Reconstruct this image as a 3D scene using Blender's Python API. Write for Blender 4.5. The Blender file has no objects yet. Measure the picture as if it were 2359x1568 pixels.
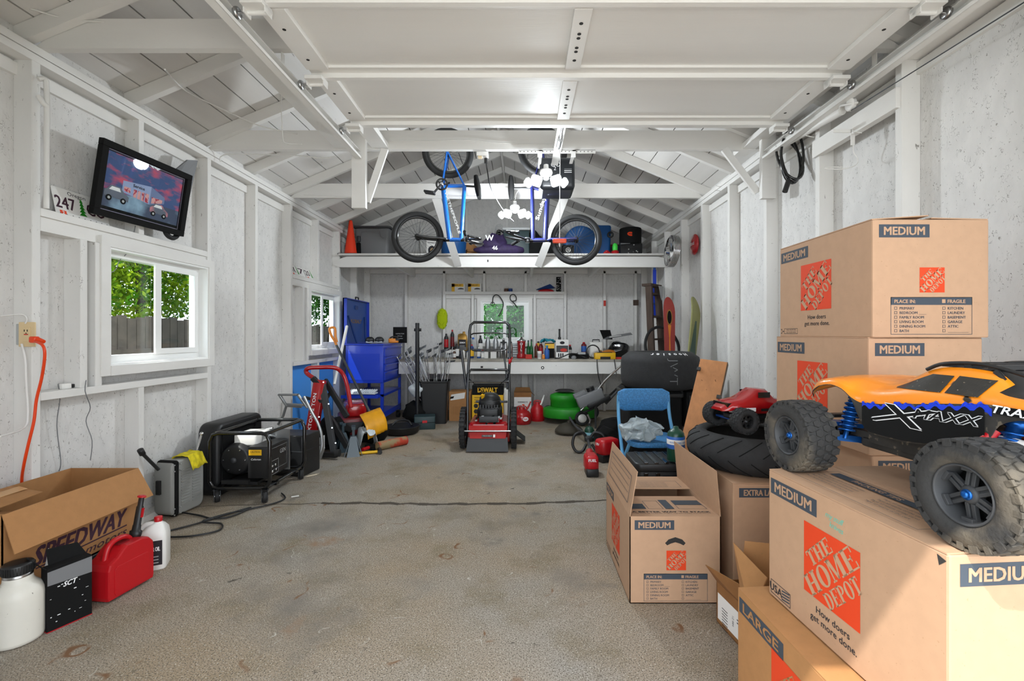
import bpy, bmesh, math, random
from mathutils import Vector, Matrix, noise
random.seed(7)
PI = math.pi
SC = bpy.context.scene
COL = SC.collection
# ---------------- camera (16 mm on full frame, level, principal point a little right and up of centre) ----------------
EYE = 1.18; FPX = 1050.0; CX = 1205.0; CY = 770.0
cam = bpy.data.cameras.new('camera'); cam.lens = FPX / 2359 * 36; cam.sensor_width = 36
cam.shift_x = -(CX - 1179.5) / 2359; cam.shift_y = (CY - 784) / 2359
cam.clip_start = 0.03
co = bpy.data.objects.new('camera', cam); COL.objects.link(co)
co.location = (0, 0, EYE); co.rotation_euler = (PI / 2, 0, 0); SC.camera = co
# ---------------- sky, sun, exposure ----------------
wd = bpy.data.worlds.new('sky'); SC.world = wd; wd.use_nodes = True
bg = wd.node_tree.nodes['Background']; bg.inputs[0].default_value = (0.86, 0.93, 1.0, 1); bg.inputs[1].default_value = 3.4
sun = bpy.data.lights.new('sun', 'SUN'); sun.energy = 4.0; sun.angle = math.radians(0.6); sun.color = (1, 0.96, 0.91)
so = bpy.data.objects.new('sun', sun); COL.objects.link(so)
so.rotation_euler = Vector((0.45, 0.53, -1.0)).to_track_quat('-Z', 'Y').to_euler()
SC.view_settings.view_transform = 'Standard'; SC.view_settings.look = 'None'; SC.view_settings.gamma = 1
SC.view_settings.use_curve_mapping = False; SC.view_settings.exposure = 0.62
# ---------------- materials ----------------
MT = {}
def lin(h):
    h = h.lstrip('#'); v = [int(h[i:i+2], 16) / 255 for i in (0, 2, 4)]
    return tuple(((c + .055) / 1.055) ** 2.4 if c > .04045 else c / 12.92 for c in v) + (1,)
def mat(name, col, rough=.5, metal=0., var=0., vs=6., bump=0., bs=40., fleck=None, stretch=(1, 1, 1), scratch=None, coat=0., emit=0., trans=0., alpha=1., spec=.5, col2=None, cthr=(.45, .6)):
    m = bpy.data.materials.new(name); m.use_nodes = True; nt = m.node_tree; N = nt.nodes; L = nt.links
    b = N['Principled BSDF']; c = lin(col); b.inputs['Base Color'].default_value = c
    b.inputs['Roughness'].default_value = rough; b.inputs['Metallic'].default_value = metal
    b.inputs['Specular IOR Level'].default_value = spec
    b.inputs['Coat Weight'].default_value = coat; b.inputs['Transmission Weight'].default_value = trans
    b.inputs['Alpha'].default_value = alpha
    if emit: b.inputs['Emission Color'].default_value = c; b.inputs['Emission Strength'].default_value = emit
    if var or bump or fleck or col2 or scratch:
        tc = N.new('ShaderNodeTexCoord'); mp = N.new('ShaderNodeMapping'); mp.inputs['Scale'].default_value = stretch
        L.new(tc.outputs['Object'], mp.inputs[0])
        def nz(s, d=4):
            n = N.new('ShaderNodeTexNoise'); n.inputs['Scale'].default_value = s; n.inputs['Detail'].default_value = d; L.new(mp.outputs[0], n.inputs[0]); return n
        src = None
        def mix(fac, a, bb):
            x = N.new('ShaderNodeMix'); x.data_type = 'RGBA'; L.new(fac, x.inputs[0])
            if isinstance(a, tuple): x.inputs[6].default_value = a
            else: L.new(a, x.inputs[6])
            if isinstance(bb, tuple): x.inputs[7].default_value = bb
            else: L.new(bb, x.inputs[7])
            return x.outputs[2]
        def ramp(s, a, bb):
            r = N.new('ShaderNodeMapRange'); r.inputs[1].default_value = a; r.inputs[2].default_value = bb; L.new(s, r.inputs[0]); return r.outputs[0]
        if var:
            k = 1 - var; src = mix(ramp(nz(vs).outputs[0], .35, .65), (c[0] * k, c[1] * k, c[2] * k, 1), tuple(min(1, x * (1 + var * .4)) for x in c[:3]) + (1,))
        else: src = c
        if col2:
            src = mix(ramp(nz(vs * .6, 5).outputs[0], *cthr), src, lin(col2))
        if fleck:
            fc, fs, th = fleck
            src = mix(ramp(nz(fs, 3).outputs[0], th, th + .03), src, lin(fc))
        if scratch:
            hc, s1, s2, th = scratch
            d_ = N.new('ShaderNodeMath'); d_.operation = 'SUBTRACT'; L.new(nz(s1, 2).outputs[0], d_.inputs[0]); d_.inputs[1].default_value = .5
            ab = N.new('ShaderNodeMath'); ab.operation = 'ABSOLUTE'; L.new(d_.outputs[0], ab.inputs[0])
            ml = N.new('ShaderNodeMath'); ml.operation = 'MULTIPLY'; L.new(ramp(ab.outputs[0], .014, .005), ml.inputs[0]); L.new(ramp(nz(s2, 3).outputs[0], th, th + .04), ml.inputs[1])
            src = mix(ml.outputs[0], src, lin(hc))
        if not isinstance(src, tuple): L.new(src, b.inputs['Base Color'])
        if bump:
            bp = N.new('ShaderNodeBump'); bp.inputs['Strength'].default_value = bump; bp.inputs['Distance'].default_value = .004
            L.new(nz(bs, 5).outputs[0], bp.inputs['Height']); L.new(bp.outputs[0], b.inputs['Normal'])
    MT[name] = m; return m
mat('white_stud', 'e4e2de', .55, var=.05, vs=5, bump=.25, bs=30, fleck=('8d8983', 50, .72), scratch=('8a857d', 60, 26, .62), stretch=(1, 1, .4))
mat('white_beam', 'e6e4e0', .55, var=.05, vs=5, bump=.25, bs=40, fleck=('9d9790', 26, .74), stretch=(.3, .6, 1))
mat('white_board', 'dad7d3', .65, var=.10, vs=4, bump=.3, bs=30, fleck=('8d8983', 40, .74), stretch=(1, .15, 1))
mat('sheathing', 'dcdad7', .6, var=.06, vs=16, bump=1., bs=42, fleck=('9a968f', 90, .69), scratch=('77736d', 75, 38, .55), stretch=(1, 1, .6))
mat('door_white', 'e9e7e3', .45, var=.02, vs=3, bump=.12, bs=60, stretch=(.15, 2.5, 1))
mat('white_metal', 'e6e4e0', .4, var=.03)
mat('vinyl_white', 'f2f2f0', .35)
mat('dark_gap', '2a2826', .9)
def concrete():
    m = bpy.data.materials.new('concrete'); m.use_nodes = True; nt = m.node_tree; N = nt.nodes; L = nt.links
    b = N['Principled BSDF']; tc = N.new('ShaderNodeTexCoord')
    def nz(s, d=6, r=.6):
        n = N.new('ShaderNodeTexNoise'); n.inputs['Scale'].default_value = s; n.inputs['Detail'].default_value = d; n.inputs['Roughness'].default_value = r; L.new(tc.outputs['Object'], n.inputs[0]); return n.outputs[0]
    def rmp(s, a, bb):
        r = N.new('ShaderNodeMapRange'); r.inputs[1].default_value = a; r.inputs[2].default_value = bb; L.new(s, r.inputs[0]); return r.outputs[0]
    def mix(f, a, bb, t='MIX'):
        x = N.new('ShaderNodeMix'); x.data_type = 'RGBA'; x.blend_type = t
        for i, v in ((0, f), (6, a), (7, bb)):
            if isinstance(v, (tuple, float)): x.inputs[i].default_value = v
            else: L.new(v, x.inputs[i])
        return x.outputs[2]
    c = mix(rmp(nz(.9, 3), .35, .65), lin('9f8d76'), lin('9d978e'))
    c = mix(rmp(nz(3.3, 5), .5, .75), c, lin('84775f'))
    c = mix(rmp(nz(200, 2, .5), .52, .62), c, lin('5f574c'))
    c = mix(rmp(nz(170, 2, .5), .60, .70), c, lin('cbc4b8'))
    c = mix(rmp(nz(2.6, 7, .65), .62, .74), c, lin('6e6860'))
    c = mix(rmp(nz(1.3, 5, .6), .53, .70), c, lin('79736b'))
    c = mix(rmp(nz(9, 4), .68, .74), c, lin('4d4740'))
    c = mix(rmp(nz(1.4, 7, .7), .60, .68), c, lin('8f7660'))
    def ma(op, a, bb):
        x = N.new('ShaderNodeMath'); x.operation = op
        for i, v in ((0, a), (1, bb)):
            if isinstance(v, float): x.inputs[i].default_value = v
            else: L.new(v, x.inputs[i])
        return x.outputs[0]
    c = mix(ma('MULTIPLY', rmp(ma('ABSOLUTE', ma('SUBTRACT', nz(5, 2), .5), .5), .006, .002), rmp(nz(7, 3), .60, .68)), c, lin('bdb6aa'))
    c = mix(ma('MULTIPLY', rmp(ma('ABSOLUTE', ma('SUBTRACT', nz(2.2, 2), .5), .5), .008, .003), rmp(nz(4, 3), .58, .64)), c, lin('7a5a40'))
    L.new(c, b.inputs['Base Color']); b.inputs['Roughness'].default_value = .85; b.inputs['Specular IOR Level'].default_value = .25
    bp = N.new('ShaderNodeBump'); bp.inputs['Strength'].default_value = .5; bp.inputs['Distance'].default_value = .002
    L.new(nz(240, 2, .5), bp.inputs['Height']); L.new(bp.outputs[0], b.inputs['Normal']); MT['concrete'] = m
concrete()
mat('crack_dark', '4a4238', .95)
for n_, c_, r_, k_ in [
    ('black_plastic', '1b1b1c', .45, {}), ('black_matte', '131313', .85, dict(spec=.2)), ('dark_grey', '3a3b3d', .55, {}), ('mid_grey', '77787a', .5, {}),
    ('light_grey', 'aeb0b0', .5, {}), ('grey_case', '8f8f8b', .5, dict(var=.06)), ('steel', 'b8b8b8', .28, dict(metal=1)), ('dark_steel', '55575a', .4, dict(metal=1)),
    ('chrome', 'd8d8d8', .12, dict(metal=1)), ('alu', 'a5a7a8', .38, dict(metal=.9)), ('red_plastic', 'b5121b', .38, {}), ('red_gloss', 'a80f16', .22, dict(coat=.5)),
    ('dark_red', '6d1216', .4, {}), ('orange_plastic', 'e8430f', .4, {}), ('orange_tool', 'd9832a', .4, {}), ('yellow', 'e7b21a', .45, {}), ('yellow_tool', 'e6b312', .45, {}),
    ('yellow_shovel', 'e09c12', .4, dict(var=.15, vs=9)), ('yellow_rag', 'e0cd1c', .9, dict(var=.25, vs=30, bump=.8, bs=60)), ('blue_metal', '1438b4', .38, dict(coat=.3)), ('blue_dark', '143878', .5, {}),
    ('blue_wall_sunlit', '4a9df2', .5, {}), ('blue_bike', '1266c4', .25, dict(coat=.5)), ('navy_bike', '1b2158', .3, dict(coat=.4)), ('blue_bin', '15508c', .5, {}),
    ('blue_fabric', '3c7fb4', .8, {}), ('blue_frame', '5e9fcb', .4, {}), ('rubber', '262627', .82, dict(var=.2, vs=25, bump=.4, bs=90)), ('rubber_dusty', '2f2e2d', .9, dict(col2='655c4e', vs=16, cthr=(.48, .72), bump=.6, bs=120)),
    ('rubber_dark', '1d1d1e', .7, {}), ('green_mower', '1e8a1c', .45, dict(var=.2, vs=8)), ('green_dark', '10402e', .35, {}), ('green_bright', '3fd044', .4, {}), ('lime', 'b7c90f', .95, {}),
    ('white_plastic', 'e9e7e2', .4, {}), ('white_worn', 'dfdbd0', .45, dict(var=.05, fleck=('8a8478', 60, .72))), ('cream', 'e0c79a', .45, {}), ('paper', 'e8e6e2', .8, {}),
    ('kraft', 'a9794a', .8, dict(var=.05, vs=30, fleck=('9d7547', 160, .66))), ('kraft_dark', '8d6035', .85, dict(var=.08, vs=20)),
    ('carton', 'b59173', .78, dict(var=.04, vs=30, fleck=('a58060', 190, .70))), ('carton_inner', 'a87a4e', .85, dict(var=.06)), ('ink_slate', '3a424c', .75, {}),
    ('ink_orange', 'd53d0c', .75, {}), ('ink_black', '27252a', .8, {}), ('ink_plum', '3d2030', .8, {}), ('ink_white', 'efefef', .7, {}), ('ink_teal', '66b9a6', .8, {}), ('ink_red', 'c23326', .7, {}),
    ('tape', 'c89a66', .25, {}), ('wood_dark', '4a3a30', .75, dict(var=.25, vs=12, stretch=(3, 3, .5))), ('plywood', 'c08455', .75, dict(var=.15, vs=12, fleck=('5a3519', 26, .69), stretch=(2, 2, .7))), ('wood_edge', '6c5844', .85, dict(var=.3, vs=20)),
    ('bench_wood', 'a49d90', .7, dict(var=.2, vs=8)), ('bag_clear', 'c9d3d6', .18, dict(trans=.55, bump=1, bs=30)), ('clear_plastic', 'dfe6e8', .1, dict(trans=.7)), ('purple', '35244f', .7, dict(var=.3, vs=20)),
    ('teal_cloth', '2391a6', .9, {}), ('orange_body', 'f58d12', .3, dict(coat=.6, fleck=('1d1610', 13, .68))), ('blue_body', '1c3fd0', .35, {}), ('blue_alu', '1f5fae', .3, dict(metal=.7)), ('mud', '3b3834', .85, dict(var=.3, vs=20, fleck=('6a6052', 40, .6))),
    ('window_smoke', '2b2a28', .2, dict(fleck=('7b6f5f', 120, .68))), ('coral', 'f0583a', .5, {}), ('cone_orange', 'f03a12', .5, {}), ('gold', 'a8803a', .35, dict(metal=.6)), ('lamp_glow', 'e8f8ff', .3, dict(emit=30.)), 
    ('dark_teal', '26393b', .5, {}), ('black_gloss', '131314', .18, dict(coat=.5)), ('slate_paint', '32434c', .4, dict(coat=.2)), ('opener_black', '191d22', .4, dict(coat=.2)), ('brown_jar', '5a3a28', .4, {}),
    ('dark_olive', '3b362b', .7, {}), ('lid_blue', '0d4796', .4, {}), ('club_steel', 'c4c4c4', .25, dict(metal=.9)), ('light_blue', '8fc4d6', .5, {}), ('chair_pad', '3c7fb6', .6, dict(col2='35709f', vs=150, cthr=(.45, .52), bump=.8, bs=110)),
    ('green_glass', '17602f', .15, {}), ('blue_label', '2a5fae', .5, {}), ('red_board', '9c3a33', .5, {}), ('olive_board', '86854e', .5, {}), ('tan', 'b09068', .7, {}), ('fence', '4a4038', .9, dict(var=.3, vs=5)), ('bark', '3c3128', .9, {}),
    ('grass_dark', '3f5a26', .9, dict(var=.3, vs=3)), ('asphalt', 'b4afa6', .9, dict(var=.1, vs=3)), ('log_wrap', '8f7d5a', .8, dict(col2='b03a22', vs=16)), ('white_cloth', 'c9cfd2', .85, dict(bump=.6, bs=25)), ('fur_grey', '6d6d6d', .9, {})]:
    mat(n_, c_, r_, **k_)
def leafmat(name, h1, h2, tr=.5):
    m = bpy.data.materials.new(name); m.use_nodes = True; N = m.node_tree.nodes; L = m.node_tree.links; N.remove(N['Principled BSDF'])
    oi = N.new('ShaderNodeTexCoord'); nz = N.new('ShaderNodeTexNoise'); nz.inputs['Scale'].default_value = 2.2; L.new(oi.outputs['Object'], nz.inputs[0])
    rp = N.new('ShaderNodeMapRange'); rp.inputs[1].default_value = .4; rp.inputs[2].default_value = .6; L.new(nz.outputs[0], rp.inputs[0])
    mx = N.new('ShaderNodeMix'); mx.data_type = 'RGBA'; L.new(rp.outputs[0], mx.inputs[0]); mx.inputs[6].default_value = lin(h1); mx.inputs[7].default_value = lin(h2)
    d = N.new('ShaderNodeBsdfDiffuse'); t = N.new('ShaderNodeBsdfTranslucent'); ms = N.new('ShaderNodeMixShader'); ms.inputs[0].default_value = tr
    L.new(mx.outputs[2], d.inputs[0]); L.new(mx.outputs[2], t.inputs[0]); L.new(d.outputs[0], ms.inputs[1]); L.new(t.outputs[0], ms.inputs[2]); L.new(ms.outputs[0], N['Material Output'].inputs[0]); MT[name] = m
leafmat('leaf_bright', '3c6a16', '7d9220'); leafmat('leaf_dark', '1c3d18', '3a6a24', .35); leafmat('leaf_shrub', '1d5a2a', '4f9440')
def glassmat():
    m = bpy.data.materials.new('pane_glass'); m.use_nodes = True; N = m.node_tree.nodes; L = m.node_tree.links; N.remove(N['Principled BSDF'])
    t = N.new('ShaderNodeBsdfTransparent'); t.inputs[0].default_value = (.93, .95, .95, 1); g = N.new('ShaderNodeBsdfGlossy'); g.inputs['Roughness'].default_value = .02
    ms = N.new('ShaderNodeMixShader'); ms.inputs[0].default_value = .018
    L.new(t.outputs[0], ms.inputs[1]); L.new(g.outputs[0], ms.inputs[2]); L.new(ms.outputs[0], N['Material Output'].inputs[0]); MT['pane_glass'] = m
    m = m.copy(); m.name = 'screen_mesh'; MT['screen_mesh'] = m
    for n in m.node_tree.nodes:
        if n.type == 'BSDF_TRANSPARENT': n.inputs[0].default_value = (.75, .77, .78, 1)
        if n.type == 'MIX_SHADER': n.inputs[0].default_value = 0.
glassmat()
# ---------------- geometry helpers ----------------
def W(px, py, Y):
    return Vector(((px - CX) * Y / FPX, Y, EYE - (py - CY) * Y / FPX))
def T(x=0, y=0, z=0): return Matrix.Translation((x, y, z))
def R(ax, deg): return Matrix.Rotation(math.radians(deg), 4, ax)
def basis(o, u, v, w=None):
    u = Vector(u).normalized(); v = Vector(v); v = (v - u * v.dot(u)).normalized(); w = u.cross(v)
    return Matrix(((u.x, v.x, w.x, o[0]), (u.y, v.y, w.y, o[1]), (u.z, v.z, w.z, o[2]), (0, 0, 0, 1)))
def frame(p0, p1, up=(0, 0, 1)):
    z = (Vector(p1) - Vector(p0)).normalized(); up = Vector(up)
    if abs(z.dot(up)) > .98: up = Vector((0, 1, 0))
    x = up.cross(z).normalized(); y = z.cross(x)
    return Matrix(((x.x, y.x, z.x, p0[0]), (x.y, y.y, z.y, p0[1]), (x.z, y.z, z.z, p0[2]), (0, 0, 0, 1)))
def smooth(pts, n=6, closed=False):
    P = [Vector(p) for p in pts]; out = []; k = len(P)
    for i in range(k if closed else k - 1):
        if closed: a, b, c, d = P[i - 1], P[i], P[(i + 1) % k], P[(i + 2) % k]
        else: a, b, c, d = P[max(i - 1, 0)], P[i], P[i + 1], P[min(i + 2, k - 1)]
        for j in range(n):
            t = j / n
            out.append(.5 * ((2 * b) + (c - a) * t + (2 * a - 5 * b + 4 * c - d) * t * t + (3 * b - a - 3 * c + d) * t ** 3))
    if not closed: out.append(P[-1])
    return out
def rrect(w, h, r, n=4):
    r = min(r, w / 2 - 1e-5, h / 2 - 1e-5); out = []
    for cx, cy, a0 in ((w / 2 - r, h / 2 - r, 0), (-w / 2 + r, h / 2 - r, 90), (-w / 2 + r, -h / 2 + r, 180), (w / 2 - r, -h / 2 + r, 270)):
        for i in range(n + 1):
            a = math.radians(a0 + 90 * i / n); out.append((cx + r * math.cos(a), cy + r * math.sin(a)))
    return out
def circ(r, n=20, a0=0): return [(r * math.cos(a0 + 2 * PI * i / n), r * math.sin(a0 + 2 * PI * i / n)) for i in range(n)]
_TX = {}
def textmesh(s, bold=0., shear=0., sp=1.):
    k = (s, bold, shear, sp)
    if k not in _TX:
        cu = bpy.data.curves.new('lettering', 'FONT'); cu.body = s; cu.size = 1; cu.resolution_u = 2; cu.offset = bold; cu.shear = shear; cu.space_character = sp
        o = bpy.data.objects.new('lettering', cu); COL.objects.link(o)
        dg = bpy.context.evaluated_depsgraph_get(); me = o.evaluated_get(dg).to_mesh()
        vs = [v.co.copy() for v in me.vertices]; fs = [tuple(p.vertices) for p in me.polygons]
        o.evaluated_get(dg).to_mesh_clear(); bpy.data.objects.remove(o); bpy.data.curves.remove(cu)
        xs = [v.x for v in vs] or [0, 1]; ys = [v.y for v in vs] or [0, 1]
        _TX[k] = (vs, fs, min(xs), max(xs), min(ys), max(ys))
    return _TX[k]
class MB:
    def __init__(s, M=None): s.v = []; s.f = []; s.m = []; s.sm = []; s.ml = []; s.M = M or Matrix.Identity(4)
    def mi(s, n):
        if n not in s.ml: s.ml.append(n)
        return s.ml.index(n)
    def add(s, vs, fs, m, smooth=False, M=None):
        Mx = s.M @ M if M is not None else s.M; o = len(s.v); s.v += [Mx @ Vector(v) for v in vs]; k = s.mi(m)
        for f in fs: s.f.append(tuple(o + i for i in f)); s.m.append(k); s.sm.append(smooth)
        return s
    def box(s, c, d, m, M=None, b=0.):
        x, y, z = d[0] / 2, d[1] / 2, d[2] / 2
        Mx = (M or Matrix.Identity(4)) @ T(*c)
        if b <= 0:
            vs = [(i * x, j * y, k * z) for k in (-1, 1) for j in (-1, 1) for i in (-1, 1)]
            return s.add(vs, [(0, 2, 3, 1), (4, 5, 7, 6), (0, 1, 5, 4), (2, 6, 7, 3), (0, 4, 6, 2), (1, 3, 7, 5)], m, False, Mx)
        return s.rbox((0, 0, 0), d, b, m, Mx, b * .7, n=2)
    def b2(s, lo, hi, m, M=None, b=0.):
        return s.box([(lo[i] + hi[i]) / 2 for i in range(3)], [abs(hi[i] - lo[i]) for i in range(3)], m, M, b)
    def loft(s, rings, m, smooth=True, cap=True, closed=True, M=None):
        n = len(rings[0]); vs = [p for r in rings for p in r]; fs = []
        for i in range(len(rings) - 1):
            for j in range(n if closed else n - 1):
                a = i * n + j; b = i * n + (j + 1) % n; fs.append((a, b, b + n, a + n))
        s.add(vs, fs, m, smooth, M)
        if cap: s.add(rings[0], [tuple(range(n))], m, False, M); s.add(rings[-1], [tuple(reversed(range(n)))], m, False, M)
        return s
    def prism(s, poly, z0, z1, m, M=None, sm=False):
        return s.loft([[(p[0], p[1], z0) for p in poly], [(p[0], p[1], z1) for p in poly]], m, sm, True, True, M)
    def rbox(s, c, d, r, m, M=None, ch=None, n=4, taper=1.):
        """rounded rectangle in x/y with radius r, chamfered at both z ends"""
        ch = min(r, d[2] / 3) * .6 if ch is None else ch; Mx = (M or Matrix.Identity(4)) @ T(*c); h = d[2] / 2; rs = []
        for ins, z, t in ((ch, -h, taper), (ch * .3, -h + ch * .3, taper), (0, -h + ch, taper), (0, h - ch, 1), (ch * .3, h - ch * .3, 1), (ch, h, 1)):
            rs.append([(x, y, z) for x, y in rrect(d[0] * t - 2 * ins, d[1] * t - 2 * ins, max(r - ins, .0005), n)])
        return s.loft(rs, m, r > .004, True, True, Mx)
    def cyl(s, p0, p1, r0, m, r1=None, n=16, cap=True, sm=True):
        r1 = r0 if r1 is None else r1; F = frame(p0, p1); L = (Vector(p1) - Vector(p0)).length
        return s.loft([[(x, y, 0) for x, y in circ(r0, n)], [(x, y, L) for x, y in circ(r1, n)]], m, sm, cap, True, F)
    def tube(s, pts, r, m, n=8, closed=False, sm=0, flat=None):
        P = smooth(pts, sm, closed) if sm else [Vector(p) for p in pts]; k = len(P); rings = []; up = None
        for i in range(k):
            t = (P[(i + 1) % k] - P[i - 1]) if closed else (P[min(i + 1, k - 1)] - P[max(i - 1, 0)])
            if t.length < 1e-9: t = Vector((0, 0, 1))
            t.normalize()
            if up is None: up = Vector((0, 0, 1)) if abs(t.z) < .9 else Vector((1, 0, 0))
            x = up.cross(t)
            if x.length < 1e-6: x = Vector((1, 0, 0)).cross(t)
            x.normalize(); y = t.cross(x).normalized(); up = y
            rr = r[i * len(r) // k] if isinstance(r, (list, tuple)) else r
            ring = []
            for j in range(n):
                a = 2 * PI * j / n; ring.append(P[i] + x * rr * math.cos(a) + y * rr * math.sin(a) * (flat or 1))
            rings.append(ring)
        if closed: rings.append(rings[0]); return s.loft(rings, m, True, False)
        return s.loft(rings, m, True, True)
    def lathe(s, prof, m, M=None, n=24, cap=True, ang=2 * PI):
        rings = [[(r * math.cos(2 * PI * j / n), r * math.sin(2 * PI * j / n), z) for j in range(n)] for r, z in prof]
        return s.loft(rings, m, True, cap, True, M)
    def ring(s, prof, m, M=None, n=32):
        """closed cross-section (r,z) revolved into a ring"""
        k = len(prof); vs = []; fs = []
        for j in range(n):
            a = 2 * PI * j / n; vs += [(r * math.cos(a), r * math.sin(a), z) for r, z in prof]
        for j in range(n):
            for i in range(k): fs.append((j * k + i, j * k + (i + 1) % k, ((j + 1) % n) * k + (i + 1) % k, ((j + 1) % n) * k + i))
        return s.add(vs, fs, m, True, M)
    def ball(s, c, r, m, M=None, n=12, k=8):
        if not isinstance(r, (tuple, list)): r = (r, r, r)
        rings = []
        for i in range(1, k):
            a = PI * i / k; rings.append([(c[0] + r[0] * math.sin(a) * math.cos(2 * PI * j / n), c[1] + r[1] * math.sin(a) * math.sin(2 * PI * j / n), c[2] - r[2] * math.cos(a)) for j in range(n)])
        return s.loft(rings, m, True, True, True, M)
    def quad(s, a, b, c, d, m, M=None): return s.add([a, b, c, d], [(0, 1, 2, 3)], m, False, M)
    def sheet(s, a, b, c, d, t, m, M=None):
        """flat board of thickness t over the quad a,b,c,d"""
        a, b, c, d = map(Vector, (a, b, c, d)); n = (b - a).cross(d - a).normalized() * t
        return s.add([a, b, c, d, a + n, b + n, c + n, d + n], [(0, 3, 2, 1), (4, 5, 6, 7), (0, 1, 5, 4), (1, 2, 6, 5), (2, 3, 7, 6), (3, 0, 4, 7)], m, False, M)
    def text(s, st, h, m, M, bold=0., shear=0., al='C', sp=1., wd=None, sx=1.):
        """lettering in the x/y plane of M, cap height h, optionally fitted to width wd"""
        vs, fs, x0, x1, y0, y1 = textmesh(st, min(bold, 0.), shear, sp)
        k = h / .7; kx = k * sx
        if wd: kx = wd / max(x1 - x0, 1e-6)
        ox = {'C': (x0 + x1) / 2, 'L': x0, 'R': x1}[al]
        for i, (dx, dy) in enumerate(((-1, -.6), (1, -.6), (-1, .6), (1, .6), (0, 0)) if bold > 0 else ((0, 0),)):
            s.add([((v.x - ox) * kx + dx * bold * k, v.y * k + dy * bold * k, i * .00009) for v in vs], fs, m, False, M)
        return s
    def build(s, name, parent=None, world=False, rec=True):
        me = bpy.data.meshes.new(name)
        off = parent_world(parent) if (world and parent) else None
        vs = [off @ v for v in s.v] if off is not None else s.v
        me.from_pydata([tuple(v) for v in vs], [], s.f); 
        for n in s.ml: me.materials.append(MT[n])
        me.polygons.foreach_set('material_index', s.m); me.polygons.foreach_set('use_smooth', s.sm); me.update()
        if rec:
            bm = bmesh.new(); bm.from_mesh(me); bmesh.ops.recalc_face_normals(bm, faces=bm.faces); bm.to_mesh(me); bm.free()
        o = bpy.data.objects.new(name, me); COL.objects.link(o)
        if parent: o.parent = parent
        return o
def parent_world(p):
    M = Matrix.Identity(4)
    while p: M = p_basis(p) @ M; p = p.parent
    return M.inverted()
def p_basis(p): return Matrix.LocRotScale(p.location, p.rotation_euler, p.scale)
def thing(name, label, cat, loc=(0, 0, 0), rz=0, group=None, rot=None):
    o = bpy.data.objects.new(name, None); COL.objects.link(o); o.location = loc; o.rotation_euler = rot or (0, 0, math.radians(rz)); o.empty_display_size = .05
    return tag(o, label, cat, group)
def tag(o, label, cat, group=None):
    o['label'] = label; o['category'] = cat
    if group: o['group'] = group
    return o
def struct(o, label=None):
    o['kind'] = 'structure'
    if label: o['label'] = label
    return o
def solo(mb, name, label, cat, loc=(0, 0, 0), rz=0, group=None, rot=None):
    o = mb.build(name); o.location = loc; o.rotation_euler = rot or (0, 0, math.radians(rz)); return tag(o, label, cat, group)
def dup(root, loc, rz=None, label=None, group=None, scale=None):
    r = root.copy(); COL.objects.link(r); r.location = loc
    if rz is not None: r.rotation_euler = (0, 0, math.radians(rz))
    if label: r['label'] = label
    if group: r['group'] = group
    if scale: r.scale = scale
    for ch in list(root.children):
        c = ch.copy(); COL.objects.link(c); c.parent = r
        for g in ch.children:
            d = g.copy(); COL.objects.link(d); d.parent = c
    return r
# ================= the setting =================
XL, XR, YB, ZP = -2.45, 1.91, 7.13, 2.50     # sheathing planes, back wall, underside of the top plate
XLs, XRs = -2.36, 1.82                        # stud faces
YF = 0.18                                     # inner face of the front wall with the door opening
GRID = [0.36 + .61 * i for i in range(12)]    # studs and rafters on 24 inch centres
PITCH = 5 / 12.; XM = (XL + XR) / 2; ZR0 = 2.58; ZRG = ZR0 + PITCH * (XM - XL)
m = MB(); m.b2((XL - .1, .05, -.12), (XR + .1, YB + .1, 0), 'concrete')
crk = []
for i in range(61):
    t = i / 60; x = -2.3 + 4.1 * t; y = 3.12 + .17 * t + .03 * math.sin(t * 9) + random.uniform(-.012, .012); crk.append((x, y))
for i in range(60):
    w0 = (.017 + .006 * math.sin(i * 1.7)) if 12 < i < 40 else .009 if i > 12 else .004
    m.quad((crk[i][0], crk[i][1] - w0, .0012), (crk[i + 1][0], crk[i + 1][1] - w0, .0012), (crk[i + 1][0], crk[i + 1][1] + w0, .0012), (crk[i][0], crk[i][1] + w0, .0012), 'crack_dark')
struct(m.build('floor', rec=False), 'worn stained concrete slab with a long crack')
m = MB(); m.b2((-4.5, -9, -.14), (4.5, .05, -.01), 'asphalt'); struct(m.build('driveway'))
m = MB(); m.b2((-16, -9, -.16), (XL - .1, 17, -.03), 'grass_dark'); m.b2((XL - .1, YB + .1, -.16), (14, 17, -.03), 'grass_dark'); m.b2((XR + .1, -9, -.16), (14, YB + .1, -.05), 'grass_dark')
struct(m.build('ground_outside'))
# windows: (y0,y1,z0,z1) of the openings in the left wall
WN = [(2.60, 3.42, 1.0, 1.68), (5.07, 5.86, 1.0, 1.68)]
def wall_x(name, x, s, wins, z1=2.664):
    m = MB(); ys = [YF - .1] + [v for w in wins for v in w[:2]] + [YB + .1]
    for i in range(0, len(ys), 2):
        m.b2((x, ys[i], 0), (x + s * .03, ys[i + 1], z1), 'sheathing')
    for a, b, c, d in wins:
        m.b2((x, a, 0), (x + s * .03, b, c), 'sheathing'); m.b2((x, a, d), (x + s * .03, b, z1), 'sheathing')
    return struct(m.build(name))
wl = wall_x('wall_left', XL, -1, WN); wr = wall_x('wall_right', XR, 1, [])
def stud(par, lo, hi, name='stud', mt='white_stud'):
    MB().b2(lo, hi, mt, b=.003).build(name, par)
for y in GRID:
    if y > 7.05: continue
    if any(a - .1 < y < b - .02 for a, b, c, d in WN):
        stud(wl, (XL, y, 1.80), (XLs, y + .04, ZP)); stud(wl, (XL, y, 0), (XLs, y + .04, .855))
    else: stud(wl, (XL, y, 0), (XLs, y + .04, ZP))
    stud(wr, (XR, y, 0), (XRs, y + .04, ZP))
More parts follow.
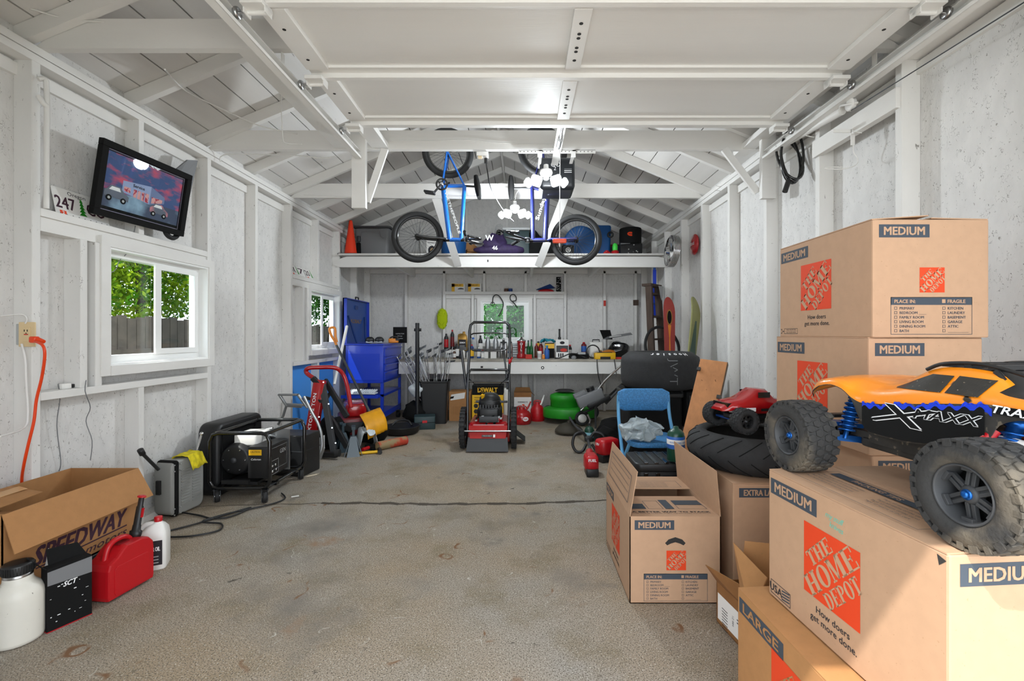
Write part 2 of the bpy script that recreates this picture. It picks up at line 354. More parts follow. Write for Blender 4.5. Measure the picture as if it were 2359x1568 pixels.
for s_, y in ((-1, 7.02), (1, 7.02)):
    x0, x1 = (XL, XLs) if s_ < 0 else (XRs, XR); stud(wl if s_ < 0 else wr, (x0, y, 0), (x1, y + .04, ZP))
for (a, b, c, d), y0, y1 in ((WN[0], 2.23, 3.41), (WN[1], 4.69, 5.86)):
    MB().b2((XL, y0, 1.76), (XLs, y1, 1.80), 'white_beam', b=.003).b2((XL, y0, 1.69), (XLs - .012, y1, 1.76), 'white_beam').build('window_header', wl)
    MB().b2((XL, y0, .855), (XLs + .004, y1, .895), 'white_beam', b=.003).build('sill_rail', wl)
    stud(wl, (XL, y0 + .2, .895), (XLs, y0 + .24, 1.69), 'jack_stud'); stud(wl, (XL, a - .085, .895), (XLs, a - .045, 1.69), 'jack_stud')
for w_, x0, x1 in ((wl, XL, XLs), (wr, XRs, XR)):
    MB().b2((x0 + (.006 if x0 > 0 else 0), YF, 0), (x1 - (.006 if x0 < 0 else 0), YB, .04), 'white_stud').build('bottom_plate', w_)
    MB().b2((x0, YF, ZP), (x1, YB, ZP + .037), 'white_beam', b=.003).b2((x0, YF, ZP + .041), (x1, YB, ZP + .08), 'white_beam', b=.003).build('top_plate', w_)
MB().b2((XL + .001, YF, 2.425), (XL + .02, 7.0, 2.485), 'white_beam').build('fascia_board', wl)
MB().b2((XR - .02, YF, 2.425), (XR - .001, 7.0, 2.485), 'white_beam').build('fascia_board', wr)
MB().b2((XRs - .02, 2.20, 2.275), (XRs + .02, 2.84, 2.375), 'white_beam', b=.003).build('blocking_board', wr)
# back wall with window opening, header shelf, studs
BW = (-.66, .09, 1.05, 1.70)
m = MB(); m.b2((XL, YB, 0), (BW[0], YB + .03, 2.6), 'sheathing').b2((BW[1], YB, 0), (XR, YB + .03, 2.6), 'sheathing').b2((BW[0], YB, 0), (BW[1], YB + .03, BW[2]), 'sheathing').b2((BW[0], YB, BW[3]), (BW[1], YB + .03, 2.6), 'sheathing')
m.add([(XL - .1, YB, 2.6), (XR + .1, YB, 2.6), (XM, YB, ZRG + .12), (XL - .1, YB + .03, 2.6), (XR + .1, YB + .03, 2.6), (XM, YB + .03, ZRG + .12)], [(0, 1, 2), (3, 5, 4), (0, 3, 4, 1), (1, 4, 5, 2), (2, 5, 3, 0)], 'sheathing')
wb = struct(m.build('wall_back'))
for x in [-1.83, -1.24, -.80, .16, .63, 1.24, 1.72]:
    stud(wb, (x, YB - .09, 0), (x + .04, YB, 2.16 if x not in (-.8, .16) else 1.80))
for x in (-.62, .02): stud(wb, (x, YB - .09, 1.84), (x + .04, YB, 2.16))
for x in (-1.6, -.9, -.27, .35, 1.0): stud(wb, (x, YB - .05, 2.25), (x + .04, YB, ZR0 + PITCH * (min(x - XL, XR - x)) - .05))
MB().b2((XL, YB - .09, 2.12), (XR, YB, 2.20), 'white_beam', b=.003).build('plate', wb)
MB().b2((-1.22, YB - .12, 1.80), (.63, YB, 1.84), 'white_beam', b=.003).b2((-1.2, YB - .04, 1.74), (.63, YB, 1.80), 'white_beam').build('header_shelf', wb)
# front wall: jambs and header around the open door
m = MB(); DX0, DX1, DZ = -1.16, 1.72, 2.31
m.b2((XL - .03, YF - .12, 0), (DX0, YF, 2.6), 'sheathing').b2((DX1, YF - .12, 0), (XR + .03, YF, 2.6), 'sheathing').b2((DX0, YF - .12, DZ), (DX1, YF, 2.6), 'sheathing')
m.add([(XL - .1, YF, 2.6), (XR + .1, YF, 2.6), (XM, YF, ZRG + .12), (XL - .1, YF - .03, 2.6), (XR + .1, YF - .03, 2.6), (XM, YF - .03, ZRG + .12)], [(0, 1, 2), (3, 5, 4), (0, 3, 4, 1), (1, 4, 5, 2), (2, 5, 3, 0)], 'sheathing')
struct(m.build('wall_front'))
# ceiling: sheathing boards with open gaps, roofing above, rafters, ridge, collar ties
L_ = math.hypot(XM - XL + .25, (XM - XL + .25) * PITCH)
m = MB()
for s_ in (-1, 1):
    xe = XL - .25 if s_ < 0 else XR + .25; ze = ZR0 + .085 + PITCH * (-.25); nb = int(L_ / .19) + 1
    u = Vector((-s_, 0, PITCH)).normalized(); nn = Vector((s_ * PITCH, 0, 1)).normalized()
    for k in range(nb):
        a = k * .19; b = min(a + .182, L_ + .02)
        if a > L_: break
        o = Vector((xe, 0, ze)); p0 = o + u * a; p1 = o + u * b
        for y0, y1 in ((YF - .2, YB + .15),):
            q = [(p0.x, y0, p0.z), (p1.x, y0, p1.z), (p1.x, y1, p1.z), (p0.x, y1, p0.z)]
            vs = [Vector(v) for v in q] + [Vector(v) + nn * .018 for v in q]
            m.add(vs, [(0, 1, 2, 3), (7, 6, 5, 4), (0, 4, 5, 1), (1, 5, 6, 2), (2, 6, 7, 3), (3, 7, 4, 0)], 'white_board')
    o = Vector((xe, 0, ze)) + nn * .019; e = o + u * (L_ + .03)
    q = [(o.x, YF - .2, o.z), (e.x, YF - .2, e.z), (e.x, YB + .15, e.z), (o.x, YB + .15, o.z)]
    vs = [Vector(v) for v in q] + [Vector(v) + nn * .02 for v in q]
    m.add(vs, [(0, 1, 2, 3), (7, 6, 5, 4), (0, 4, 5, 1), (1, 5, 6, 2), (2, 6, 7, 3), (3, 7, 4, 0)], 'dark_gap')
ceil = struct(m.build('ceiling'), 'white painted roof boards over rafters')
for y in GRID:
    for s_ in (-1, 1):
        xe = XL if s_ < 0 else XR
        p0 = Vector((xe, y, ZR0 - .0)); p1 = Vector((XM, y, ZRG))
        vs = []
        for yy in (y, y + .04):
            vs += [(p0.x, yy, p0.z - .005), (p1.x, yy, p1.z - .005), (p1.x, yy, p1.z + .082), (p0.x, yy, p0.z + .082)]
        MB().add(vs, [(0, 1, 2, 3), (7, 6, 5, 4), (0, 4, 5, 1), (1, 5, 6, 2), (2, 6, 7, 3), (3, 7, 4, 0)], 'white_beam').build('rafter', ceil)
MB().b2((XM - .012, YF, ZRG - .06), (XM + .012, YB, ZRG + .08), 'white_beam').build('ridge_board', ceil)
for i in (1, 3, 5, 7):
    y = GRID[i] + .042
    vs = []
    for yy in (y, y + .038):
        vs += [(XL + .05, yy, 2.58), (XR - .05, yy, 2.58), (XR - .25, yy, 2.725), (XL + .25, yy, 2.725)]
    MB().add(vs, [(0, 1, 2, 3), (7, 6, 5, 4), (0, 4, 5, 1), (1, 5, 6, 2), (2, 6, 7, 3), (3, 7, 4, 0)], 'white_beam').build('collar_tie', ceil)
MB().b2((-1.42, 2.24, 2.585), (-1.30, 3.5, 2.625), 'white_beam').build('lengthwise_board', ceil)
MB().b2((-1.14, 2.6, 2.585), (-1.02, 3.47, 2.625), 'white_beam').build('lengthwise_board', ceil)
MB().b2((1.66, 2.24, 2.585), (1.76, 3.6, 2.625), 'white_beam').build('lengthwise_board', ceil)
# door posts that hang from the second tie and carry the track ends
def hanger(x, zt, zb, xb, name='hanging_post'):
    MB().b2((x, 3.28, zb), (x + .10, 3.32, zt), 'white_beam', b=.002).build(name, ceil)
    dx = .10 if xb > x else 0
    p0 = Vector((xb, 3.40, 2.56)); p1 = Vector((x + dx * .9, 3.345, zb + .06))
    MB().box((0, 0, (p1 - p0).length / 2), (.05, .02, (p1 - p0).length), 'white_beam', frame(p0, p1, (0, 1, 0))).build('diagonal_brace', ceil)
hanger(-1.235, 2.62, 2.09, -1.03); hanger(1.72, 2.72, 2.16, 1.50)
# windows
def slider(name, M, w, h, label, xs=.5, dep=.09):
    """M: x along the opening, y up, z towards the room; origin at lower corner of the opening, on the sheathing plane"""
    o = bpy.data.objects.new(name, None); COL.objects.link(o); struct(o, label)
    f = MB(M); t = .012
    f.b2((0, 0, -.03), (t, h, dep), 'vinyl_white').b2((w - t, 0, -.03), (w, h, dep), 'vinyl_white').b2((t, 0, -.03), (w - t, t, dep), 'vinyl_white').b2((t, h - t, -.03), (w - t, h, dep), 'vinyl_white')
    c = .055
    f.b2((-c, -c, dep - .012), (0, h + c, dep + .008), 'white_beam').b2((w, -c, dep - .012), (w + c, h + c, dep + .008), 'white_beam').b2((0, h, dep - .012), (w, h + c, dep + .008), 'white_beam').b2((0, -c, dep - .012), (w, 0, dep + .014), 'white_beam')
    f.build('window_frame', o)
    fw = .045; g = MB(M); g.b2((t, t + fw, -.024), (t + fw * .7, h - t - fw * .7, .029), 'vinyl_white').b2((w - t - fw * .7, t + fw, -.024), (w - t, h - t - fw * .7, .029), 'vinyl_white').b2((t, t, -.025), (w - t, t + fw, .03), 'vinyl_white').b2((t, h - t - fw * .7, -.025), (w - t, h - t, .03), 'vinyl_white')
    g.build('outer_sash', o)
    xm = w * xs
    g = MB(M); a0, a1 = xm - .025, w - t - .03; g.b2((a0, t + .075, .031), (a0 + .05, h - t - .06, .042), 'vinyl_white').b2((a1 - .035, t + .075, .031), (a1, h - t - .06, .042), 'vinyl_white').b2((a0, t + .04, .031), (a1, t + .075, .044), 'vinyl_white').b2((a0, h - t - .06, .031), (a1, h - t - .03, .044), 'vinyl_white')
    sl = g.build('sliding_sash', o)
    MB(M).b2((a0 + .04, t + .06, .014), (a1 - .03, h - t - .05, .018), 'pane_glass').b2((a0 + .04, t + .06, -.02), (a1 - .03, h - t - .05, -.018), 'screen_mesh').build('pane', sl)
    MB(M).b2((t + .03, t + .03, -.01), (xm, h - t - .03, -.006), 'pane_glass').build('pane', o)
    return o
slider('window_1', Matrix(((0, 0, 1, XL), (1, 0, 0, WN[0][0]), (0, 1, 0, WN[0][2]), (0, 0, 0, 1))), WN[0][1] - WN[0][0], WN[0][3] - WN[0][2], 'larger near sliding window in the left wall')
slider('window_2', Matrix(((0, 0, 1, XL), (1, 0, 0, WN[1][0]), (0, 1, 0, WN[1][2]), (0, 0, 0, 1))), WN[1][1] - WN[1][0], WN[1][3] - WN[1][2], 'far sliding window in the left wall beside the blue tool cart')
slider('window_3', Matrix(((1, 0, 0, BW[0]), (0, 0, -1, YB), (0, 1, 0, BW[2]), (0, 0, 0, 1))), BW[1] - BW[0], BW[3] - BW[2], 'small window in the back wall over the workbench', dep=.06)
# garage door, raised under the ties
DXa, DXb, DZb = -1.094, 1.65, 2.518
door = bpy.data.objects.new('door_1', None); COL.objects.link(door); struct(door, 'white sectional garage door raised overhead')
for k in range(4):
    y1 = 2.915 - .533 * k; y0 = y1 - .527; m = MB()
    m.b2((DXa, y0, DZb + .025), (DXb, y1, DZb + .048), 'door_white')
    m.b2((DXa, y1 - .028, DZb - .012), (DXb, y1, DZb + .025), 'door_white', b=.002).b2((DXa, y1 - .075, DZb + .012), (DXb, y1 - .028, DZb + .025), 'door_white')
    m.b2((DXa, y0, DZb + .002), (DXb, y0 + .022, DZb + .025), 'door_white', b=.002)
    sec = m.build('door_section', door)
    for xa, xb in ((DXa, DXa + .11), (.213, .288), (DXb - .11, DXb)):
        q = MB().b2((xa, y0 + .022, DZb), (xb, y1 - .075, DZb + .025), 'door_white', b=.002)
        if xa < .3 and xa > 0: 
            for f_ in (.22, .36, .42, .56, .62, .76): q.lathe([(.009, 0), (.009, .001)], 'dark_gap', T((xa + xb) / 2, y0 + .49 * f_, DZb - .0008), 12)
        else:
            for f_ in (.3, .75): q.lathe([(.008, 0), (.008, .001)], 'dark_gap', T((xa + xb) / 2 - .01, y0 + .49 * f_, DZb - .0008), 12)
        q.build('stile', sec)
    for x, sx in ((DXa + .02, -1), (DXb - .02, 1)):
        q = MB(); q.b2((x - .045, y1 - .055, DZb - .03), (x + .045, y1 + .025, DZb - .012), 'white_metal', b=.003); q.cyl((x - .045, y1 - .002, DZb - .036), (x + .045, y1 - .002, DZb - .036), .009, 'white_metal', n=8)
        q.b2((x - .045, y1 - .03, DZb - .05), (x - .04, y1 + .02, DZb - .01), 'white_metal').b2((x + .04, y1 - .03, DZb - .05), (x + .045, y1 + .02, DZb - .01), 'white_metal')
        h = q.build('hinge', sec)
        xr = x + sx * .085
        MB().cyl((x, y1 - .002, DZb - .036), (xr, y1 - .002, DZb - .036), .005, 'steel', n=8).lathe([(.006, -.008), (.022, -.008), (.024, 0), (.022, .008), (.006, .008)], 'steel', T(xr, y1 - .002, DZb - .036) @ R('Y', 90), 16).build('roller', h)
MB().cyl((DXa, 2.9, DZb - .03), (DXb, 2.9, DZb - .03), .0, 'white_metal').build('bottom_seal', door) if False else None
MB().b2((DXa, 2.915, DZb - .006), (DXb, 2.945, DZb + .04), 'door_white', b=.006).build('bottom_seal', door)
def track(x, s, label):
    o = thing('garage_door_track', label, 'garage door track', (x, 1.8, 2.46)); q = MB(T(-x, -1.8, -2.46))
    y0, y1, z = .32, 3.26, 2.462
    q.b2((x + s * .018, y0, z - .028), (x + s * .021, y1, z + .03), 'white_metal').b2((x - s * .018, y0, z - .028), (x + s * .018, y1, z - .025), 'white_metal').b2((x - s * .012, y0, z + .027), (x + s * .018, y1, z + .03), 'white_metal').b2((x - s * .02, y0, z - .028), (x - s * .017, y1, z - .012), 'white_metal')
    q.build('rail', o)
    q = MB(T(-x, -1.8, -2.46)); q.b2((x + s * .022, y0, z + .02), (x + s * .05, y1 - .25, z + .024), 'white_metal').b2((x + s * .022, y0, z - .02), (x + s * .025, y1 - .25, z + .024), 'white_metal').build('angle_iron', o)
    for yy in (.9, 2.26): MB(T(-x, -1.8, -2.46)).b2((x + s * .022, yy, z), (x + s * .026, yy + .03, 2.58 if yy > 2 else 2.6), 'white_metal').build('hanger_strap', o)
    return o
track(-1.175, -1, 'left white steel garage door track under the rafters'); track(1.73, 1, 'right white steel garage door track beside the wall studs')
def spring(x, label, y0=.5, y1=3.2, z=2.508):
    return solo(MB().cyl((0, y0, 0), (0, y1, 0), .024, 'white_metal', n=14).cyl((0, y1, 0), (0, y1 + .03, 0), .01, 'white_metal', n=8), 'spring_sheath', label, 'garage door spring', (x, 0, z))
spring(-1.235, 'white tube beside the left garage door track', .6, 2.9, 2.54)
# right hand spring with its pulley and cables
o = thing('counterbalance_spring', 'white spring tube with pulley sloping below the right door track', 'garage door spring', (1.79, 2.9, 2.44))
q = MB(T(-1.79, -2.9, -2.44)); q.cyl((1.765, 2.52, 2.415), (1.79, 3.22, 2.49), .022, 'white_metal', n=14); q.build('tube', o)
MB(T(-1.79, -2.9, -2.44)).lathe([(.008, -.01), (.03, -.012), (.034, -.006), (.028, 0), (.034, .006), (.03, .012), (.008, .01)], 'white_metal', T(1.755, 2.44, 2.41) @ R('Y', 90), 20).tube([(1.765, 2.53, 2.415), (1.74, 2.5, 2.43), (1.735, 2.44, 2.41), (1.765, 2.40, 2.40)], .006, 'white_metal', 8, sm=4).build('pulley', o)
q = MB(T(-1.79, -2.9, -2.44)); q.cyl((1.755, 2.44, 2.444), (1.755, .3, 2.45), .0025, 'dark_steel', n=6).cyl((1.757, 2.44, 2.378), (1.77, .3, 2.30), .0025, 'dark_steel', n=6).cyl((1.80, 3.1, 2.49), (1.76, .3, 2.48), .0018, 'dark_steel', n=6).build('cable', o)
# ================= moving cartons =================
def rct(q, M, x0, y0, x1, y1, m): q.add([(x0, y0, 0), (x1, y0, 0), (x1, y1, 0), (x0, y1, 0)], [(0, 1, 2, 3)], m, False, M)
def line_frame(q, M, x0, y0, x1, y1, t, m):
    rct(q, M, x0, y0, x1, y0 + t, m); rct(q, M, x0, y1 - t, x1, y1, m); rct(q, M, x0, y0, x0 + t, y1, m); rct(q, M, x1 - t, y0, x1, y1, m)
S_, t_ = .25, .075
def _arc(cx, cy, rx, ry, a0, a1, n=10): return [(cx + rx * math.cos(math.radians(a0 + (a1 - a0) * i / n)), cy + ry * math.sin(math.radians(a0 + (a1 - a0) * i / n))) for i in range(n + 1)]
def glyph(ch):
    """slab-serif capitals as rectangles / strips, unit height; returns (width, rects, strips)"""
    if ch == 'T': return .8, [(.27, 0, .53, 1), (.17, 0, .63, t_), (0, .9, .8, 1), (0, .72, .07, .95), (.73, .72, .8, .95)], []
    if ch == 'H': return .95, [(.08, 0, .34, 1), (.61, 0, .87, 1), (0, 0, .42, t_), (.53, 0, .95, t_), (0, .92, .42, 1), (.53, .92, .95, 1), (.3, .46, .65, .54)], []
    if ch == 'E': return .8, [(.08, 0, .34, 1), (0, 0, .8, .08), (0, .92, .78, 1), (.3, .46, .6, .54), (.73, .05, .8, .3), (.71, .7, .78, .95), (.54, .36, .6, .64)], []
    if ch == 'M': return 1.15, [(.08, 0, .17, 1), (.8, 0, 1.06, 1), (0, 0, .27, t_), (.7, 0, 1.15, t_), (0, .92, .35, 1), (.8, .92, 1.15, 1)], [([(.08, 1), (.34, 1)], [(.42, .05), (.56, .05)]), ([(.42, .05), (.52, .05)], [(.80, 1), (.92, 1)])]
    if ch == 'O': 
        o = _arc(.45, .5, .45, .52, 0, 360, 20); i = _arc(.45, .5, .19, .44, 0, 360, 20)
        return .9, [], [([i[k], o[k]], [i[k + 1], o[k + 1]]) for k in range(20)]
    if ch == 'D':
        o = _arc(.38, .5, .5, .5, -90, 90, 12); i = _arc(.38, .5, .24, .42, -90, 90, 12)
        return .9, [(.08, 0, .34, 1), (0, 0, .38, .08), (0, .92, .38, 1)], [([i[k], o[k]], [i[k + 1], o[k + 1]]) for k in range(12)]
    if ch == 'P':
        o = _arc(.38, .72, .42, .28, -90, 90, 12); i = _arc(.38, .72, .17, .2, -90, 90, 12)
        return .82, [(.08, 0, .34, 1), (0, 0, .42, t_), (0, .92, .38, 1)], [([i[k], o[k]], [i[k + 1], o[k + 1]]) for k in range(12)]
    return .4, [], []
def slab(q, st, M, x0, y0, wd, h, m):
    tot = sum(glyph(c)[0] for c in st) + .06 * (len(st) - 1); k = wd / tot; x = x0
    for c in st:
        w, rs, ss = glyph(c)
        for a, b, cc, d in rs: rct(q, M, x + a * k, y0 + b * h, x + cc * k, y0 + d * h, m)
        for (a, b), (cc, d) in ss: q.add([(x + p[0] * k, y0 + p[1] * h, 0) for p in (a, b, d, cc)], [(0, 1, 2, 3)], m, False, M)
        x += (w + .06) * k
def logo(q, M, x, y, s, base='carton'):
    """orange square of side s with its lower left corner at x, y"""
    rct(q, M, x, y, x + s, y + s, 'ink_orange'); Mr = M @ T(x + s / 2, y + s / 2, .0004) @ R('Z', 45)
    slab(q, 'THE', Mr, -.30 * s, .17 * s, .56 * s, .20 * s, base); slab(q, 'HOME', Mr, -.59 * s, -.13 * s, 1.17 * s, .27 * s, base); slab(q, 'DEPOT', Mr, -.36 * s, -.37 * s, .78 * s, .20 * s, base)
def plate(q, M, st, x, y, w, h, base='carton'):
    rct(q, M, x, y, x + w, y + h, 'ink_slate'); q.text(st, h * .62, base, M @ T(x + w / 2, y + h * .2, .0004), bold=.028, wd=w * .80)
def long_side(q, M, L, H, size='MEDIUM', mark=1, base='carton'):
    k = L / .54
    plate(q, M, size, .012, H - .065, .19 * k, .045, base); logo(q, M, .155 * k, H - .275, .185 * k, base)
    q.text('How doers', .017 * k, 'ink_black', M @ T(.255 * k, H - .31, 0), bold=.01); q.text('get more done.', .017 * k, 'ink_black', M @ T(.255 * k, H - .335, 0), bold=.01)
    if mark == 1:
        line_frame(q, M, .035, .012, .13, .035, .0015, 'ink_black'); q.text('MADE FROM 100%', .006, 'ink_black', M @ T(.085, .026, 0)); q.text('RECYCLED PAPER', .006, 'ink_black', M @ T(.085, .016, 0))
        for a in (90, 210, 330): q.add([(0, 0, 0), (.012, .003, 0), (.009, .009, 0)], [(0, 1, 2)], 'ink_black', False, M @ T(.02, .023, 0) @ R('Z', a))
    elif mark == 2:
        line_frame(q, M, .012, .01, .10, .05, .002, 'ink_black'); q.text('USA', .022, 'ink_black', M @ T(.036, .019, 0), bold=.02)
        for i in range(4): q.add([(.062, .014 + i * .008, 0), (.096, .020 + i * .008, 0), (.096, .024 + i * .008, 0), (.062, .018 + i * .008, 0)], [(0, 1, 2, 3)], 'ink_slate', False, M)
def short_side(q, M, Wd, H, size='MEDIUM', hole=True, table=True, base='carton'):
    k = Wd / .41
    plate(q, M, size, .022 * k, H - .058, .178 * k, .042, base)
    if hole:
        P = [(-.045, -.004), (-.03, .012), (0, .022), (.03, .012), (.045, -.004), (.036, -.014), (.02, -.006), (0, 0), (-.02, -.006), (-.036, -.014)]
        q.add([(.205 * k + x, H - .112 + y, .0002) for x, y in P], [tuple(range(10))], 'dark_gap', False, M)
    logo(q, M, .165 * k, H - .235, .088 * k, base)
    if table:
        x0, x1, y1, y0 = .063 * k, .35 * k, H - .25, .01
        line_frame(q, M, x0, y0, x1, y1, .0015, 'ink_slate'); rct(q, M, x0, y1 - .025, x1, y1, 'ink_slate')
        Mu = M @ T(0, 0, .0004)
        q.text('PLACE IN:', .011, base, Mu @ T(x0 + .012, y1 - .019, 0), al='L', bold=.03); rct(q, Mu, x0 + .165, y1 - .019, x0 + .176, y1 - .007, base); q.text('FRAGILE', .011, base, Mu @ T(x0 + .183, y1 - .019, 0), al='L', bold=.03)
        dy = (y1 - .03 - y0) / 6.2
        for c, lst in ((0, ['PRIMARY', 'BEDROOM ____', 'FAMILY ROOM', 'LIVING ROOM', 'DINING ROOM', 'BATH']), (1, ['KITCHEN', 'LAUNDRY', 'BASEMENT', 'GARAGE', 'ATTIC', '___________'])):
            for i, s in enumerate(lst):
                yy = y1 - .04 - i * dy; xx = x0 + .012 + c * .155
                line_frame(q, M, xx, yy, xx + .009, yy + .009, .0012, 'ink_slate'); q.text(s, .0085, 'ink_slate', M @ T(xx + .017, yy, 0), al='L', bold=.01)
def faceL(w, L, H, z=0): return basis((-w / 2 - .0006, L / 2, z), (0, -1, 0), (0, 0, 1))
def faceF(w, L, H, z=0): return basis((-w / 2, -L / 2 - .0006, z), (1, 0, 0), (0, 0, 1))
def shell(q, w, L, H, m='carton', t=.004, inner='carton_inner'):
    q.b2((-w / 2, -L / 2, 0), (w / 2, L / 2, t), m)
    for a, b in (((-w / 2, -L / 2, 0), (w / 2, -L / 2 + t, H)), ((-w / 2, L / 2 - t, 0), (w / 2, L / 2, H)), ((-w / 2, -L / 2, 0), (-w / 2 + t, L / 2, H)), ((w / 2 - t, -L / 2, 0), (w / 2, L / 2, H))): q.b2(a, b, m)
def carton(label, loc, rz, w=.405, L=.54, H=.38, size='MEDIUM', mark=1, group=None, top='flat', table=True, base='carton', name='moving_carton', extra=None, logos=True, hole=False):
    o = thing(name, label, 'cardboard box', loc, rz, group); q = MB()
    ring = []
    for z, i in ((0, .002), (.003, 0), (H - .003, 0), (H, .002)): ring.append([(x, y, z) for x, y in rrect(w - 2 * i, L - 2 * i, .005, 2)])
    q.loft(ring, base, False)
    if logos: long_side(q, faceL(w, L, H), L, H, size, mark, base); short_side(q, faceF(w, L, H), w, H, size, hole, table, base)
    if extra: extra(q, w, L, H)
    q.build('body', o)
    for s in (-1, 1):
        f = MB()
        a = [(s * w / 2, -L / 2 + .004, H), (s * .004, -L / 2 + .004, H + (.003 if top == 'flat' else .012 if s < 0 else .004)), (s * .004, L / 2 - .004, H + (.003 if top == 'flat' else .03 if s > 0 else .01)), (s * w / 2, L / 2 - .004, H)]
        if s > 0: a = a[::-1]
        f.sheet(*a, .003, base)
        if s < 0 and size == 'MEDIUM' and logos:
            Mt = basis((-w / 2 + .03, L / 2 - .06, H + .0085), (0, -1, 0), (1, 0, 0))
            line_frame(f, Mt, 0, 0, L * .72, w / 2 - .06, .0015, 'ink_slate'); rct(f, Mt, .02, w / 2 - .10, L * .7, w / 2 - .07, 'ink_slate')
            f.text('PACKING TIPS', .016, base, Mt @ T(L * .3, w / 2 - .094, .0004), bold=.02)
            for r in range(4):
                f.text('Pack heavy items in small boxes', .008, 'ink_slate', Mt @ T(.02, .03 + r * .016, 0), al='L'); f.text('Tape all seams of the carton twice'[:26 + r], .008, 'ink_slate', Mt @ T(.22, .03 + r * .016, 0), al='L')
        f.build('flap', o)
    return o
ZT = .776
def scrawl(q, w, L, H):
    M = faceL(w, L, H); q.text('my stuff', .014, 'ink_teal', M @ T(.262, H - .050, 0) @ R('Z', -2), shear=.2, sp=.9); q.text('knives', .014, 'ink_teal', M @ T(.268, H - .070, 0) @ R('Z', -3), shear=.2, sp=.9)
    q.add([(-w / 2 - .0008, -L / 2 + .004, H - .012), (-w / 2 - .0008, -L / 2 + .022, H - .006), (-w / 2 - .0008, -L / 2 + .018, H - .026)], [(0, 1, 2)], 'dark_gap')
def at_corner(cx, cy, rz, w, L):
    """base centre from the near left corner"""
    a = math.radians(rz); return (cx + (w / 2) * math.cos(a) - (L / 2) * math.sin(a), cy + (w / 2) * math.sin(a) + (L / 2) * math.cos(a))
p = at_corner(.785, .84, 4.5, .405, .54)
c1 = carton('large foreground cardboard moving box that carries the orange toy truck', (p[0], p[1], .40), 4.5, H=.372, mark=2, extra=scrawl)
p = at_corner(1.125, 1.467, 0, .375, .53)
carton('cardboard moving box on top of the tall stack by the right wall', (p[0], p[1], 1.170), 0, w=.375, L=.53, top='lift')
carton('cardboard moving box second from the top of the tall stack by the right wall', (p[0] - .01, p[1] + .01, .788), .5, w=.372, L=.53)
carton('cardboard moving box third from the top, half hidden behind the orange toy truck', (p[0] + .012, p[1] + .02, .404), 0, w=.372, L=.53)
carton('lowest cardboard moving box of the tall stack by the right wall', (p[0] + .012, p[1] + .02, .02), 0, w=.372, L=.53)
p = at_corner(.70, .80, 3, .46, .62)
carton('tan cardboard box printed LARGE under the foreground moving box', (p[0], p[1], 0), 3, w=.46, L=.62, H=.392, size='LARGE', base='kraft', mark=0)
p = at_corner(.925, 2.03, 0, .52, .52)
carton('extra large cardboard box that carries the lying motorcycle tyre', (p[0], p[1], 0), 0, w=.50, L=.52, H=.512, size='EXTRA LARGE', mark=1, table=False)
# open medium carton
w, L, H = .40, .56, .381
o = thing('moving_carton', 'open cardboard moving box standing alone on the floor with its side flaps up', 'cardboard box', (.668, 2.28, 0), 0)
q = MB(); shell(q, w, L, H); long_side(q, faceL(w, L, H), L, H); short_side(q, faceF(w, L, H), w, H); q.build('body', o)
f = MB(); f.sheet((-w / 2, -L / 2, H), (-w / 2, L / 2, H), (-w / 2 + .033, L / 2, H + .197), (-w / 2 + .033, -L / 2, H + .197), .003, 'carton')
Mf = basis((-w / 2 - .004, -L / 2 + .0, H), (0, 1, 0), (.06, 0, 1)); Mf = basis((-w / 2 + .0345, -L / 2 + .03, H + .17), (-.10, 1, 0), (.12, 0, 1))
Mk = basis((-w / 2 + .026, -L / 2 + .02, H + .025), (-.05, 1, 0), (.12, 0, 1))
f.build('flap', o)
f = MB(); Mi = basis((-w / 2 + .0068, -L / 2 + .05, H + .02), (-.048, 1, 0), (.16, 0, 1))
f = MB(); f.sheet((w / 2, -L / 2, H), (w / 2 - .018, -L / 2, H + .20), (w / 2 - .018, L / 2, H + .20), (w / 2, L / 2, H), .003, 'carton'); f.build('flap', o)
f = MB(); zz = H - .002; f.sheet((-w / 2 + .004, -L / 2, zz), (w / 2 - .004, -L / 2, zz), (w / 2 - .006, -L / 2 + .30, zz - .018), (-w / 2 + .006, -L / 2 + .30, zz - .018), .003, 'carton')
Mt = basis((-w / 2, -L / 2, zz + .0038), (1, 0, 0), (0, 1, -.06))
f.text('A BETTER WAY TO STACK', .016, 'ink_black', Mt @ T(w / 2, .05, .0004), bold=.02, wd=w * .88); f.text('USE THIS STACKING GUIDE TO OPTIMIZE YOUR MOVE', .007, 'ink_black', Mt @ T(w / 2, .034, .0004), wd=w * .86)
for x, y, a, b, c in ((.03, .08, .07, .05, 1), (.11, .08, .07, .08, 0), (.19, .08, .04, .09, 1), (.25, .12, .13, .045, 1), (.25, .08, .13, .04, 0)):
    (rct if c else lambda *k: line_frame(*k[:-1], .002, k[-1]))(f, Mt @ T(0, 0, .0004), x, y * 1.5 - .02, x + a, y * 1.5 - .02 + b * 1.5, 'ink_slate')
f.build('flap', o)
f = MB(); f.sheet((-w / 2 + .004, L / 2 - .2, zz), (w / 2 - .004, L / 2 - .2, zz), (w / 2 - .004, L / 2, zz), (-w / 2 + .004, L / 2, zz), .003, 'carton')
Mt = basis((-w / 2, L / 2 - .2, zz + .0038), (1, 0, 0), (0, 1, 0)); rct(f, Mt, .03, .04, .10, .10, 'ink_slate'); line_frame(f, Mt, .12, .02, .36, .12, .002, 'ink_slate')
for r in range(4): f.text('WARNING LIFT WITH CARE', .008, 'ink_slate', Mt @ T(.15, .03 + r * .02, 0), al='L')
f.build('flap', o)
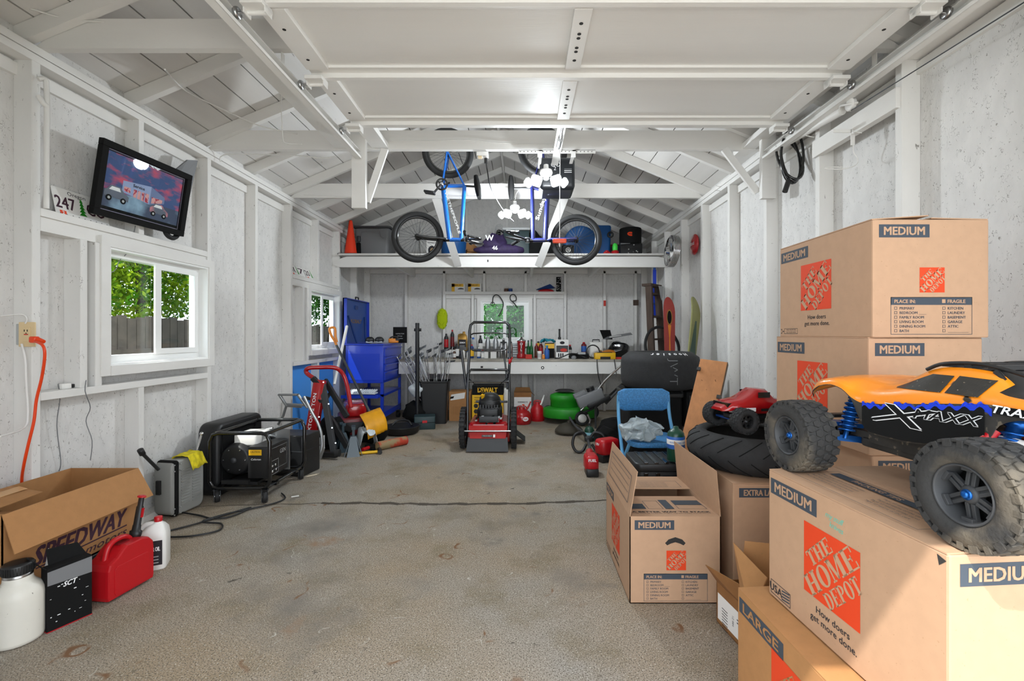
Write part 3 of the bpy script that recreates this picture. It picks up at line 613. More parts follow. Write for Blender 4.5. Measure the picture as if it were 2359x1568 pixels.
# print on the inside face of the left flap (faces right): drawn ruled panel
o2 = o.children[1]
def ruled(par):
    A = Vector((-w / 2, -L / 2, H)); B = Vector((-w / 2, L / 2, H)); C = Vector((-w / 2 + .033, L / 2, H + .197)); D = Vector((-w / 2 + .033, -L / 2, H + .197)); nn = Vector((.006, 0, 0)); q = MB()
    def P(u, v): return (A * (1 - u) * (1 - v) + B * u * (1 - v) + C * u * v + D * (1 - u) * v)
    for side in (-1,):
        for a, b, c, d in ((.1, .2, .9, .215), (.1, .8, .9, .815), (.1, .2, .11, .8), (.89, .2, .9, .8), (.14, .4, .85, .41), (.14, .55, .85, .56), (.14, .7, .85, .71)):
            off = Vector((-.0045, 0, 0)); q.add([P(a, b) + off, P(c, b) + off, P(c, d) + off, P(a, d) + off], [(0, 1, 2, 3)], 'ink_slate')
    q.build('printed_panel', par)
ruled(o2)
# small kraft box with white label
w, L, H = .17, .20, .165
o = thing('shipping_box', 'small open brown box with white shipping label between the moving boxes', 'cardboard box', (.895, 1.79, 0), 8)
q = MB(); shell(q, w, L, H, 'kraft_dark'); M = faceL(w, L, H); rct(q, M, .01, .02, .175, .125, 'paper'); q.text('TI', .02, 'ink_black', M @ T(.14, .09, .0004) @ R('Z', -90), bold=.02); q.text('1Z 884', .01, 'ink_black', M @ T(.11, .07, .0004) @ R('Z', -90)); q.text('||||||||', .03, 'ink_black', M @ T(.05, .04, .0004) @ R('Z', -90)); q.build('body', o)
MB().sheet((-w / 2, -L / 2, H), (-w / 2, L / 2, H), (-w / 2 - .05, L / 2, H + .07), (-w / 2 - .02, -L / 2, H + .09), .003, 'kraft_dark').build('flap', o)
MB().sheet((-w / 2 + .02, -L / 2, H), (w / 2, -L / 2, H), (w / 2, -L / 2 + .04, H + .05), (-w / 2 + .02, -L / 2 + .04, H + .05), .003, 'kraft_dark').build('flap', o)
w, L, H = .26, .26, .24
o = thing('cardboard_box', 'open tan box with raised flaps wedged below the extra large box', 'cardboard box', (.90, 1.58, 0), -14)
q = MB(); w = .24; L = .16; shell(q, w, L, H, 'kraft'); q.build('body', o)
MB().sheet((-w / 2, -L / 2, H), (-w / 2, L / 2, H), (-w / 2 - .02, L / 2 + .02, H + .16), (-w / 2 + .05, -L / 2, H + .13), .003, 'kraft').build('flap', o)
MB().sheet((-w / 2, L / 2, H), (w / 2, L / 2, H), (w / 2, L / 2 + .02, H + .17), (-w / 2 + .02, L / 2 + .02, H + .17), .003, 'kraft').build('flap', o)
MB().sheet((-w / 2, -L / 2, H), (w / 2, -L / 2, H), (w / 2, -L / 2 - .01, H - .12), (-w / 2, -L / 2 - .01, H - .12), .003, 'kraft').build('flap', o)
# ================= big toy truck =================
def rc_wheel(par, x, y, z, r, wd, side, dusty='rubber_dusty', rim='dark_grey', nut='blue_alu', nb=24, name='wheel'):
    """side -1: outer face looks to -x"""
    F = T(x, y, z) @ (R('Y', -90) if side < 0 else R('Y', 90))
    h = wd / 2; q = MB(F)
    prof = [(r * .52, -h * .78), (r * .62, -h * .97), (r * .74, -h), (r * .88, -h * .93), (r * .955, -h * .72), (r * .968, 0), (r * .955, h * .72), (r * .88, h * .93), (r * .74, h), (r * .62, h * .97), (r * .52, h * .78), (r * .50, 0)]
    q.ring(prof, dusty, n=48)
    for i in range(nb):
        a = 360 * i / nb
        for row, (zz, off, dz) in enumerate(((-.70, 0, .22), (-.24, .5, .20), (.24, 0, .20), (.70, .5, .22))):
            rr_ = r * (.98 if abs(zz) < .5 else .968); sz = 2 * PI * r / nb * .80; th_ = h * dz * 1.0
            hexa = [(-sz * .5, 0), (-sz * .28, th_), (sz * .28, th_), (sz * .5, 0), (sz * .28, -th_), (-sz * .28, -th_)]
            Mh = R('Z', a + off * 360 / nb) @ Matrix(((0, 0, 1, rr_ - r * .03), (1, 0, 0, 0), (0, 1, 0, zz * h), (0, 0, 0, 1)))
            q.loft([[(x_, y_, 0) for x_, y_ in hexa], [(x_, y_, r * .045) for x_, y_ in hexa], [(x_ * .86, y_ * .86, r * .056) for x_, y_ in hexa]], dusty, False, True, True, Mh)
        for s in (-1, 1): q.box((r * .91, 0, s * h * .90), (r * .13, 2 * PI * r / nb * (.62 if i % 2 else .4), h * .12), dusty, R('Z', a), b=r * .008)
    ty = q.build(name, par)
    q = MB(F); q.ring([(r * .46, -h * .75), (r * .54, -h * .78), (r * .545, h * .86), (r * .525, h * .90), (r * .50, h * .84), (r * .47, h * .2)], rim, n=40)
    q.lathe([(r * .48, -h * .1), (r * .48, -h * .05), (.001, -h * .05)], 'black_matte', None, 24)
    for k in range(6):
        for s in (-1, 1): q.box((r * .31, s * r * .052, h * .50), (r * .40, r * .07, h * .18), rim, R('Z', 60 * k) @ R('Y', 10), b=r * .014)
        q.box((r * .31, 0, h * .44), (r * .40, r * .05, h * .10), rim, R('Z', 60 * k) @ R('Y', 10))
        q.box((r * .455, 0, h * .55), (r * .07, r * .2, h * .2), rim, R('Z', 60 * k), b=r * .01)
    q.lathe([(r * .17, h * .25), (r * .17, h * .52), (r * .13, h * .62), (.001, h * .62)], rim, None, 20)
    q.build('rim', ty)
    MB(F).lathe([(r * .075, h * .6), (r * .075, h * .74), (r * .05, h * .80), (.001, h * .80)], nut, None, 6).lathe([(r * .095, h * .6), (r * .095, h * .67), (.001, h * .67)], nut, None, 16).build('wheel_nut', ty)
    return ty
def big_truck():
    o = thing('toy_truck', 'large orange and black radio controlled monster truck on the foreground box', 'toy truck', (1.075, 1.125, ZT), 4.3)
    R0 = .104; WB = .252; XO = .232
    for x, s in ((-XO, -1), (XO, 1)):
        for y in (-WB, WB): rc_wheel(o, x, y, R0, R0, .098, s)
    # chassis
    q = MB(); q.rbox((0, 0, .098), (.15, .44, .035), .02, 'mud').b2((-.075, -.3, .105), (.075, .3, .125), 'mud'); q.rbox((0, .27, .105), (.09, .10, .06), .015, 'black_plastic').rbox((0, -.27, .105), (.09, .10, .06), .015, 'black_plastic')
    q.prism([(-.06, -.02), (.06, -.02), (.05, .05), (-.05, .05)], 0, .006, 'mud', T(0, .33, .085)); q.b2((-.085, -.15, .10), (-.078, .17, .15), 'mud').b2((.078, -.15, .10), (.085, .17, .15), 'mud')
    q.b2((-.07, .335, .10), (.07, .365, .125), 'black_plastic').b2((-.06, .33, .14), (.06, .36, .15), 'black_plastic')
    q.build('chassis', o)
    for s in (-1, 1):
        for y in (-WB, WB):
            q = MB(); dy = .035
            for zz, h in ((.085, .018), (.128, .012)):
                q.add([(s * .06, y - dy, zz), (s * .06, y + dy, zz), (s * (XO - .045), y + .014, zz + .012), (s * (XO - .045), y - .014, zz + .012), (s * .06, y - dy, zz + h), (s * .06, y + dy, zz + h), (s * (XO - .045), y + .014, zz + .012 + h), (s * (XO - .045), y - .014, zz + .012 + h)], [(0, 1, 2, 3), (7, 6, 5, 4), (0, 4, 5, 1), (1, 5, 6, 2), (2, 6, 7, 3), (3, 7, 4, 0)], 'blue_alu')
            q.rbox((s * (XO - .045), y, .115), (.02, .05, .07), .006, 'blue_alu').cyl((s * .05, y, .112), (s * (XO - .04), y, .112), .007, 'dark_steel', n=8)
            q.build('suspension_arm', o)
            q = MB(); p0 = Vector((s * .135, y - (.055 if y > 0 else -.055), .105)); p1 = Vector((s * .095, y - (.05 if y > 0 else -.05), .235)); d = (p1 - p0)
            F = frame(p0, p1); q.lathe([(.006, 0), (.006, .03), (.013, .032), (.013, d.length - .02), (.017, d.length - .02), (.017, d.length - .005), (.008, d.length)], 'blue_alu', F, 14)
            pts = [(.019 * math.cos(t * .55), .019 * math.sin(t * .55), .02 + (d.length - .045) * t / 80) for t in range(81)]
            q.M = F; q.tube(pts, .0028, 'blue_alu', 6); q.build('shock', o)
    MB().tube([(-.12, -.13, .13), (-.15, -.17, .165), (-.13, -.19, .21)], .010, 'red_plastic', 10, sm=6).build('battery_lead', o)
    MB().rbox((-.0, -.19, .16), (.15, .10, .06), .02, 'dark_red').tube([(-.10, -.12, .18), (-.115, -.20, .19), (-.09, -.26, .175)], .009, 'white_plastic', 8, sm=5).build('receiver_box', o)
    # body shell: y, lower edge, skirt top, belt, top, half width low, half width belt, half width top
    K = [(.335, .205, .210, .222, .235, .125, .115, .06), (.31, .225, .228, .250, .262, .150, .140, .09), (.27, .248, .250, .268, .276, .158, .150, .10), (.22, .258, .260, .275, .282, .160, .152, .105), (.18, .250, .252, .268, .280, .158, .150, .105), (.155, .225, .228, .255, .276, .150, .142, .105), (.13, .170, .218, .250, .274, .146, .139, .105),
         (.105, .142, .220, .250, .272, .144, .137, .105), (.08, .140, .222, .252, .272, .143, .137, .103), (.04, .140, .228, .258, .283, .142, .137, .095), (.0, .140, .235, .264, .312, .142, .137, .085), (-.04, .145, .240, .267, .326, .142, .137, .082), (-.10, .155, .250, .270, .328, .142, .137, .080), (-.16, .165, .258, .275, .322, .142, .137, .080),
         (-.19, .190, .262, .277, .300, .144, .138, .085), (-.21, .225, .262, .277, .285, .148, .140, .10), (-.25, .242, .262, .275, .280, .152, .142, .105), (-.30, .240, .258, .272, .275, .155, .145, .105), (-.35, .200, .240, .262, .268, .145, .138, .10), (-.37, .180, .220, .245, .250, .125, .118, .09)]
    st = []
    for i in range(len(K) - 1):
        for j in range(3):
            t = j / 3; st.append(tuple(K[i][k] * (1 - t) + K[i + 1][k] * t for k in range(8)))
    st.append(K[-1])
    sm_ = [tuple((st[max(i - 1, 0)][k] + 2 * st[i][k] + st[min(i + 1, len(st) - 1)][k]) / 4 for k in range(8)) for i in range(len(st))]; st = sm_
    rings = []
    for y, a, b, c, d, wl, wb, wt in st:
        h_ = [(wl, a), (wl, (a + b) / 2), (wl, b), ((wl + wb) / 2 + .002, (b + c) / 2), (wb, c), (wb * .66 + wt * .34, c * .66 + d * .34), (wb * .33 + wt * .67, c * .33 + d * .67), (wt, d), (wt * .5, d + .003)]
        rings.append([(-x, y, z) for x, z in h_] + [(x, y, z) for x, z in h_[::-1]])
    q = MB(); n = 18; q.v = [Vector(p) for r in rings for p in r]
    for i in range(len(rings) - 1):
        yc = (st[i][0] + st[i + 1][0]) / 2
        for j in range(n - 1):
            mt = 'mud' if j in (0, 1, 15, 16) else 'orange_body'
            if yc < .0 and j in (7, 8, 9): mt = 'black_plastic'
            if yc < -.185 and j in (5, 6, 10, 11): mt = 'black_plastic'
            q.f.append((i * n + j, i * n + j + 1, (i + 1) * n + j + 1, (i + 1) * n + j)); q.m.append(q.mi(mt)); q.sm.append(True)
    bd = q.build('body_shell', o, rec=True)
    md = bd.modifiers.new('thickness', 'SOLIDIFY'); md.thickness = .002; md.offset = 0
    def prm(y):
        for i in range(len(st) - 1):
            if st[i][0] >= y >= st[i + 1][0]:
                t = (st[i][0] - y) / (st[i][0] - st[i + 1][0] + 1e-9); return [st[i][k] * (1 - t) + st[i + 1][k] * t for k in range(8)]
        return st[-1] if y < 0 else st[0]
    for s in (-1, 1):
        def side(y, z, e=.0045):
            g = prm(y)
            if z <= g[2]: x = g[5]
            elif z <= g[3]: x = g[5] + (g[6] - g[5]) * (z - g[2]) / (g[3] - g[2]) + .002
            else: x = g[6] + (g[7] - g[6]) * min(1, (z - g[3]) / max(1e-4, g[4] - g[3]))
            return (s * (x + e), y, z)
        def patch(mb, ya, yb, lo, hi, mt, e, n=12):
            for i in range(n):
                u0, u1 = i / n, (i + 1) / n; y0, y1 = ya + (yb - ya) * u0, ya + (yb - ya) * u1
                for k in range(4):
                    v0, v1 = k / 4, (k + 1) / 4; f = lambda u, v: lo(u) + (hi(u) - lo(u)) * v
                    mb.add([side(y0, f(u0, v0), e), side(y1, f(u1, v0), e), side(y1, f(u1, v1), e), side(y0, f(u0, v1), e)], [(0, 1, 2, 3)], mt)
        w_ = MB(); patch(w_, .045, -.083, lambda u: .2695 + .003 * u, lambda u: min(.272 + .065 * u, .310), 'window_smoke', .0042); patch(w_, -.093, -.168, lambda u: .273, lambda u: .311 - .003 * u, 'window_smoke', .0042)
        w_.build('side_window', bd)
        g = MB()
        edge = lambda u: prm(.12 - .32 * u)[2] + .0035 * math.sin(u * 23) + .003 * math.sin(u * 61 + 1) + .002 * math.sin(u * 131)
        patch(g, .12, -.20, lambda u: edge(u) - .016, edge, 'blue_body', .0040, 70); patch(g, .12, -.185, lambda u: prm(.12 - .305 * u)[1] + .004, lambda u: prm(.12 - .305 * u)[2] - .010 + .005 * math.sin(u * 60), 'black_matte', .0046, 60)
        patch(g, -.21, -.33, lambda u: .246, lambda u: .262, 'black_matte', .0046, 8)
        Mt = basis((s * .1478, 0, .17), (0, s, 0), (0, .05 * s * -s, 1)) if 0 else basis((s * .1478, 0, .17), (0, s, 0), (0, 0, 1))
        for dz, mt, bo in ((0, 'ink_white', .042), (.0008, 'black_matte', .0)):
            g.text('X', .050, mt, Mt @ T(-.005, .010, dz), bold=bo, shear=.35, wd=.20); g.text('MAXX', .022, mt, Mt @ T(.105, .040, dz) @ R('Z', 3), bold=bo * 1.6 if bo else .012, shear=.35, wd=.155)
        g.text('TRAXXAS', .016, 'ink_white', Mt @ T(.275, .077, .013) @ R('Z', -2), bold=.02, shear=.3, wd=.13)
        g.build('side_graphics', bd)
    q = MB()
    for s in (-1, 1): q.tube([(s * .084, -.0, .318), (s * .078, -.04, .335), (s * .075, -.13, .337), (s * .085, -.25, .308), (s * .10, -.34, .282)], .0045, 'black_plastic', 8, sm=5)
    for y in (-.04, -.09, -.14): q.b2((-.078, y - .008, .328), (.078, y + .008, .338), 'black_plastic')
    q.tube([(-.09, -.2, .28), (-.08, -.15, .325)], .006, 'black_plastic').tube([(.09, -.2, .28), (.08, -.15, .325)], .006, 'black_plastic'); q.build('roof_bars', bd)
    return o
big_truck()
# ================= left side, near to far =================
# white insulated jug
o = thing('insulated_jug', 'large worn white insulated jug with black lid in the near left corner', 'jug', (-1.95, 1.76, 0), 20); o.scale = (.86, .86, .9)
MB().lathe([(.07, 0), (.083, .006), (.086, .02), (.086, .195), (.083, .213), (.072, .235), (.058, .248), (.050, .260), (.048, .285), (.045, .287)], 'white_worn', n=40).build('body', o)
MB().lathe([(.049, 0), (.0495, .012), (.045, .013)], 'steel', T(0, 0, .278), 32).build('steel_collar', o)
q = MB().lathe([(.051, 0), (.053, .004), (.053, .036), (.049, .042), (.03, .044), (.001, .044)], 'black_plastic', T(0, 0, .291), 40)
for i in range(36): q.box((.0535, 0, .31), (.003, .005, .03), 'black_plastic', R('Z', i * 10))
q.build('lid', o)
MB().tube([(-.055, .02, .30), (-.10, 0, .305), (-.13, -.02, .295), (-.14, -.03, .27)], .013, 'black_plastic', 8, sm=5, flat=.5).build('carry_strap', o)
# small black box
o = thing('black_box', 'small scuffed black cardboard box standing beside the white jug', 'box', (-1.87, 1.87, 0), -24); o.scale = (1, 1, 1.2)
q = MB().box((0, 0, .105), (.05, .14, .21), 'black_matte', b=.002).sheet((.0252, -.069, .155), (.0252, .069, .15), (.0252, .069, .205), (.0252, -.069, .20), .0008, 'mid_grey')
q.text('SCT', .016, 'ink_white', basis((.0262, 0, .135), (0, 1, 0), (0, 0, 1)), bold=.03, shear=.3); q.box((0, 0, .002), (.051, .141, .003), 'red_plastic')
random.seed(5)
for i in range(14): q.box((.0256, random.uniform(-.06, .06), random.uniform(.02, .15)), (.0006, random.uniform(.002, .01), random.uniform(.001, .003)), 'ink_white', R('Y', 0))
q.build('body', o)
MB().sheet((-.025, -.07, .21), (.02, -.07, .21), (.0, -.12, .265), (-.03, -.10, .25), .002, 'black_matte').build('flap', o); MB().sheet((-.025, .07, .21), (-.02, -.05, .21), (-.04, -.05, .26), (-.045, .05, .25), .002, 'black_matte').build('flap', o)
solo(MB().lathe([(.016, 0), (.016, .04), (.012, .05), (.004, .10), (.002, .11)], 'white_plastic', T(0, 0, .17), 14).lathe([(.03, 0), (.032, .01), (.032, .15), (.016, .172)], 'white_plastic', None, 16), 'glue_bottle', 'white bottle with pointed nozzle behind the black box', 'bottle', (-2.0, 1.92, 0), 0)
# red petrol can
o = thing('fuel_can', 'red plastic fuel can with tall black pouring spout on the floor', 'fuel can', (-1.852, 2.10, 0), -7); o.scale = (.97, .74, .86)
q = MB(); sec = []
prof = [(-.14, .012), (-.145, .03), (-.145, .165), (-.135, .195), (-.09, .215), (-.055, .245), (-.03, .262), (.07, .262), (.115, .25), (.14, .225), (.145, .19), (.145, .03), (.14, .012)]
hole = None
for x, i in ((-.062, .014), (-.056, .004), (-.045, 0), (.045, 0), (.056, .004), (.062, .014)):
    sec.append([(x, y * (1 - i * 3), .13 + (z - .13) * (1 - i * 3.4)) for y, z in prof])
q.loft(sec, 'red_plastic', False); 
for sx in (-1, 1): q.rbox((0, 0, 0), (.22, .15, .004), .02, 'red_plastic', basis((sx * .0625, 0, .10), (0, 1, 0), (0, 0, 1)))
q.build('body', o)
MB().tube([(0, -.105, .19), (0, -.085, .255), (0, -.045, .283), (0, .02, .283), (0, .055, .26)], .014, 'red_plastic', 10, sm=5).box((0, -.01, .265), (.05, .07, .006), 'dark_red').build('handle', o)
s_ = MB().lathe([(.026, 0), (.028, .01), (.028, .028), (.02, .032), (.019, .06), (.017, .062), (.0165, .16), (.013, .165), (.0125, .215)], 'black_plastic', T(0, .09, .258) @ R('X', -6) @ R('Y', 5), 18).build('spout', o)
MB().lathe([(.02, .212), (.021, .217), (.015, .222), (.001, .223)], 'red_plastic', T(0, .09, .258) @ R('X', -6) @ R('Y', 5), 14).box((.016, 0, .13), (.012, .012, .05), 'red_plastic', T(0, .09, .258) @ R('X', -6) @ R('Y', 5)).build('red_cap', s_)
# white oil jug with red cap
def oil_jug(name, label, loc, rz, w, d, h, m, capm, lab, cat='bottle', group=None, text=None, handle=True):
    o = thing(name, label, cat, loc, rz, group); q = MB(); rs = []
    for z, k in ((0, .93), (.008, 1), (h * .62, 1), (h * .74, .93), (h * .84, .55), (h * .88, .32), (h * .9, .3)):
        rs.append([(x + (w * .18 * (1 - k) if k < .9 else 0), y, z) for x, y in rrect(w * k, d * (k if k > .5 else max(k * w / d, .3)), min(w, d) * .18, 3)])
    q.loft(rs, m)
    if handle: q.tube([(-w * .42, 0, h * .60), (-w * .44, 0, h * .8), (-w * .2, 0, h * .86), (w * .05, 0, h * .84)], d * .12, m, 8, sm=4)
    q.build('body', o)
    MB().lathe([(w * .15, 0), (w * .155, .004), (w * .15, h * .09), (w * .1, h * .1)], capm, T(w * .13, 0, h * .895), 16).build('cap', o)
    if lab:
        l = MB(); M = basis((0, -d / 2 - .0008, 0), (1, 0, 0), (0, 0, 1)); rct(l, M, -w * .38, h * .1, w * .38, h * .58, lab)
        if text: l.text(text, h * .08, 'ink_white' if lab != 'paper' else 'ink_black', M @ T(0, h * .38, .0004), bold=.03, wd=w * .6)
        for r in range(3): rct(l, M @ T(0, 0, .0004), -w * .28, h * (.14 + .06 * r), w * .25, h * (.16 + .06 * r), 'light_grey')
        l.build('label', o)
    return o
o = oil_jug('oil_jug', 'white motor oil jug with red cap behind the red fuel can', (-1.875, 2.32, 0), 25, .115, .105, .255, 'white_plastic', 'red_plastic', 'ink_black', text='MOTOR OIL')
# big kraft carton with SPEEDWAY
o = thing('parts_carton', 'long brown parts box with drooping flap against the left wall', 'cardboard box', (-2.175, 2.06, .158), 0)
w, L, H = .35, .62, .328
q = MB(); shell(q, w, L, H, 'kraft', inner='kraft'); M = basis((w / 2 + .0006, -L / 2, 0), (0, 1, 0), (0, 0, 1))
q.text('SPEEDWAY', .075, 'ink_plum', M @ T(.33, .072, 0), bold=.03, shear=.35, wd=.44); q.text('motors', .034, 'ink_plum', M @ T(.44, .018, 0), bold=.01, shear=.35, wd=.22)
q.add([(.12, .058, 0), (.55, .058, 0), (.55, .065, 0), (.12, .064, 0)], [(0, 1, 2, 3)], 'ink_plum', False, M); q.add([(.26, .06, 0), (.30, .06, 0), (.34, .012, 0), (.335, .008, 0)], [(0, 1, 2, 3)], 'ink_plum', False, M)
q.build('body', o)
MB().sheet((w / 2, -L / 2, H), (w / 2, L / 2, H), (w / 2 + .07, L / 2 + .01, H - .145), (w / 2 + .06, -L / 2 - .01, H - .145), .003, 'kraft').build('flap', o)
MB().sheet((-w / 2, -L / 2, H), (-w / 2, L / 2 - .28, H), (-w / 2 + .17, L / 2 - .30, H - .02), (-w / 2 + .17, -L / 2, H - .035), .003, 'kraft').build('flap', o); MB().sheet((-w / 2 + .02, -L / 2, H - .012), (-w / 2 + .05, L / 2 - .29, H + .002), (-w / 2 + .10, L / 2 - .30, H - .005), (-w / 2 + .07, -L / 2, H - .018), .0015, 'tape').build('tape_strip', o)
MB().sheet((-w / 2, -L / 2, H), (w / 2, -L / 2, H), (w / 2, -L / 2 + .20, H - .09), (-w / 2, -L / 2 + .20, H - .05), .003, 'kraft').build('flap', o)
o = thing('black_crate', 'black plastic parts tray under the long brown box', 'crate', (-2.16, 2.06, 0), 0)
q = MB().b2((-.16, -.28, 0), (.155, .30, .15), 'black_plastic', b=.008); q.b2((.155, .02, .03), (.20, .22, .11), 'black_matte', b=.006).b2((.16, -.2, .02), (.19, -.02, .09), 'dark_grey', b=.004)
q.cyl((.17, .26, .10), (.19, .05, .12), .018, 'chrome', n=12).cyl((.17, .15, .135), (.2, -.1, .125), .012, 'black_plastic', n=10); q.b2((.158, -.25, .11), (.20, -.05, .14), 'light_grey').build('body', o)
# outlet, plug, cord, conduit
o = thing('power_outlet', 'cream power outlet on a grey steel box on the first left stud', 'outlet', tuple(W(62, 770, 2.21)), 0)
q = MB(); q.box((.0, .0, 0), (.052, .052, .10), 'light_grey', b=.004).build('steel_box', o)
M = basis((.03, -.03, .0), (1, 0, 0), (0, 0, 1)); q = MB(); q.rbox((0.005, 0, .0), (.078, .118, .006), .004, 'cream', M); q.rbox((.005, 0, .004), (.036, .07, .004), .003, 'cream', M)
for yy in (.018,): 
    for xx in (-.008, .006): q.box((xx + .005, yy, .0065), (.003, .010, .001), 'black_matte', M)
    q.box((.005, yy - .012, .0065), (.005, .004, .001), 'black_matte', M)
q.box((.005, 0, .0065), (.018, .005, .002), 'ink_red', M).build('cover_plate', o)
o = thing('extension_cord', 'orange extension cord plugged into the outlet and hanging down the left wall', 'cord', (-2.38, 2.14, 0), 0)
A = Vector((-2.38, 2.14, 0)); P = [W(78, 785, 2.13), W(98, 795, 2.10), W(103, 820, 2.10), W(96, 870, 2.12), W(84, 920, 2.13), W(78, 970, 2.13), W(66, 1020, 2.13), W(55, 1070, 2.14), W(50, 1110, 2.18), W(52, 1180, 2.2)]
MB().tube([p - A for p in P], .006, 'orange_plastic', 8, sm=6).build('cable', o)
q = MB(); p = W(84, 782, 2.135) - A; q.rbox((0, 0, 0), (.034, .028, .03), .01, 'orange_plastic', T(*(p - Vector((.01, 0, 0))))).lathe([(.012, 0), (.009, .03)], 'orange_plastic', T(*(p + Vector((.006, 0, 0)))) @ R('Y', 110), 12).build('plug', o)
o = thing('wall_conduit', 'white cable running down and away from the left outlet', 'cable', (-2.43, 2.15, 0)); A = Vector((-2.43, 2.15, 0))
MB().tube([p - A for p in (W(50, 792, 2.16), W(58, 830, 2.15), W(60, 880, 2.15), W(64, 950, 2.15), W(55, 985, 2.12), W(0, 1005, 1.95))], .0045, 'white_metal', 8, sm=5).build('cable', o)
MB().tube([p - A for p in (W(58, 745, 2.17), W(62, 735, 2.17), W(50, 724, 2.16), W(0, 728, 2.05))], .0035, 'white_metal', 6, sm=5).build('cable', o)
o = thing('conduit_pipe', 'white painted pipe with elbow on the first left stud', 'pipe', (-2.34, 2.23, 2.3)); A = Vector((-2.34, 2.23, 2.3))
MB().tube([p - A for p in (W(88, 182, 2.2), W(104, 182, 2.22), W(107, 200, 2.22), W(108, 245, 2.22), W(107, 480, 2.22))], .011, 'white_metal', 10, sm=3).tube([p - A for p in (W(90, 222, 2.2), W(100, 238, 2.2), W(108, 245, 2.22))], .012, 'white_metal', 10).build('pipe', o)
for nm, lb, pts in (('thin_wire', 'thin grey wire looping from the framed print past the window to the sill', [W(312, 520, 2.80), W(298, 575, 2.78), W(275, 600, 2.75), W(262, 625, 2.7), W(205, 645, 2.62), W(175, 685, 2.5), W(174, 720, 2.5), W(188, 800, 2.5), W(190, 840, 2.5), W(200, 860, 2.5), W(196, 900, 2.42), W(208, 938, 2.5), W(198, 970, 2.5), W(212, 1015, 2.5), W(208, 1060, 2.5)]),
                    ('charger_cable', 'thin grey cable dropping from the small charger on the sill rail', [W(134, 884, 2.36), W(138, 920, 2.37), W(131, 980, 2.37), W(140, 1060, 2.4), W(136, 1085, 2.4)])):
    A = pts[0]; solo(MB().tube([p - A for p in pts], .0022, 'mid_grey', 5, sm=4), nm, lb, 'wire', tuple(A))
o = thing('usb_charger', 'small black charger with white plug lying on the window sill rail', 'charger', (-2.40, 2.39, .895))
MB().box((0, 0, .014), (.02, .05, .028), 'white_plastic', b=.004).build('plug', o); MB().box((.0, .07, .012), (.02, .08, .018), 'black_plastic', b=.004).build('body', o)
# licence plates
def plate_car(label, loc, rz, chars, tilt=0, h=.152, w=.305, grp=None, tail='CO'):
    o = thing('licence_plate', label, 'licence plate', loc, 0, grp); o.rotation_euler = (math.radians(tilt), 0, math.radians(rz))
    q = MB(); M = basis((0, 0, h / 2), (1, 0, 0), (0, 0, 1)); q.rbox((0, 0, 0), (w, h, .0015), .01, 'paper', M); M = M @ T(0, 0, .0014)
    q.text(chars, .065, 'ink_plum', M @ T(-w * .30, -.035, 0), bold=.015, wd=.105); q.text(tail, .065, 'ink_plum', M @ T(w * .26, -.035, 0), bold=.015, wd=.105)
    q.text('Oregon', .022, 'ink_black', M @ T(-.02, .045, 0), wd=.10)
    for i in range(5): q.add([(-.022 + i * .003, -.05 + i * .018, 0), (.022 - i * .003, -.05 + i * .018, 0), (0, -.025 + i * .018, 0)], [(0, 1, 2)], 'green_mower', False, M)
    rct(q, M, -.13, -.07, -.095, -.048, 'orange_plastic'); q.text('2', .016, 'ink_white', M @ T(-.112, -.067, .0003), bold=.03)
    for i in range(9): q.add([(-.14 + i * .033, -.074, 0), (-.115 + i * .033, -.074, 0), (-.128 + i * .033, -.062, 0)], [(0, 1, 2)], 'ink_black', False, M)
    q.build('plate', o); return o
plate_car('cream licence plate numbered 247 beside the framed print', (-2.405, 2.50, 1.802), 90, '247', tilt=-12)
plate_car('upper weathered licence plate over the far left window', (-2.40, 4.90, 1.802), 90, '91K', tilt=-25, tail='7')
plate_car('second licence plate leaning beside another over the far left window', (-2.40, 5.22, 1.802), 90, '20', tilt=-25, tail='5Y')
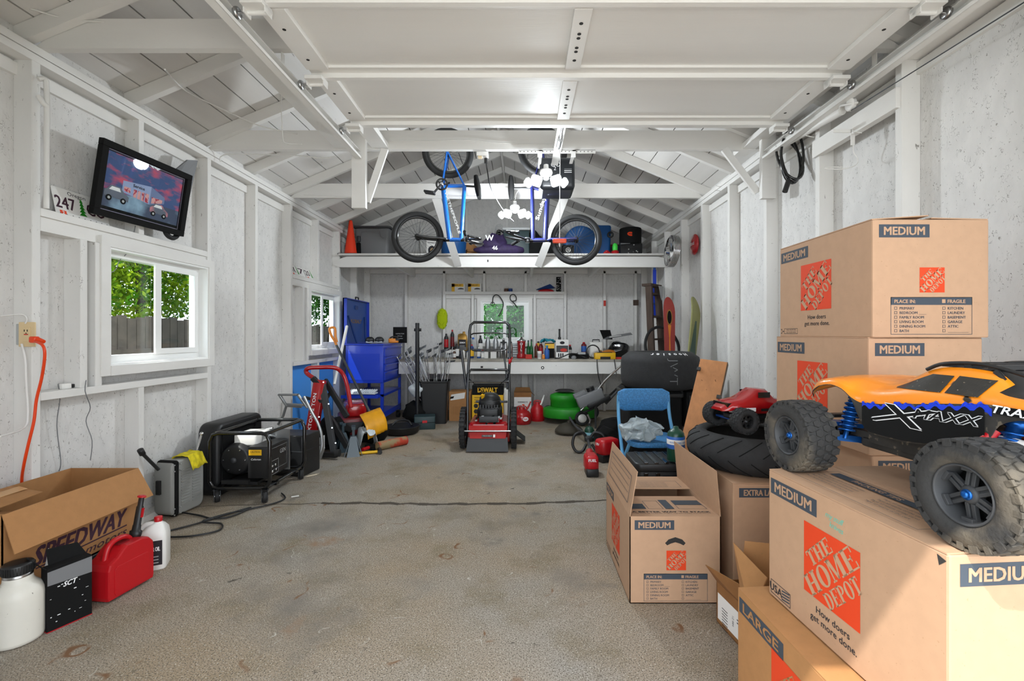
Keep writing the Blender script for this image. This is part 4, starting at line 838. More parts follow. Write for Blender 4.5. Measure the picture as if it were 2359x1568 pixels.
# framed print leaning out above the window
def picture():
    tl, tr, br, bl = W(232, 297, 2.40), W(430, 389, 3.02), W(428, 545, 3.02), W(222, 487, 2.40)
    # a rectangular frame leaning out from the wall
    C0 = Vector((-2.35, 2.48, 1.84)); u = Vector((.08, .985, 0)).normalized(); v = Vector((.16, 0, 1)); v = (v - u * v.dot(u)).normalized(); w, h = .60, .415
    M = basis(C0, u, v)
    o = thing('framed_print', 'black framed print of vintage cars at a filling station above the left window', 'picture', tuple(C0)); A = T(*(-C0)) @ M
    q = MB(A); fw = .036
    q.b2((0, 0, -.02), (w, fw, .012), 'black_matte', b=.003).b2((0, h - fw, -.02), (w, h, .012), 'black_matte', b=.003).b2((0, fw, -.02), (fw, h - fw, .012), 'black_matte', b=.003).b2((w - fw, fw, -.02), (w, h - fw, .012), 'black_matte', b=.003).b2((fw, fw, -.018), (w - fw, h - fw, -.01), 'black_matte'); q.build('frame', o)
    q = MB(A @ T(fw, fw, -.009)); pw, ph = w - 2 * fw, h - 2 * fw
    rct(q, T(0, 0, 0), 0, 0, pw, ph, 'pic_mat'); i = .006; rct(q, T(0, 0, .0002), i, i, pw - i, ph - i, 'black_matte'); i = .012; rct(q, T(0, 0, .0005), i, i + .012, pw - i, ph - i, 'pic_sky'); rct(q, T(0, 0, .0008), i, i + .012, pw - i, .12, 'pic_road')
    Z = T(0, 0, .0012); iw = 'pic_wall'
    q.add([(.12, .13, 0), (.30, .105, 0), (.30, .215, 0), (.12, .195, 0)], [(0, 1, 2, 3)], 'pic_wall', False, Z); q.add([(.30, .105, 0), (.40, .135, 0), (.40, .175, 0), (.30, .215, 0)], [(0, 1, 2, 3)], 'pic_wall2', False, Z)
    q.add([(.19, .12, 0), (.29, .11, 0), (.29, .165, 0), (.19, .165, 0)], [(0, 1, 2, 3)], 'pic_glow', False, T(0, 0, .0016)); q.add([(.13, .14, 0), (.17, .135, 0), (.17, .165, 0), (.13, .165, 0)], [(0, 1, 2, 3)], 'pic_glow', False, T(0, 0, .0016)); q.add([(.31, .115, 0), (.385, .135, 0), (.385, .155, 0), (.31, .155, 0)], [(0, 1, 2, 3)], 'pic_glow', False, T(0, 0, .0016))
    for x in (.21, .235, .26): q.b2((x, .115, 0), (x + .006, .165, .0003), 'pic_wall', T(0, 0, .0019))
    q.text('Service', .018, 'ink_black', T(.22, .178, .0019), bold=.02)
    for cx, cy, k, mt in ((.09, .095, 1.0, 'pic_car'), (.37, .075, .9, 'pic_car2')):
        Zc = T(cx, cy, .002)
        q.add([(x * k, y * k, 0) for x, y in ((-.07, -.01), (.075, -.015), (.075, .012), (.045, .03), (.02, .055), (-.035, .055), (-.055, .03), (-.07, .02))], [tuple(range(8))], mt, False, Zc)
        q.add([(x * k, y * k, .0003) for x, y in ((-.045, .028), (.025, .028), (.015, .048), (-.03, .048))], [(0, 1, 2, 3)], 'ink_white', False, Zc)
        for wx in (-.04, .045): q.add([(wx * k + x, -.018 * k + y, .0004) for x, y in circ(.017 * k, 12)], [tuple(range(12))], 'black_matte', False, Zc); q.add([(wx * k + x, -.018 * k + y, .0006) for x, y in circ(.008 * k, 10)], [tuple(range(10))], 'light_grey', False, Zc)
    q.build('artwork', o)
    q = MB(A); rct(q, T(0, 0, -.004), fw, fw, w - fw, h - fw, 'pane_glass'); q.build('glazing', o)
def picmat():
    mat('pic_mat', '8a8296', .6); mat('pic_road', '33405c', .6, col2='8fb0c8', vs=9, cthr=(.5, .7)); mat('pic_wall', '9aa9cf', .7); mat('pic_wall2', '6f7fa8', .7); mat('pic_glow', 'e0a3a0', .7, col2='b33048', vs=60, cthr=(.5, .55)); mat('pic_car', '27314a', .4); mat('pic_car2', '3a4358', .4, col2='b8606c', vs=30)
    mat('pic_sky', '27467e', .6, col2='c9405c', vs=7, cthr=(.48, .66), stretch=(2, 2, 5))
picmat(); picture()
q = MB(); q.add([(0, 0, 0), (.03, .16, .0), (.05, .22, .30), (.045, .13, .27), (.02, .06, .18), (0.012, 0, 0), (.042, .16, 0), (.062, .22, .30), (.057, .13, .27), (.032, .06, .18)], [(0, 1, 2, 3, 4), (9, 8, 7, 6, 5), (0, 5, 6, 1), (1, 6, 7, 2), (2, 7, 8, 3), (3, 8, 9, 4), (4, 9, 5, 0)], 'mid_grey')
solo(q, 'trowel_blade', 'grey tapering metal blade tucked behind the right edge of the framed print', 'blade', (-2.38, 3.03, 2.12), 0)
q = MB().ring([(.055 + .016 * math.cos(a), .016 * math.sin(a)) for a in [i * PI / 4 for i in range(8)]], 'rubber_dark', R('Y', 90)); q.box((0, -.05, .02), (.03, .04, .07), 'black_plastic'); q.build
solo(q, 'rubber_ring', 'black rubber ring hanging below the framed print', 'ring', (-2.33, 3.02, 1.875), 0)
# grey louvred case with rag
o = thing('metal_case', 'grey louvred metal machine case with black band by the left wall', 'machine case', (-2.29, 3.04, 0), -9)
q = MB(); q.rbox((0, 0, 0), (.25, .355, .13), .05, 'grey_case', basis((0, 0, .185), (0, 1, 0), (0, 0, 1)), ch=.012, n=6)
for r in range(13):
    for c in (-1, 1): q.box((.069, .02 + c * .042, .07 + r * .0185), (.008, .066, .006), 'grey_case', T(0, 0, 0) @ R('X', 0), b=.002)
q.build('body', o)
q = MB(); q.rbox((0, 0, 0), (.042, .359, .136), .02, 'black_matte', basis((0, -.085, .185), (0, 1, 0), (0, 0, 1)), ch=.012); 
for zz in (.02, .06, .3, .34): q.ball((.072, -.106, zz), .005, 'steel', n=8, k=5).ball((.072, -.064, zz), .005, 'steel', n=8, k=5)
q.build('band', o); MB().box((-.02, -.132, .2), (.03, .016, .09), 'black_plastic', b=.004).build('handle', o)
def rag(name, label, loc, rz, sx, sy, m, drop=.05, n=14, seed=1, cat='cloth', amp=.012):
    q = MB(); vs = []; random.seed(seed)
    for i in range(n + 1):
        for j in range(n + 1):
            u, v = i / n - .5, j / n - .5; w = noise.noise(Vector((u * 5 + seed, v * 5, seed))) * amp
            ed = max(0, abs(u) - .28) * 2 * drop * 2
            vs.append((u * sx * (1 + .15 * noise.noise(Vector((v * 4, seed, 0)))), v * sy * (1 + .15 * noise.noise(Vector((u * 4, seed + 3, 0)))), w - ed))
    fs = [(i * (n + 1) + j, (i + 1) * (n + 1) + j, (i + 1) * (n + 1) + j + 1, i * (n + 1) + j + 1) for i in range(n) for j in range(n)]
    q.add(vs, fs, m, True); o = solo(q, name, label, cat, loc, rz); md = o.modifiers.new('thickness', 'SOLIDIFY'); md.thickness = .002; return o
rag('yellow_rag', 'yellow stained rag draped over the grey louvred case', (-2.265, 3.08, .378), 5, .165, .16, 'yellow_rag', .10, cat='rag')
o = thing('lug_wrench', 'black steel bar sticking up behind the grey case', 'wrench', (-2.34, 2.86, .30)); MB().cyl((.02, .04, .02), (-.0, -.06, .15), .010, 'dark_steel', n=10).lathe([(.012, -.01), (.017, -.008), (.017, .03), (.012, .032)], 'black_plastic', T(-.0, -.06, .15) @ R('X', 30), 12).build('handle', o)
solo(MB().cyl((0, 0, 0), (.0, .05, .11), .008, 'chrome', n=8).ball((0, .055, .12), .014, 'chrome'), 'chrome_lever', 'chrome lever showing between the grey case and the black tub', 'lever', (-2.28, 3.18, .355))
# black tub on edge
o = thing('plastic_tub', 'black plastic tub standing on edge behind the generator', 'tub', (-2.27, 3.56, 0), 0)
q = MB(); q.rbox((0, 0, 0), (.56, .53, .15), .07, 'black_plastic', basis((0, 0, .268), (0, 1, 0), (0, 0, 1)), ch=.02, n=6); q.rbox((0, 0, .078), (.48, .45, .006), .05, 'black_matte', basis((0, 0, .268), (0, 1, 0), (0, 0, 1)), n=6).build('body', o)
# generator
def generator():
    o = thing('portable_generator', 'portable generator in a black tubular roll frame on casters', 'generator', (-2.0, 3.46, 0), 0)
    X0, X1, Y0, Y1, Z0, Z1 = -.205, .215, -.25, .26, .095, .485; r = .014; q = MB()
    for y in (Y0, Y1):
        q.tube([(X0, y, Z0 + .05), (X0, y, Z1 - .06), (X0 + .02, y, Z1 - .012), (X0 + .06, y, Z1), (X1 - .06, y, Z1), (X1 - .02, y, Z1 - .012), (X1, y, Z1 - .06), (X1, y, Z0 + .05), (X1 - .02, y, Z0 + .01), (X1 - .06, y, Z0), (X0 + .06, y, Z0), (X0 + .02, y, Z0 + .01)], r, 'black_gloss', 10, closed=True)
    for x, z in ((X0 + .03, Z1 - .005), (X1 - .03, Z1 - .005), (X0 + .03, Z0), (X1 - .03, Z0)): q.cyl((x, Y0, z), (x, Y1, z), r, 'black_gloss', n=10)
    q.b2((X0, -.16, Z0 - .005), (X1, -.12, Z0 + .015), 'black_gloss').b2((X0, .12, Z0 - .005), (X1, .16, Z0 + .015), 'black_gloss'); q.build('frame', o)
    q = MB(); M = T(-.09, -.02, .27) @ R('X', 90)
    q.lathe([(.115, 0), (.118, .06), (.118, .10), (.105, .135), (.09, .142), (.001, .145)], 'black_plastic', M, 36); q.lathe([(.02, .145), (.02, .155), (.001, .157)], 'dark_grey', M, 12)
    for a in range(0, 360, 60): q.ball((.08 * math.cos(math.radians(a)), .08 * math.sin(math.radians(a)), .142), .006, 'chrome', M, 8, 5)
    q.lathe([(.122, -.01), (.122, .05), (.118, .052)], 'mid_grey', M, 36); q.build('recoil_cover', o)
    q = MB(); q.rbox((-.08, .1, .26), (.20, .22, .22), .02, 'light_grey'); 
    for i in range(6): q.b2((-.19, .0, .20 + i * .022), (.03, .2, .206 + i * .022), 'mid_grey')
    q.tube([(-.1, .0, .38), (-.02, .02, .41), (.05, .05, .40), (.06, .12, .37)], .012, 'alu', 8, sm=4).b2((-.16, .02, .36), (-.02, .16, .41), 'alu', b=.01).cyl((-.02, .06, .40), (-.02, .06, .43), .02, 'chrome').cyl((-.14, .2, .40), (-.02, .22, .42), .014, 'alu'); q.build('engine', o)
    MB().rbox((-.04, -.02, .405), (.17, .2, .09), .02, 'white_plastic', ch=.015).text('Jmi', .04, 'ink_black', basis((.047, -.02, .39), (0, 1, 0), (0, 0, 1))).build('fuel_tank', o)
    q = MB(); q.b2((.03, -.20, .15), (.175, .08, .375), 'black_plastic', b=.006); M = basis((.1755, -.06, 0), (0, 1, 0), (0, 0, 1))
    line_frame(q, M, -.10, .19, .12, .35, .003, 'mid_grey'); line_frame(q, M, -.10, .16, .0, .26, .002, 'light_grey')
    for a, b in ((-.08, .22), (-.04, .22), (-.08, .18), (-.03, .185)): q.lathe([(.010, 0), (.010, .004), (.001, .004)], 'chrome', M @ T(a, b, 0), 12)
    q.text('GEN', .03, 'light_grey', M @ T(.06, .29, .001)); Mf = basis((.10, -.2010, 0), (1, 0, 0), (0, 0, 1)); rct(q, Mf, -.062, .315, .03, .355, 'yellow'); q.text('CAUTION', .010, 'ink_black', Mf @ T(-.016, .335, .0004), wd=.07, bold=.02); q.text('Coleman', .014, 'ink_white', Mf @ T(-.01, .28, .0004), shear=.2)
    q.build('control_panel', o)
    MB().b2((.03, .09, .13), (.18, .10, .44), 'alu').b2((-.12, -.20, .105), (.1, .2, .125), 'black_plastic').b2((-.13, -.245, .125), (.06, -.22, .15), 'black_plastic').build('bracket', o)
    for x, y in ((X0 + .05, Y0), (X1 - .03, Y0 - .01), (X1 - .03, Y1), (X0 + .05, Y1)):
        c = MB().ring([(.012, -.012), (.038, -.014), (.042, -.008), (.042, .008), (.038, .014), (.012, .012)], 'rubber_dark', T(x, y, .042) @ R('Z', 35) @ R('Y', 90), 20).build('caster', o)
        MB().cyl((x, y, .042), (x, y + .001, .0425), .001, 'chrome', n=6).b2((x - .02, y - .02, .082), (x + .02, y + .02, .092), 'dark_steel').b2((-.02, -.015, -.045), (-.017, .015, .045), 'dark_steel', T(x, y, .05) @ R('Z', 35)).b2((.017, -.015, -.045), (.02, .015, .045), 'dark_steel', T(x, y, .05) @ R('Z', 35)).lathe([(.014, -.015), (.014, .015)], 'chrome', T(x, y, .042) @ R('Z', 35) @ R('Y', 90), 12).build('caster_fork', c)
generator()
o = thing('tool_case', 'black tool case with silver latch behind the generator', 'tool case', (-2.0, 3.92, 0), -10)
MB().box((0, 0, .17), (.40, .24, .34), 'black_plastic', b=.012).b2((-.2, -.122, .205), (.2, .122, .212), 'dark_grey').build('body', o); MB().box((.03, -.128, .26), (.12, .014, .08), 'alu', b=.006).box((.03, -.137, .26), (.08, .006, .05), 'mid_grey', b=.004).build('latch', o)
o = thing('hand_truck', 'silver aluminium folding hand truck frame behind the generator', 'hand truck', (-1.94, 4.2, 0), 0); A = T(1.94, -4.05, 0); q = MB(A)
for dx in (0, 1):
    pts = [W(624 + dx * 44, 914, 4.0), W(664 + dx * 14 if 0 else (640 if not dx else 690), 945, 4.0), W(650 if not dx else 712, 985 if dx else 960, 4.0), W(646 if not dx else 724, 1030, 3.96), W(640 if not dx else 720, 1062, 3.92)]
q.tube([W(682, 918, 4.05), W(700, 955, 4.02), W(716, 985, 4.0), W(724, 1015, 3.97), W(724, 1045, 3.95), W(708, 1068, 3.93), W(690, 1080, 3.9)], .016, 'alu', 8, sm=4, flat=.6)
q.tube([W(640, 940, 4.15), W(632, 965, 4.15), W(620, 985, 4.15)], .012, 'alu', 8).tube([W(624, 915, 4.1), W(640, 940, 4.1), W(676, 942, 4.1)], .014, 'alu', 8).tube([W(668, 915, 4.05), W(690, 945, 4.05)], .014, 'alu', 8).tube([W(622, 914, 4.1), W(668, 914, 4.05)], .018, 'alu', 8, flat=.6).tube([W(642, 937, 4.1), W(686, 939, 4.05)], .012, 'alu', 8)
q.build('rail', o); MB(A).sheet(W(690, 1082, 3.86), W(722, 1066, 3.98), W(731, 1040, 4.0), W(712, 1058, 3.9), .006, 'alu').sheet(W(712, 1020, 3.95), W(731, 1010, 4.0), W(731, 1040, 4.0), W(712, 1058, 3.9), .004, 'light_grey').build('toe_plate', o)
# black power cord on the floor
pts = [(-2.26, 3.0, .012), (-2.1, 2.95, .01), (-1.98, 2.9, .01), (-1.88, 2.93, .01), (-1.84, 3.08, .01), (-1.90, 3.0, .012), (-2.02, 2.82, .01), (-2.14, 2.66, .01), (-1.95, 2.64, .01), (-1.82, 2.72, .01), (-1.87, 2.82, .01), (-2.0, 2.84, .014), (-1.93, 2.98, .01), (-1.75, 3.13, .01), (-1.70, 3.25, .01), (-1.78, 3.36, .01)]
solo(MB().tube([Vector(p) - Vector(pts[0]) for p in pts], .0055, 'black_plastic', 6, sm=6), 'power_cable', 'black power cord looping on the floor from the grey case to the generator', 'cord', pts[0])
solo(MB().box((0, 0, .0015), (.05, .02, .002), 'paper'), 'paper_scrap', 'small white paper scrap on the floor beside the generator caster', 'paper', (-1.66, 3.32, 0), 30)
# engine hoist / jack cluster
o = thing('floor_jack', 'red folded engine hoist with lettered arm standing behind the hand truck', 'hoist', (-2.02, 4.45, 0), 0); A = T(2.02, -4.45, 0)
q = MB(A); p0, p1 = W(712, 1035, 4.5), W(738, 875, 4.62)
F = frame(p0, p1, (0, 1, 0)); q.M = A @ F; Ld = (p1 - p0).length; q.box((0, 0, Ld / 2), (.11, .07, Ld), 'red_gloss', b=.006); q.text('SIXTON 2 TON', .032, 'ink_white', basis((0.0, .0362, Ld / 2 - .06), (0, 0, 1), (1, 0, 0)) if 0 else Matrix(((0, -1, 0, .0), (0, 0, -1, -.0362), (1, 0, 0, Ld / 2), (0, 0, 0, 1))), wd=Ld * .6, bold=.02); q.build('arm', o)
q = MB(A); q.tube([W(724, 872, 4.7), W(706, 858, 4.7), W(710, 848, 4.7), W(735, 846, 4.75), W(772, 847, 4.8), W(790, 862, 4.85), W(800, 890, 4.85), W(808, 938, 4.8)], .022, 'red_gloss', 12, sm=5); q.build('handle', o)
q = MB(A); 
for a, b, w in ((W(742, 880, 4.62), W(770, 1045, 4.4), .055), (W(748, 875, 4.7), W(800, 960, 4.6), .05), (W(740, 890, 4.6), W(720, 870, 4.6), .05), (W(700, 915, 4.6), W(745, 925, 4.55), .03), (W(760, 960, 4.6), W(800, 1030, 4.5), .05), (W(705, 1045, 4.4), W(775, 1048, 4.3), .05), (W(706, 1000, 4.55), W(760, 905, 4.7), .03)):
    F = frame(a, b, (0, 1, 0)); q.box((0, 0, (b - a).length / 2), (w, w * .8, (b - a).length), 'black_plastic' if w != .055 else 'dark_grey', F, b=.004)
for px, py in ((757, 930), (765, 985), (773, 1020), (745, 880), (735, 960)): q.cyl(W(px, py, 4.42), W(px, py, 4.38), .007, 'steel', n=8)
q.cyl(W(778, 1043, 4.3) + Vector((-.02, 0, .0)), W(778, 1043, 4.3) + Vector((.02, 0, 0)), .035, 'rubber_dark', n=16).cyl(W(708, 1040, 4.35) + Vector((-.02, 0, .0)), W(708, 1040, 4.35) + Vector((.02, 0, 0)), .035, 'rubber_dark', n=16); q.build('frame', o)
o = thing('trolley_jack', 'red trolley jack body behind the black hoist arms', 'jack', (-1.90, 5.12, 0), 25); MB().b2((-.16, -.25, .10), (.16, .25, .28), 'dark_red', b=.02).b2((-.10, -.18, .28), (.12, .2, .42), 'red_gloss', b=.04).b2((-.15, -.27, .16), (.15, -.25, .24), 'black_plastic').build('body', o); MB().cyl((-.17, -.18, .07), (.17, -.18, .07), .07, 'rubber_dark', n=18).cyl((-.17, .18, .07), (.17, .18, .07), .05, 'rubber_dark', n=18).build('roller', o)
crumple0 = [((-2.12, 4.62), .13), ((-1.98, 4.72), .15)]
for i, ((x, y), r_) in enumerate(crumple0):
    q = MB(); q.ball((0, 0, r_), (r_ * 1.2, r_, r_), 'black_matte', None, 16, 12); q.v = [v + Vector((noise.noise(v * 12), noise.noise(v * 12 + Vector((5, 0, 0))), noise.noise(v * 12 + Vector((0, 9, 0))))) * r_ * .5 for v in q.v]; q.v = [Vector((v.x, v.y, max(0, v.z))) for v in q.v]
    solo(q, 'cloth_bundle', ('black cloth heap at the foot of the red hoist arm', 'black cloth heap between the red hoist arm and the trolley jack')[i], 'cloth', (x, y, 0))
def jack_stand(label, loc, rz, sc=1.):
    o = thing('jack_stand', label, 'jack stand', loc, rz); o.scale = (sc,) * 3
    b, t = .10, .03; q = MB()
    for i in range(4): q.add([(b, b - .03, 0), (b, -b + .03, 0), (t, -t, .22), (t, t, .22), (b - .005, b - .03, 0), (b - .005, -b + .03, 0), (t - .005, -t, .22), (t - .005, t, .22)], [(0, 1, 2, 3), (7, 6, 5, 4), (0, 4, 5, 1), (1, 5, 6, 2), (2, 6, 7, 3), (3, 7, 4, 0)], 'slate_paint', False, R('Z', 90 * i))
    q.build('base', o); q = MB().b2((-.014, -.02, .1), (.014, .02, .30), 'slate_paint').b2((-.02, -.05, .30), (.02, .05, .315), 'slate_paint'); q.b2((-.02, -.055, .31), (.02, -.04, .335), 'slate_paint').b2((-.02, .04, .31), (.02, .055, .335), 'slate_paint'); q.build('ratchet_post', o); return o
j1 = jack_stand('dark grey jack stand on the floor right of the red hoist', (-1.66, 4.46, 0), 20, .85)
dup(j1, (-1.83, 4.62, 0), 40, 'dark grey jack stand partly hidden behind the black hoist arm')
rag('grey_rag', 'pale grey crumpled cloth between the jack stands and yellow shovel', (-1.62, 4.72, .19), 30, .2, .3, 'white_cloth', .22, amp=.05, seed=4, cat='rag')
o = thing('shop_bag', 'black crumpled bag behind the pale grey cloth', 'bag', (-1.60, 4.92, 0)); q = MB(); q.ball((0, 0, .15), (.15, .12, .15), 'black_matte'); q.build('body', o)
# snow shovel, broom handle
o = thing('snow_shovel', 'yellow bladed snow shovel with orange grip leaning by the blue cart', 'shovel', (-1.62, 4.9, 0), 0); A = T(1.62, -4.9, 0)
q = MB(A); a0, a1, b0, b1 = W(828, 955, 4.75), W(875, 938, 5.0), W(848, 1012, 4.62), W(892, 990, 4.85); vs = []
for i in range(11):
    for j in range(9):
        u, v = i / 10, j / 8; p = a0 * (1 - u) * (1 - v) + a1 * u * (1 - v) + b0 * (1 - u) * v + b1 * u * v; bul = .05 * math.sin(PI * v) * 1 + .012 * math.cos(u * 5 * 2 * PI) * .5
        vs.append(p + Vector((.7, -.7, .1)) * bul)
q.add(vs, [(i * 9 + j, (i + 1) * 9 + j, (i + 1) * 9 + j + 1, i * 9 + j + 1) for i in range(10) for j in range(8)], 'yellow_shovel', True); bl = q.build('blade', o); md = bl.modifiers.new('thickness', 'SOLIDIFY'); md.thickness = .005
MB(A).cyl(W(775, 795, 5.3), W(852, 950, 4.88), .014, 'dark_grey', n=10).build('shaft', o)
MB(A).tube([W(776, 797, 5.3), W(771, 785, 5.3), W(763, 772, 5.3), W(759, 757, 5.32), W(766, 754, 5.32), W(772, 757, 5.32), W(773, 775, 5.3), W(776, 788, 5.3)], .014, 'orange_tool', 10, sm=3).build('grip', o)
a, b = W(799, 752, 5.5), W(770, 885, 5.1); solo(MB().cyl((0, 0, 0), b - a, .016, 'white_plastic', n=12).ball((0, 0, 0), .017, 'white_plastic'), 'broom_handle', 'white pole leaning between the window and the blue cart', 'pole', tuple(a))
q = MB(); q.box((0, 0, .006), (.05, .02, .01), 'black_plastic')
o = thing('hammer', 'hammer with yellow handle and red head lying on the floor under the shovel', 'hammer', (-1.50, 4.50, .018), 20); MB().cyl((-.12, 0, .0), (.06, 0, 0), .014, 'yellow_tool', n=10).build('handle', o); MB().cyl((.08, -.06, .005), (.08, .06, .005), .022, 'black_plastic', n=14).build('head', o)
o = thing('mallet', 'rubber mallet with red grip lying by the hammer', 'mallet', (-1.56, 4.66, .03), 70); MB().cyl((-.12, 0, 0), (0, 0, 0), .018, 'red_plastic', n=10).build('handle', o); MB().cyl((0, -.05, 0), (0, .05, 0), .03, 'black_matte', n=14).build('head', o)
solo(MB().cyl((-.17, 0, .045), (.17, 0, .045), .045, 'log_wrap', n=18).ring([(.03, -.004), (.046, -.004), (.046, .004), (.03, .004)], 'red_plastic', T(.17, 0, .045) @ R('Y', 90), 18), 'fire_log', 'bark textured wrapped log with red label lying before the shovel', 'fire log', (-1.37, 4.76, 0), 50)
# blue panel in the lower bays, colour brightened to stand for sunlight
MB().b2((XL + .001, 4.70, .0), (XL + .012, 5.26, .85), 'blue_wall_sunlit').b2((XL + .001, 5.31, .0), (XL + .012, 5.86, .85), 'blue_wall_sunlit').build('blue_panel', wl)
# blue tool cart
def cart():
    o = thing('tool_cart', 'blue steel tool cart with raised lid and side drawers', 'tool cart', (-1.985, 6.12, 0), 0)
    X0, X1, Y0, Y1 = -.235, .235, -.42, .42; bm = 'blue_metal'
    q = MB(); q.b2((X0, Y0, .57), (X1, Y1, 1.05), bm, b=.006); q.b2((X0 + .04, Y0 - .003, .61), (X1 - .04, Y0, .94), bm, b=.001)
    for x in (X0, X1 - .035):
        for y in (Y0, Y1 - .035): q.b2((x, y, .10), (x + .035, y + .035, .58), bm)
    q.build('cabinet', o)
    q = MB().b2((X0 - .012, Y0 - .012, 1.045), (X1 + .012, Y1 + .012, 1.06), bm, b=.004); q.b2((X0 - .012, Y0 - .012, 1.06), (X0, Y1, 1.075), bm); q.build('top_tray', o)
    for z0, z1 in ((.90, 1.02), (.81, .895), (.72, .805), (.60, .715)):
        d = MB().b2((X1, Y0 + .04, z0), (X1 + .012, Y1 - .04, z1 - .005), bm, b=.003).build('drawer', o)
        MB().b2((X1 + .012, Y0 + .05, z1 - .022), (X1 + .028, Y1 - .05, z1 - .008), 'blue_metal', b=.003).build('drawer_handle', d)
    MB().b2((X0, Y0, .40), (X1, Y1, .43), bm).b2((X0, Y0 - .15, .40), (X1 - .02, Y0, .412), bm).b2((X0, Y0 - .15, .412), (X1 - .02, Y0 - .145, .44), bm).build('middle_shelf', o)
    MB().b2((X0, Y0, .13), (X1, Y1, .16), bm).b2((X0, Y0, .16), (X1, Y0 + .006, .20), bm).b2((X1 - .006, Y0, .16), (X1, Y1, .20), bm).build('bottom_shelf', o)
    l = MB().b2((X0 - .035, Y0, 1.06), (X0 - .02, Y1, 1.64), 'lid_blue').b2((X0 - .035, Y0, 1.06), (X0 + .015, Y0 + .012, 1.64), bm).b2((X0 - .035, Y1 - .012, 1.06), (X0 + .015, Y1, 1.64), bm).b2((X0 - .035, Y0, 1.63), (X0 + .015, Y1, 1.64), bm)
    l.text('KOBALT', .05, 'gold', basis((X0 - .017, 0, 1.33), (0, 1, 0), (0, 0, 1)), bold=.02, wd=.38); l.rbox((0, 0, 0), (.12, .05, .006), .02, 'blue_dark', basis((X0 - .017, 0, 1.54), (0, 1, 0), (0, 0, 1))); ld = l.build('lid', o)
    q = MB(); q.tube([(X0 - .01, -.05, 1.64), (X0 - .01, -.05, 1.675), (X0 - .01, .05, 1.675), (X0 - .01, .05, 1.64)], .009, 'black_plastic', 8); q.build('lid_handle', ld)
    MB().cyl((X0 - .01, Y0 + .12, 1.42), (X0 + .05, Y0 + .25, 1.07), .012, 'blue_dark', n=8).cyl((X0 - .01, Y1 - .12, 1.42), (X0 + .05, Y1 - .25, 1.07), .012, 'blue_dark', n=8).build('lid_strut', ld)
    for x in (X0 + .03, X1 - .03):
        for y in (Y0 + .04, Y1 - .04): MB().cyl((x - .02, y, .05), (x + .02, y, .05), .05, 'rubber_dark', n=18).b2((x - .025, y - .02, .06), (x + .025, y + .02, .11), 'dark_steel').build('caster', o)
cart()
o = thing('folded_towel', 'white patterned towel folded on the blue cart shelf', 'towel', (-1.98, 5.63, .445)); q = MB(); 
for i in range(12): q.cyl((-.17 + i * .028, -.05, .02), (-.15 + i * .028, .05, .045), .012, 'white_cloth', n=8)
q.b2((-.17, -.055, 0), (.17, .055, .02), 'white_cloth', b=.005).build('body', o)
# on top of the cart
def ear(label, x, y):
    o = thing('ear_defender', label, 'ear defenders', (x, y, 1.062)); q = MB(); q.ball((0, 0, .045), (.06, .045, .045), 'black_plastic'); q.build('cup', o); MB().rbox((0, 0, .02), (.09, .075, .02), .02, 'light_grey').build('cushion', o)
ear('black ear defender left on top of the blue cart', -1.97, 5.86); ear('black ear defender right of its twin on top of the blue cart', -1.86, 5.90)
o = thing('framed_card', 'small dark framed card standing on the blue cart', 'card', (-1.70, 6.30, 1.062), 0); q = MB().box((0, 0, .11), (.19, .02, .22), 'black_matte', b=.002); M = basis((0, -.0105, 0), (1, 0, 0), (0, 0, 1)); q.text('HAMILTON', .016, 'light_grey', M @ T(0, .12, 0)); q.text('Chicago', .015, 'light_grey', M @ T(0, .09, 0)); q.text('ACADEMY', .013, 'light_grey', M @ T(0, .055, 0)); q.build('cover', o)
def tape_measure(label, p, rz, m='orange_tool'):
    o = thing('cordless_tool', label, 'power tool', p, rz); MB().rbox((0, 0, .035), (.13, .05, .06), .02, m).rbox((.05, 0, .05), (.05, .055, .03), .01, 'black_plastic').build('body', o); MB().tube([(-.05, 0, .06), (-.02, 0, .085), (.04, 0, .085), (.06, 0, .06)], .01, 'black_plastic', 8, sm=3).build('handle', o)
tape_measure('orange tape dispenser lying on the blue cart', (-1.72, 6.05, 1.062), 10)
tape_measure('blue and tan power tool on the far end of the blue cart', (-1.79, 6.47, 1.062), -20, 'blue_label')
# things on the floor round the cart
o = thing('drain_pan', 'round black oil drain pan on the floor before the golf clubs', 'drain pan', (-1.45, 5.45, 0)); MB().lathe([(.17, 0), (.205, .03), (.21, .085), (.215, .09), (.2, .092), (.16, .05), (.001, .045)], 'black_plastic', n=36).build('body', o); MB().tube([(-.12, 0, .09), (-.06, .05, .14), (.06, .05, .14), (.12, 0, .09)], .012, 'black_plastic', 8, sm=4).build('handle', o)
o = thing('drill_case', 'dark green power tool case on the floor next to the drain pan', 'tool case', (-1.24, 5.75, 0), 12); MB().box((0, 0, .08), (.26, .22, .16), 'dark_teal', b=.015).b2((-.13, -.112, .085), (.13, .112, .09), 'black_matte').build('body', o); MB().box((0, -.115, .10), (.06, .01, .03), 'red_plastic', b=.003).build('latch', o)
for i, (x, y, z, s, mm, lb) in enumerate(((-1.42, 6.05, .0, .14, 'black_matte', 'black bag slumped behind the drain pan'), (-1.38, 6.25, .28, .13, 'dark_red', 'dark red bag heaped beside the blue cart'), (-1.40, 6.05, .36, .10, 'white_cloth', 'grey wrapped bundle on the heap beside the blue cart'))):
    q = MB(); vs = []; q.ball((0, 0, s), (s * 1.2, s * .9, s), mm, None, 16, 12); q.v = [v + Vector((noise.noise(v * 14), noise.noise(v * 14 + Vector((5, 0, 0))), noise.noise(v * 14 + Vector((0, 9, 0))))) * s * .35 for v in q.v]; solo(q, 'cloth_bundle', lb, 'bag', (x, y, z))
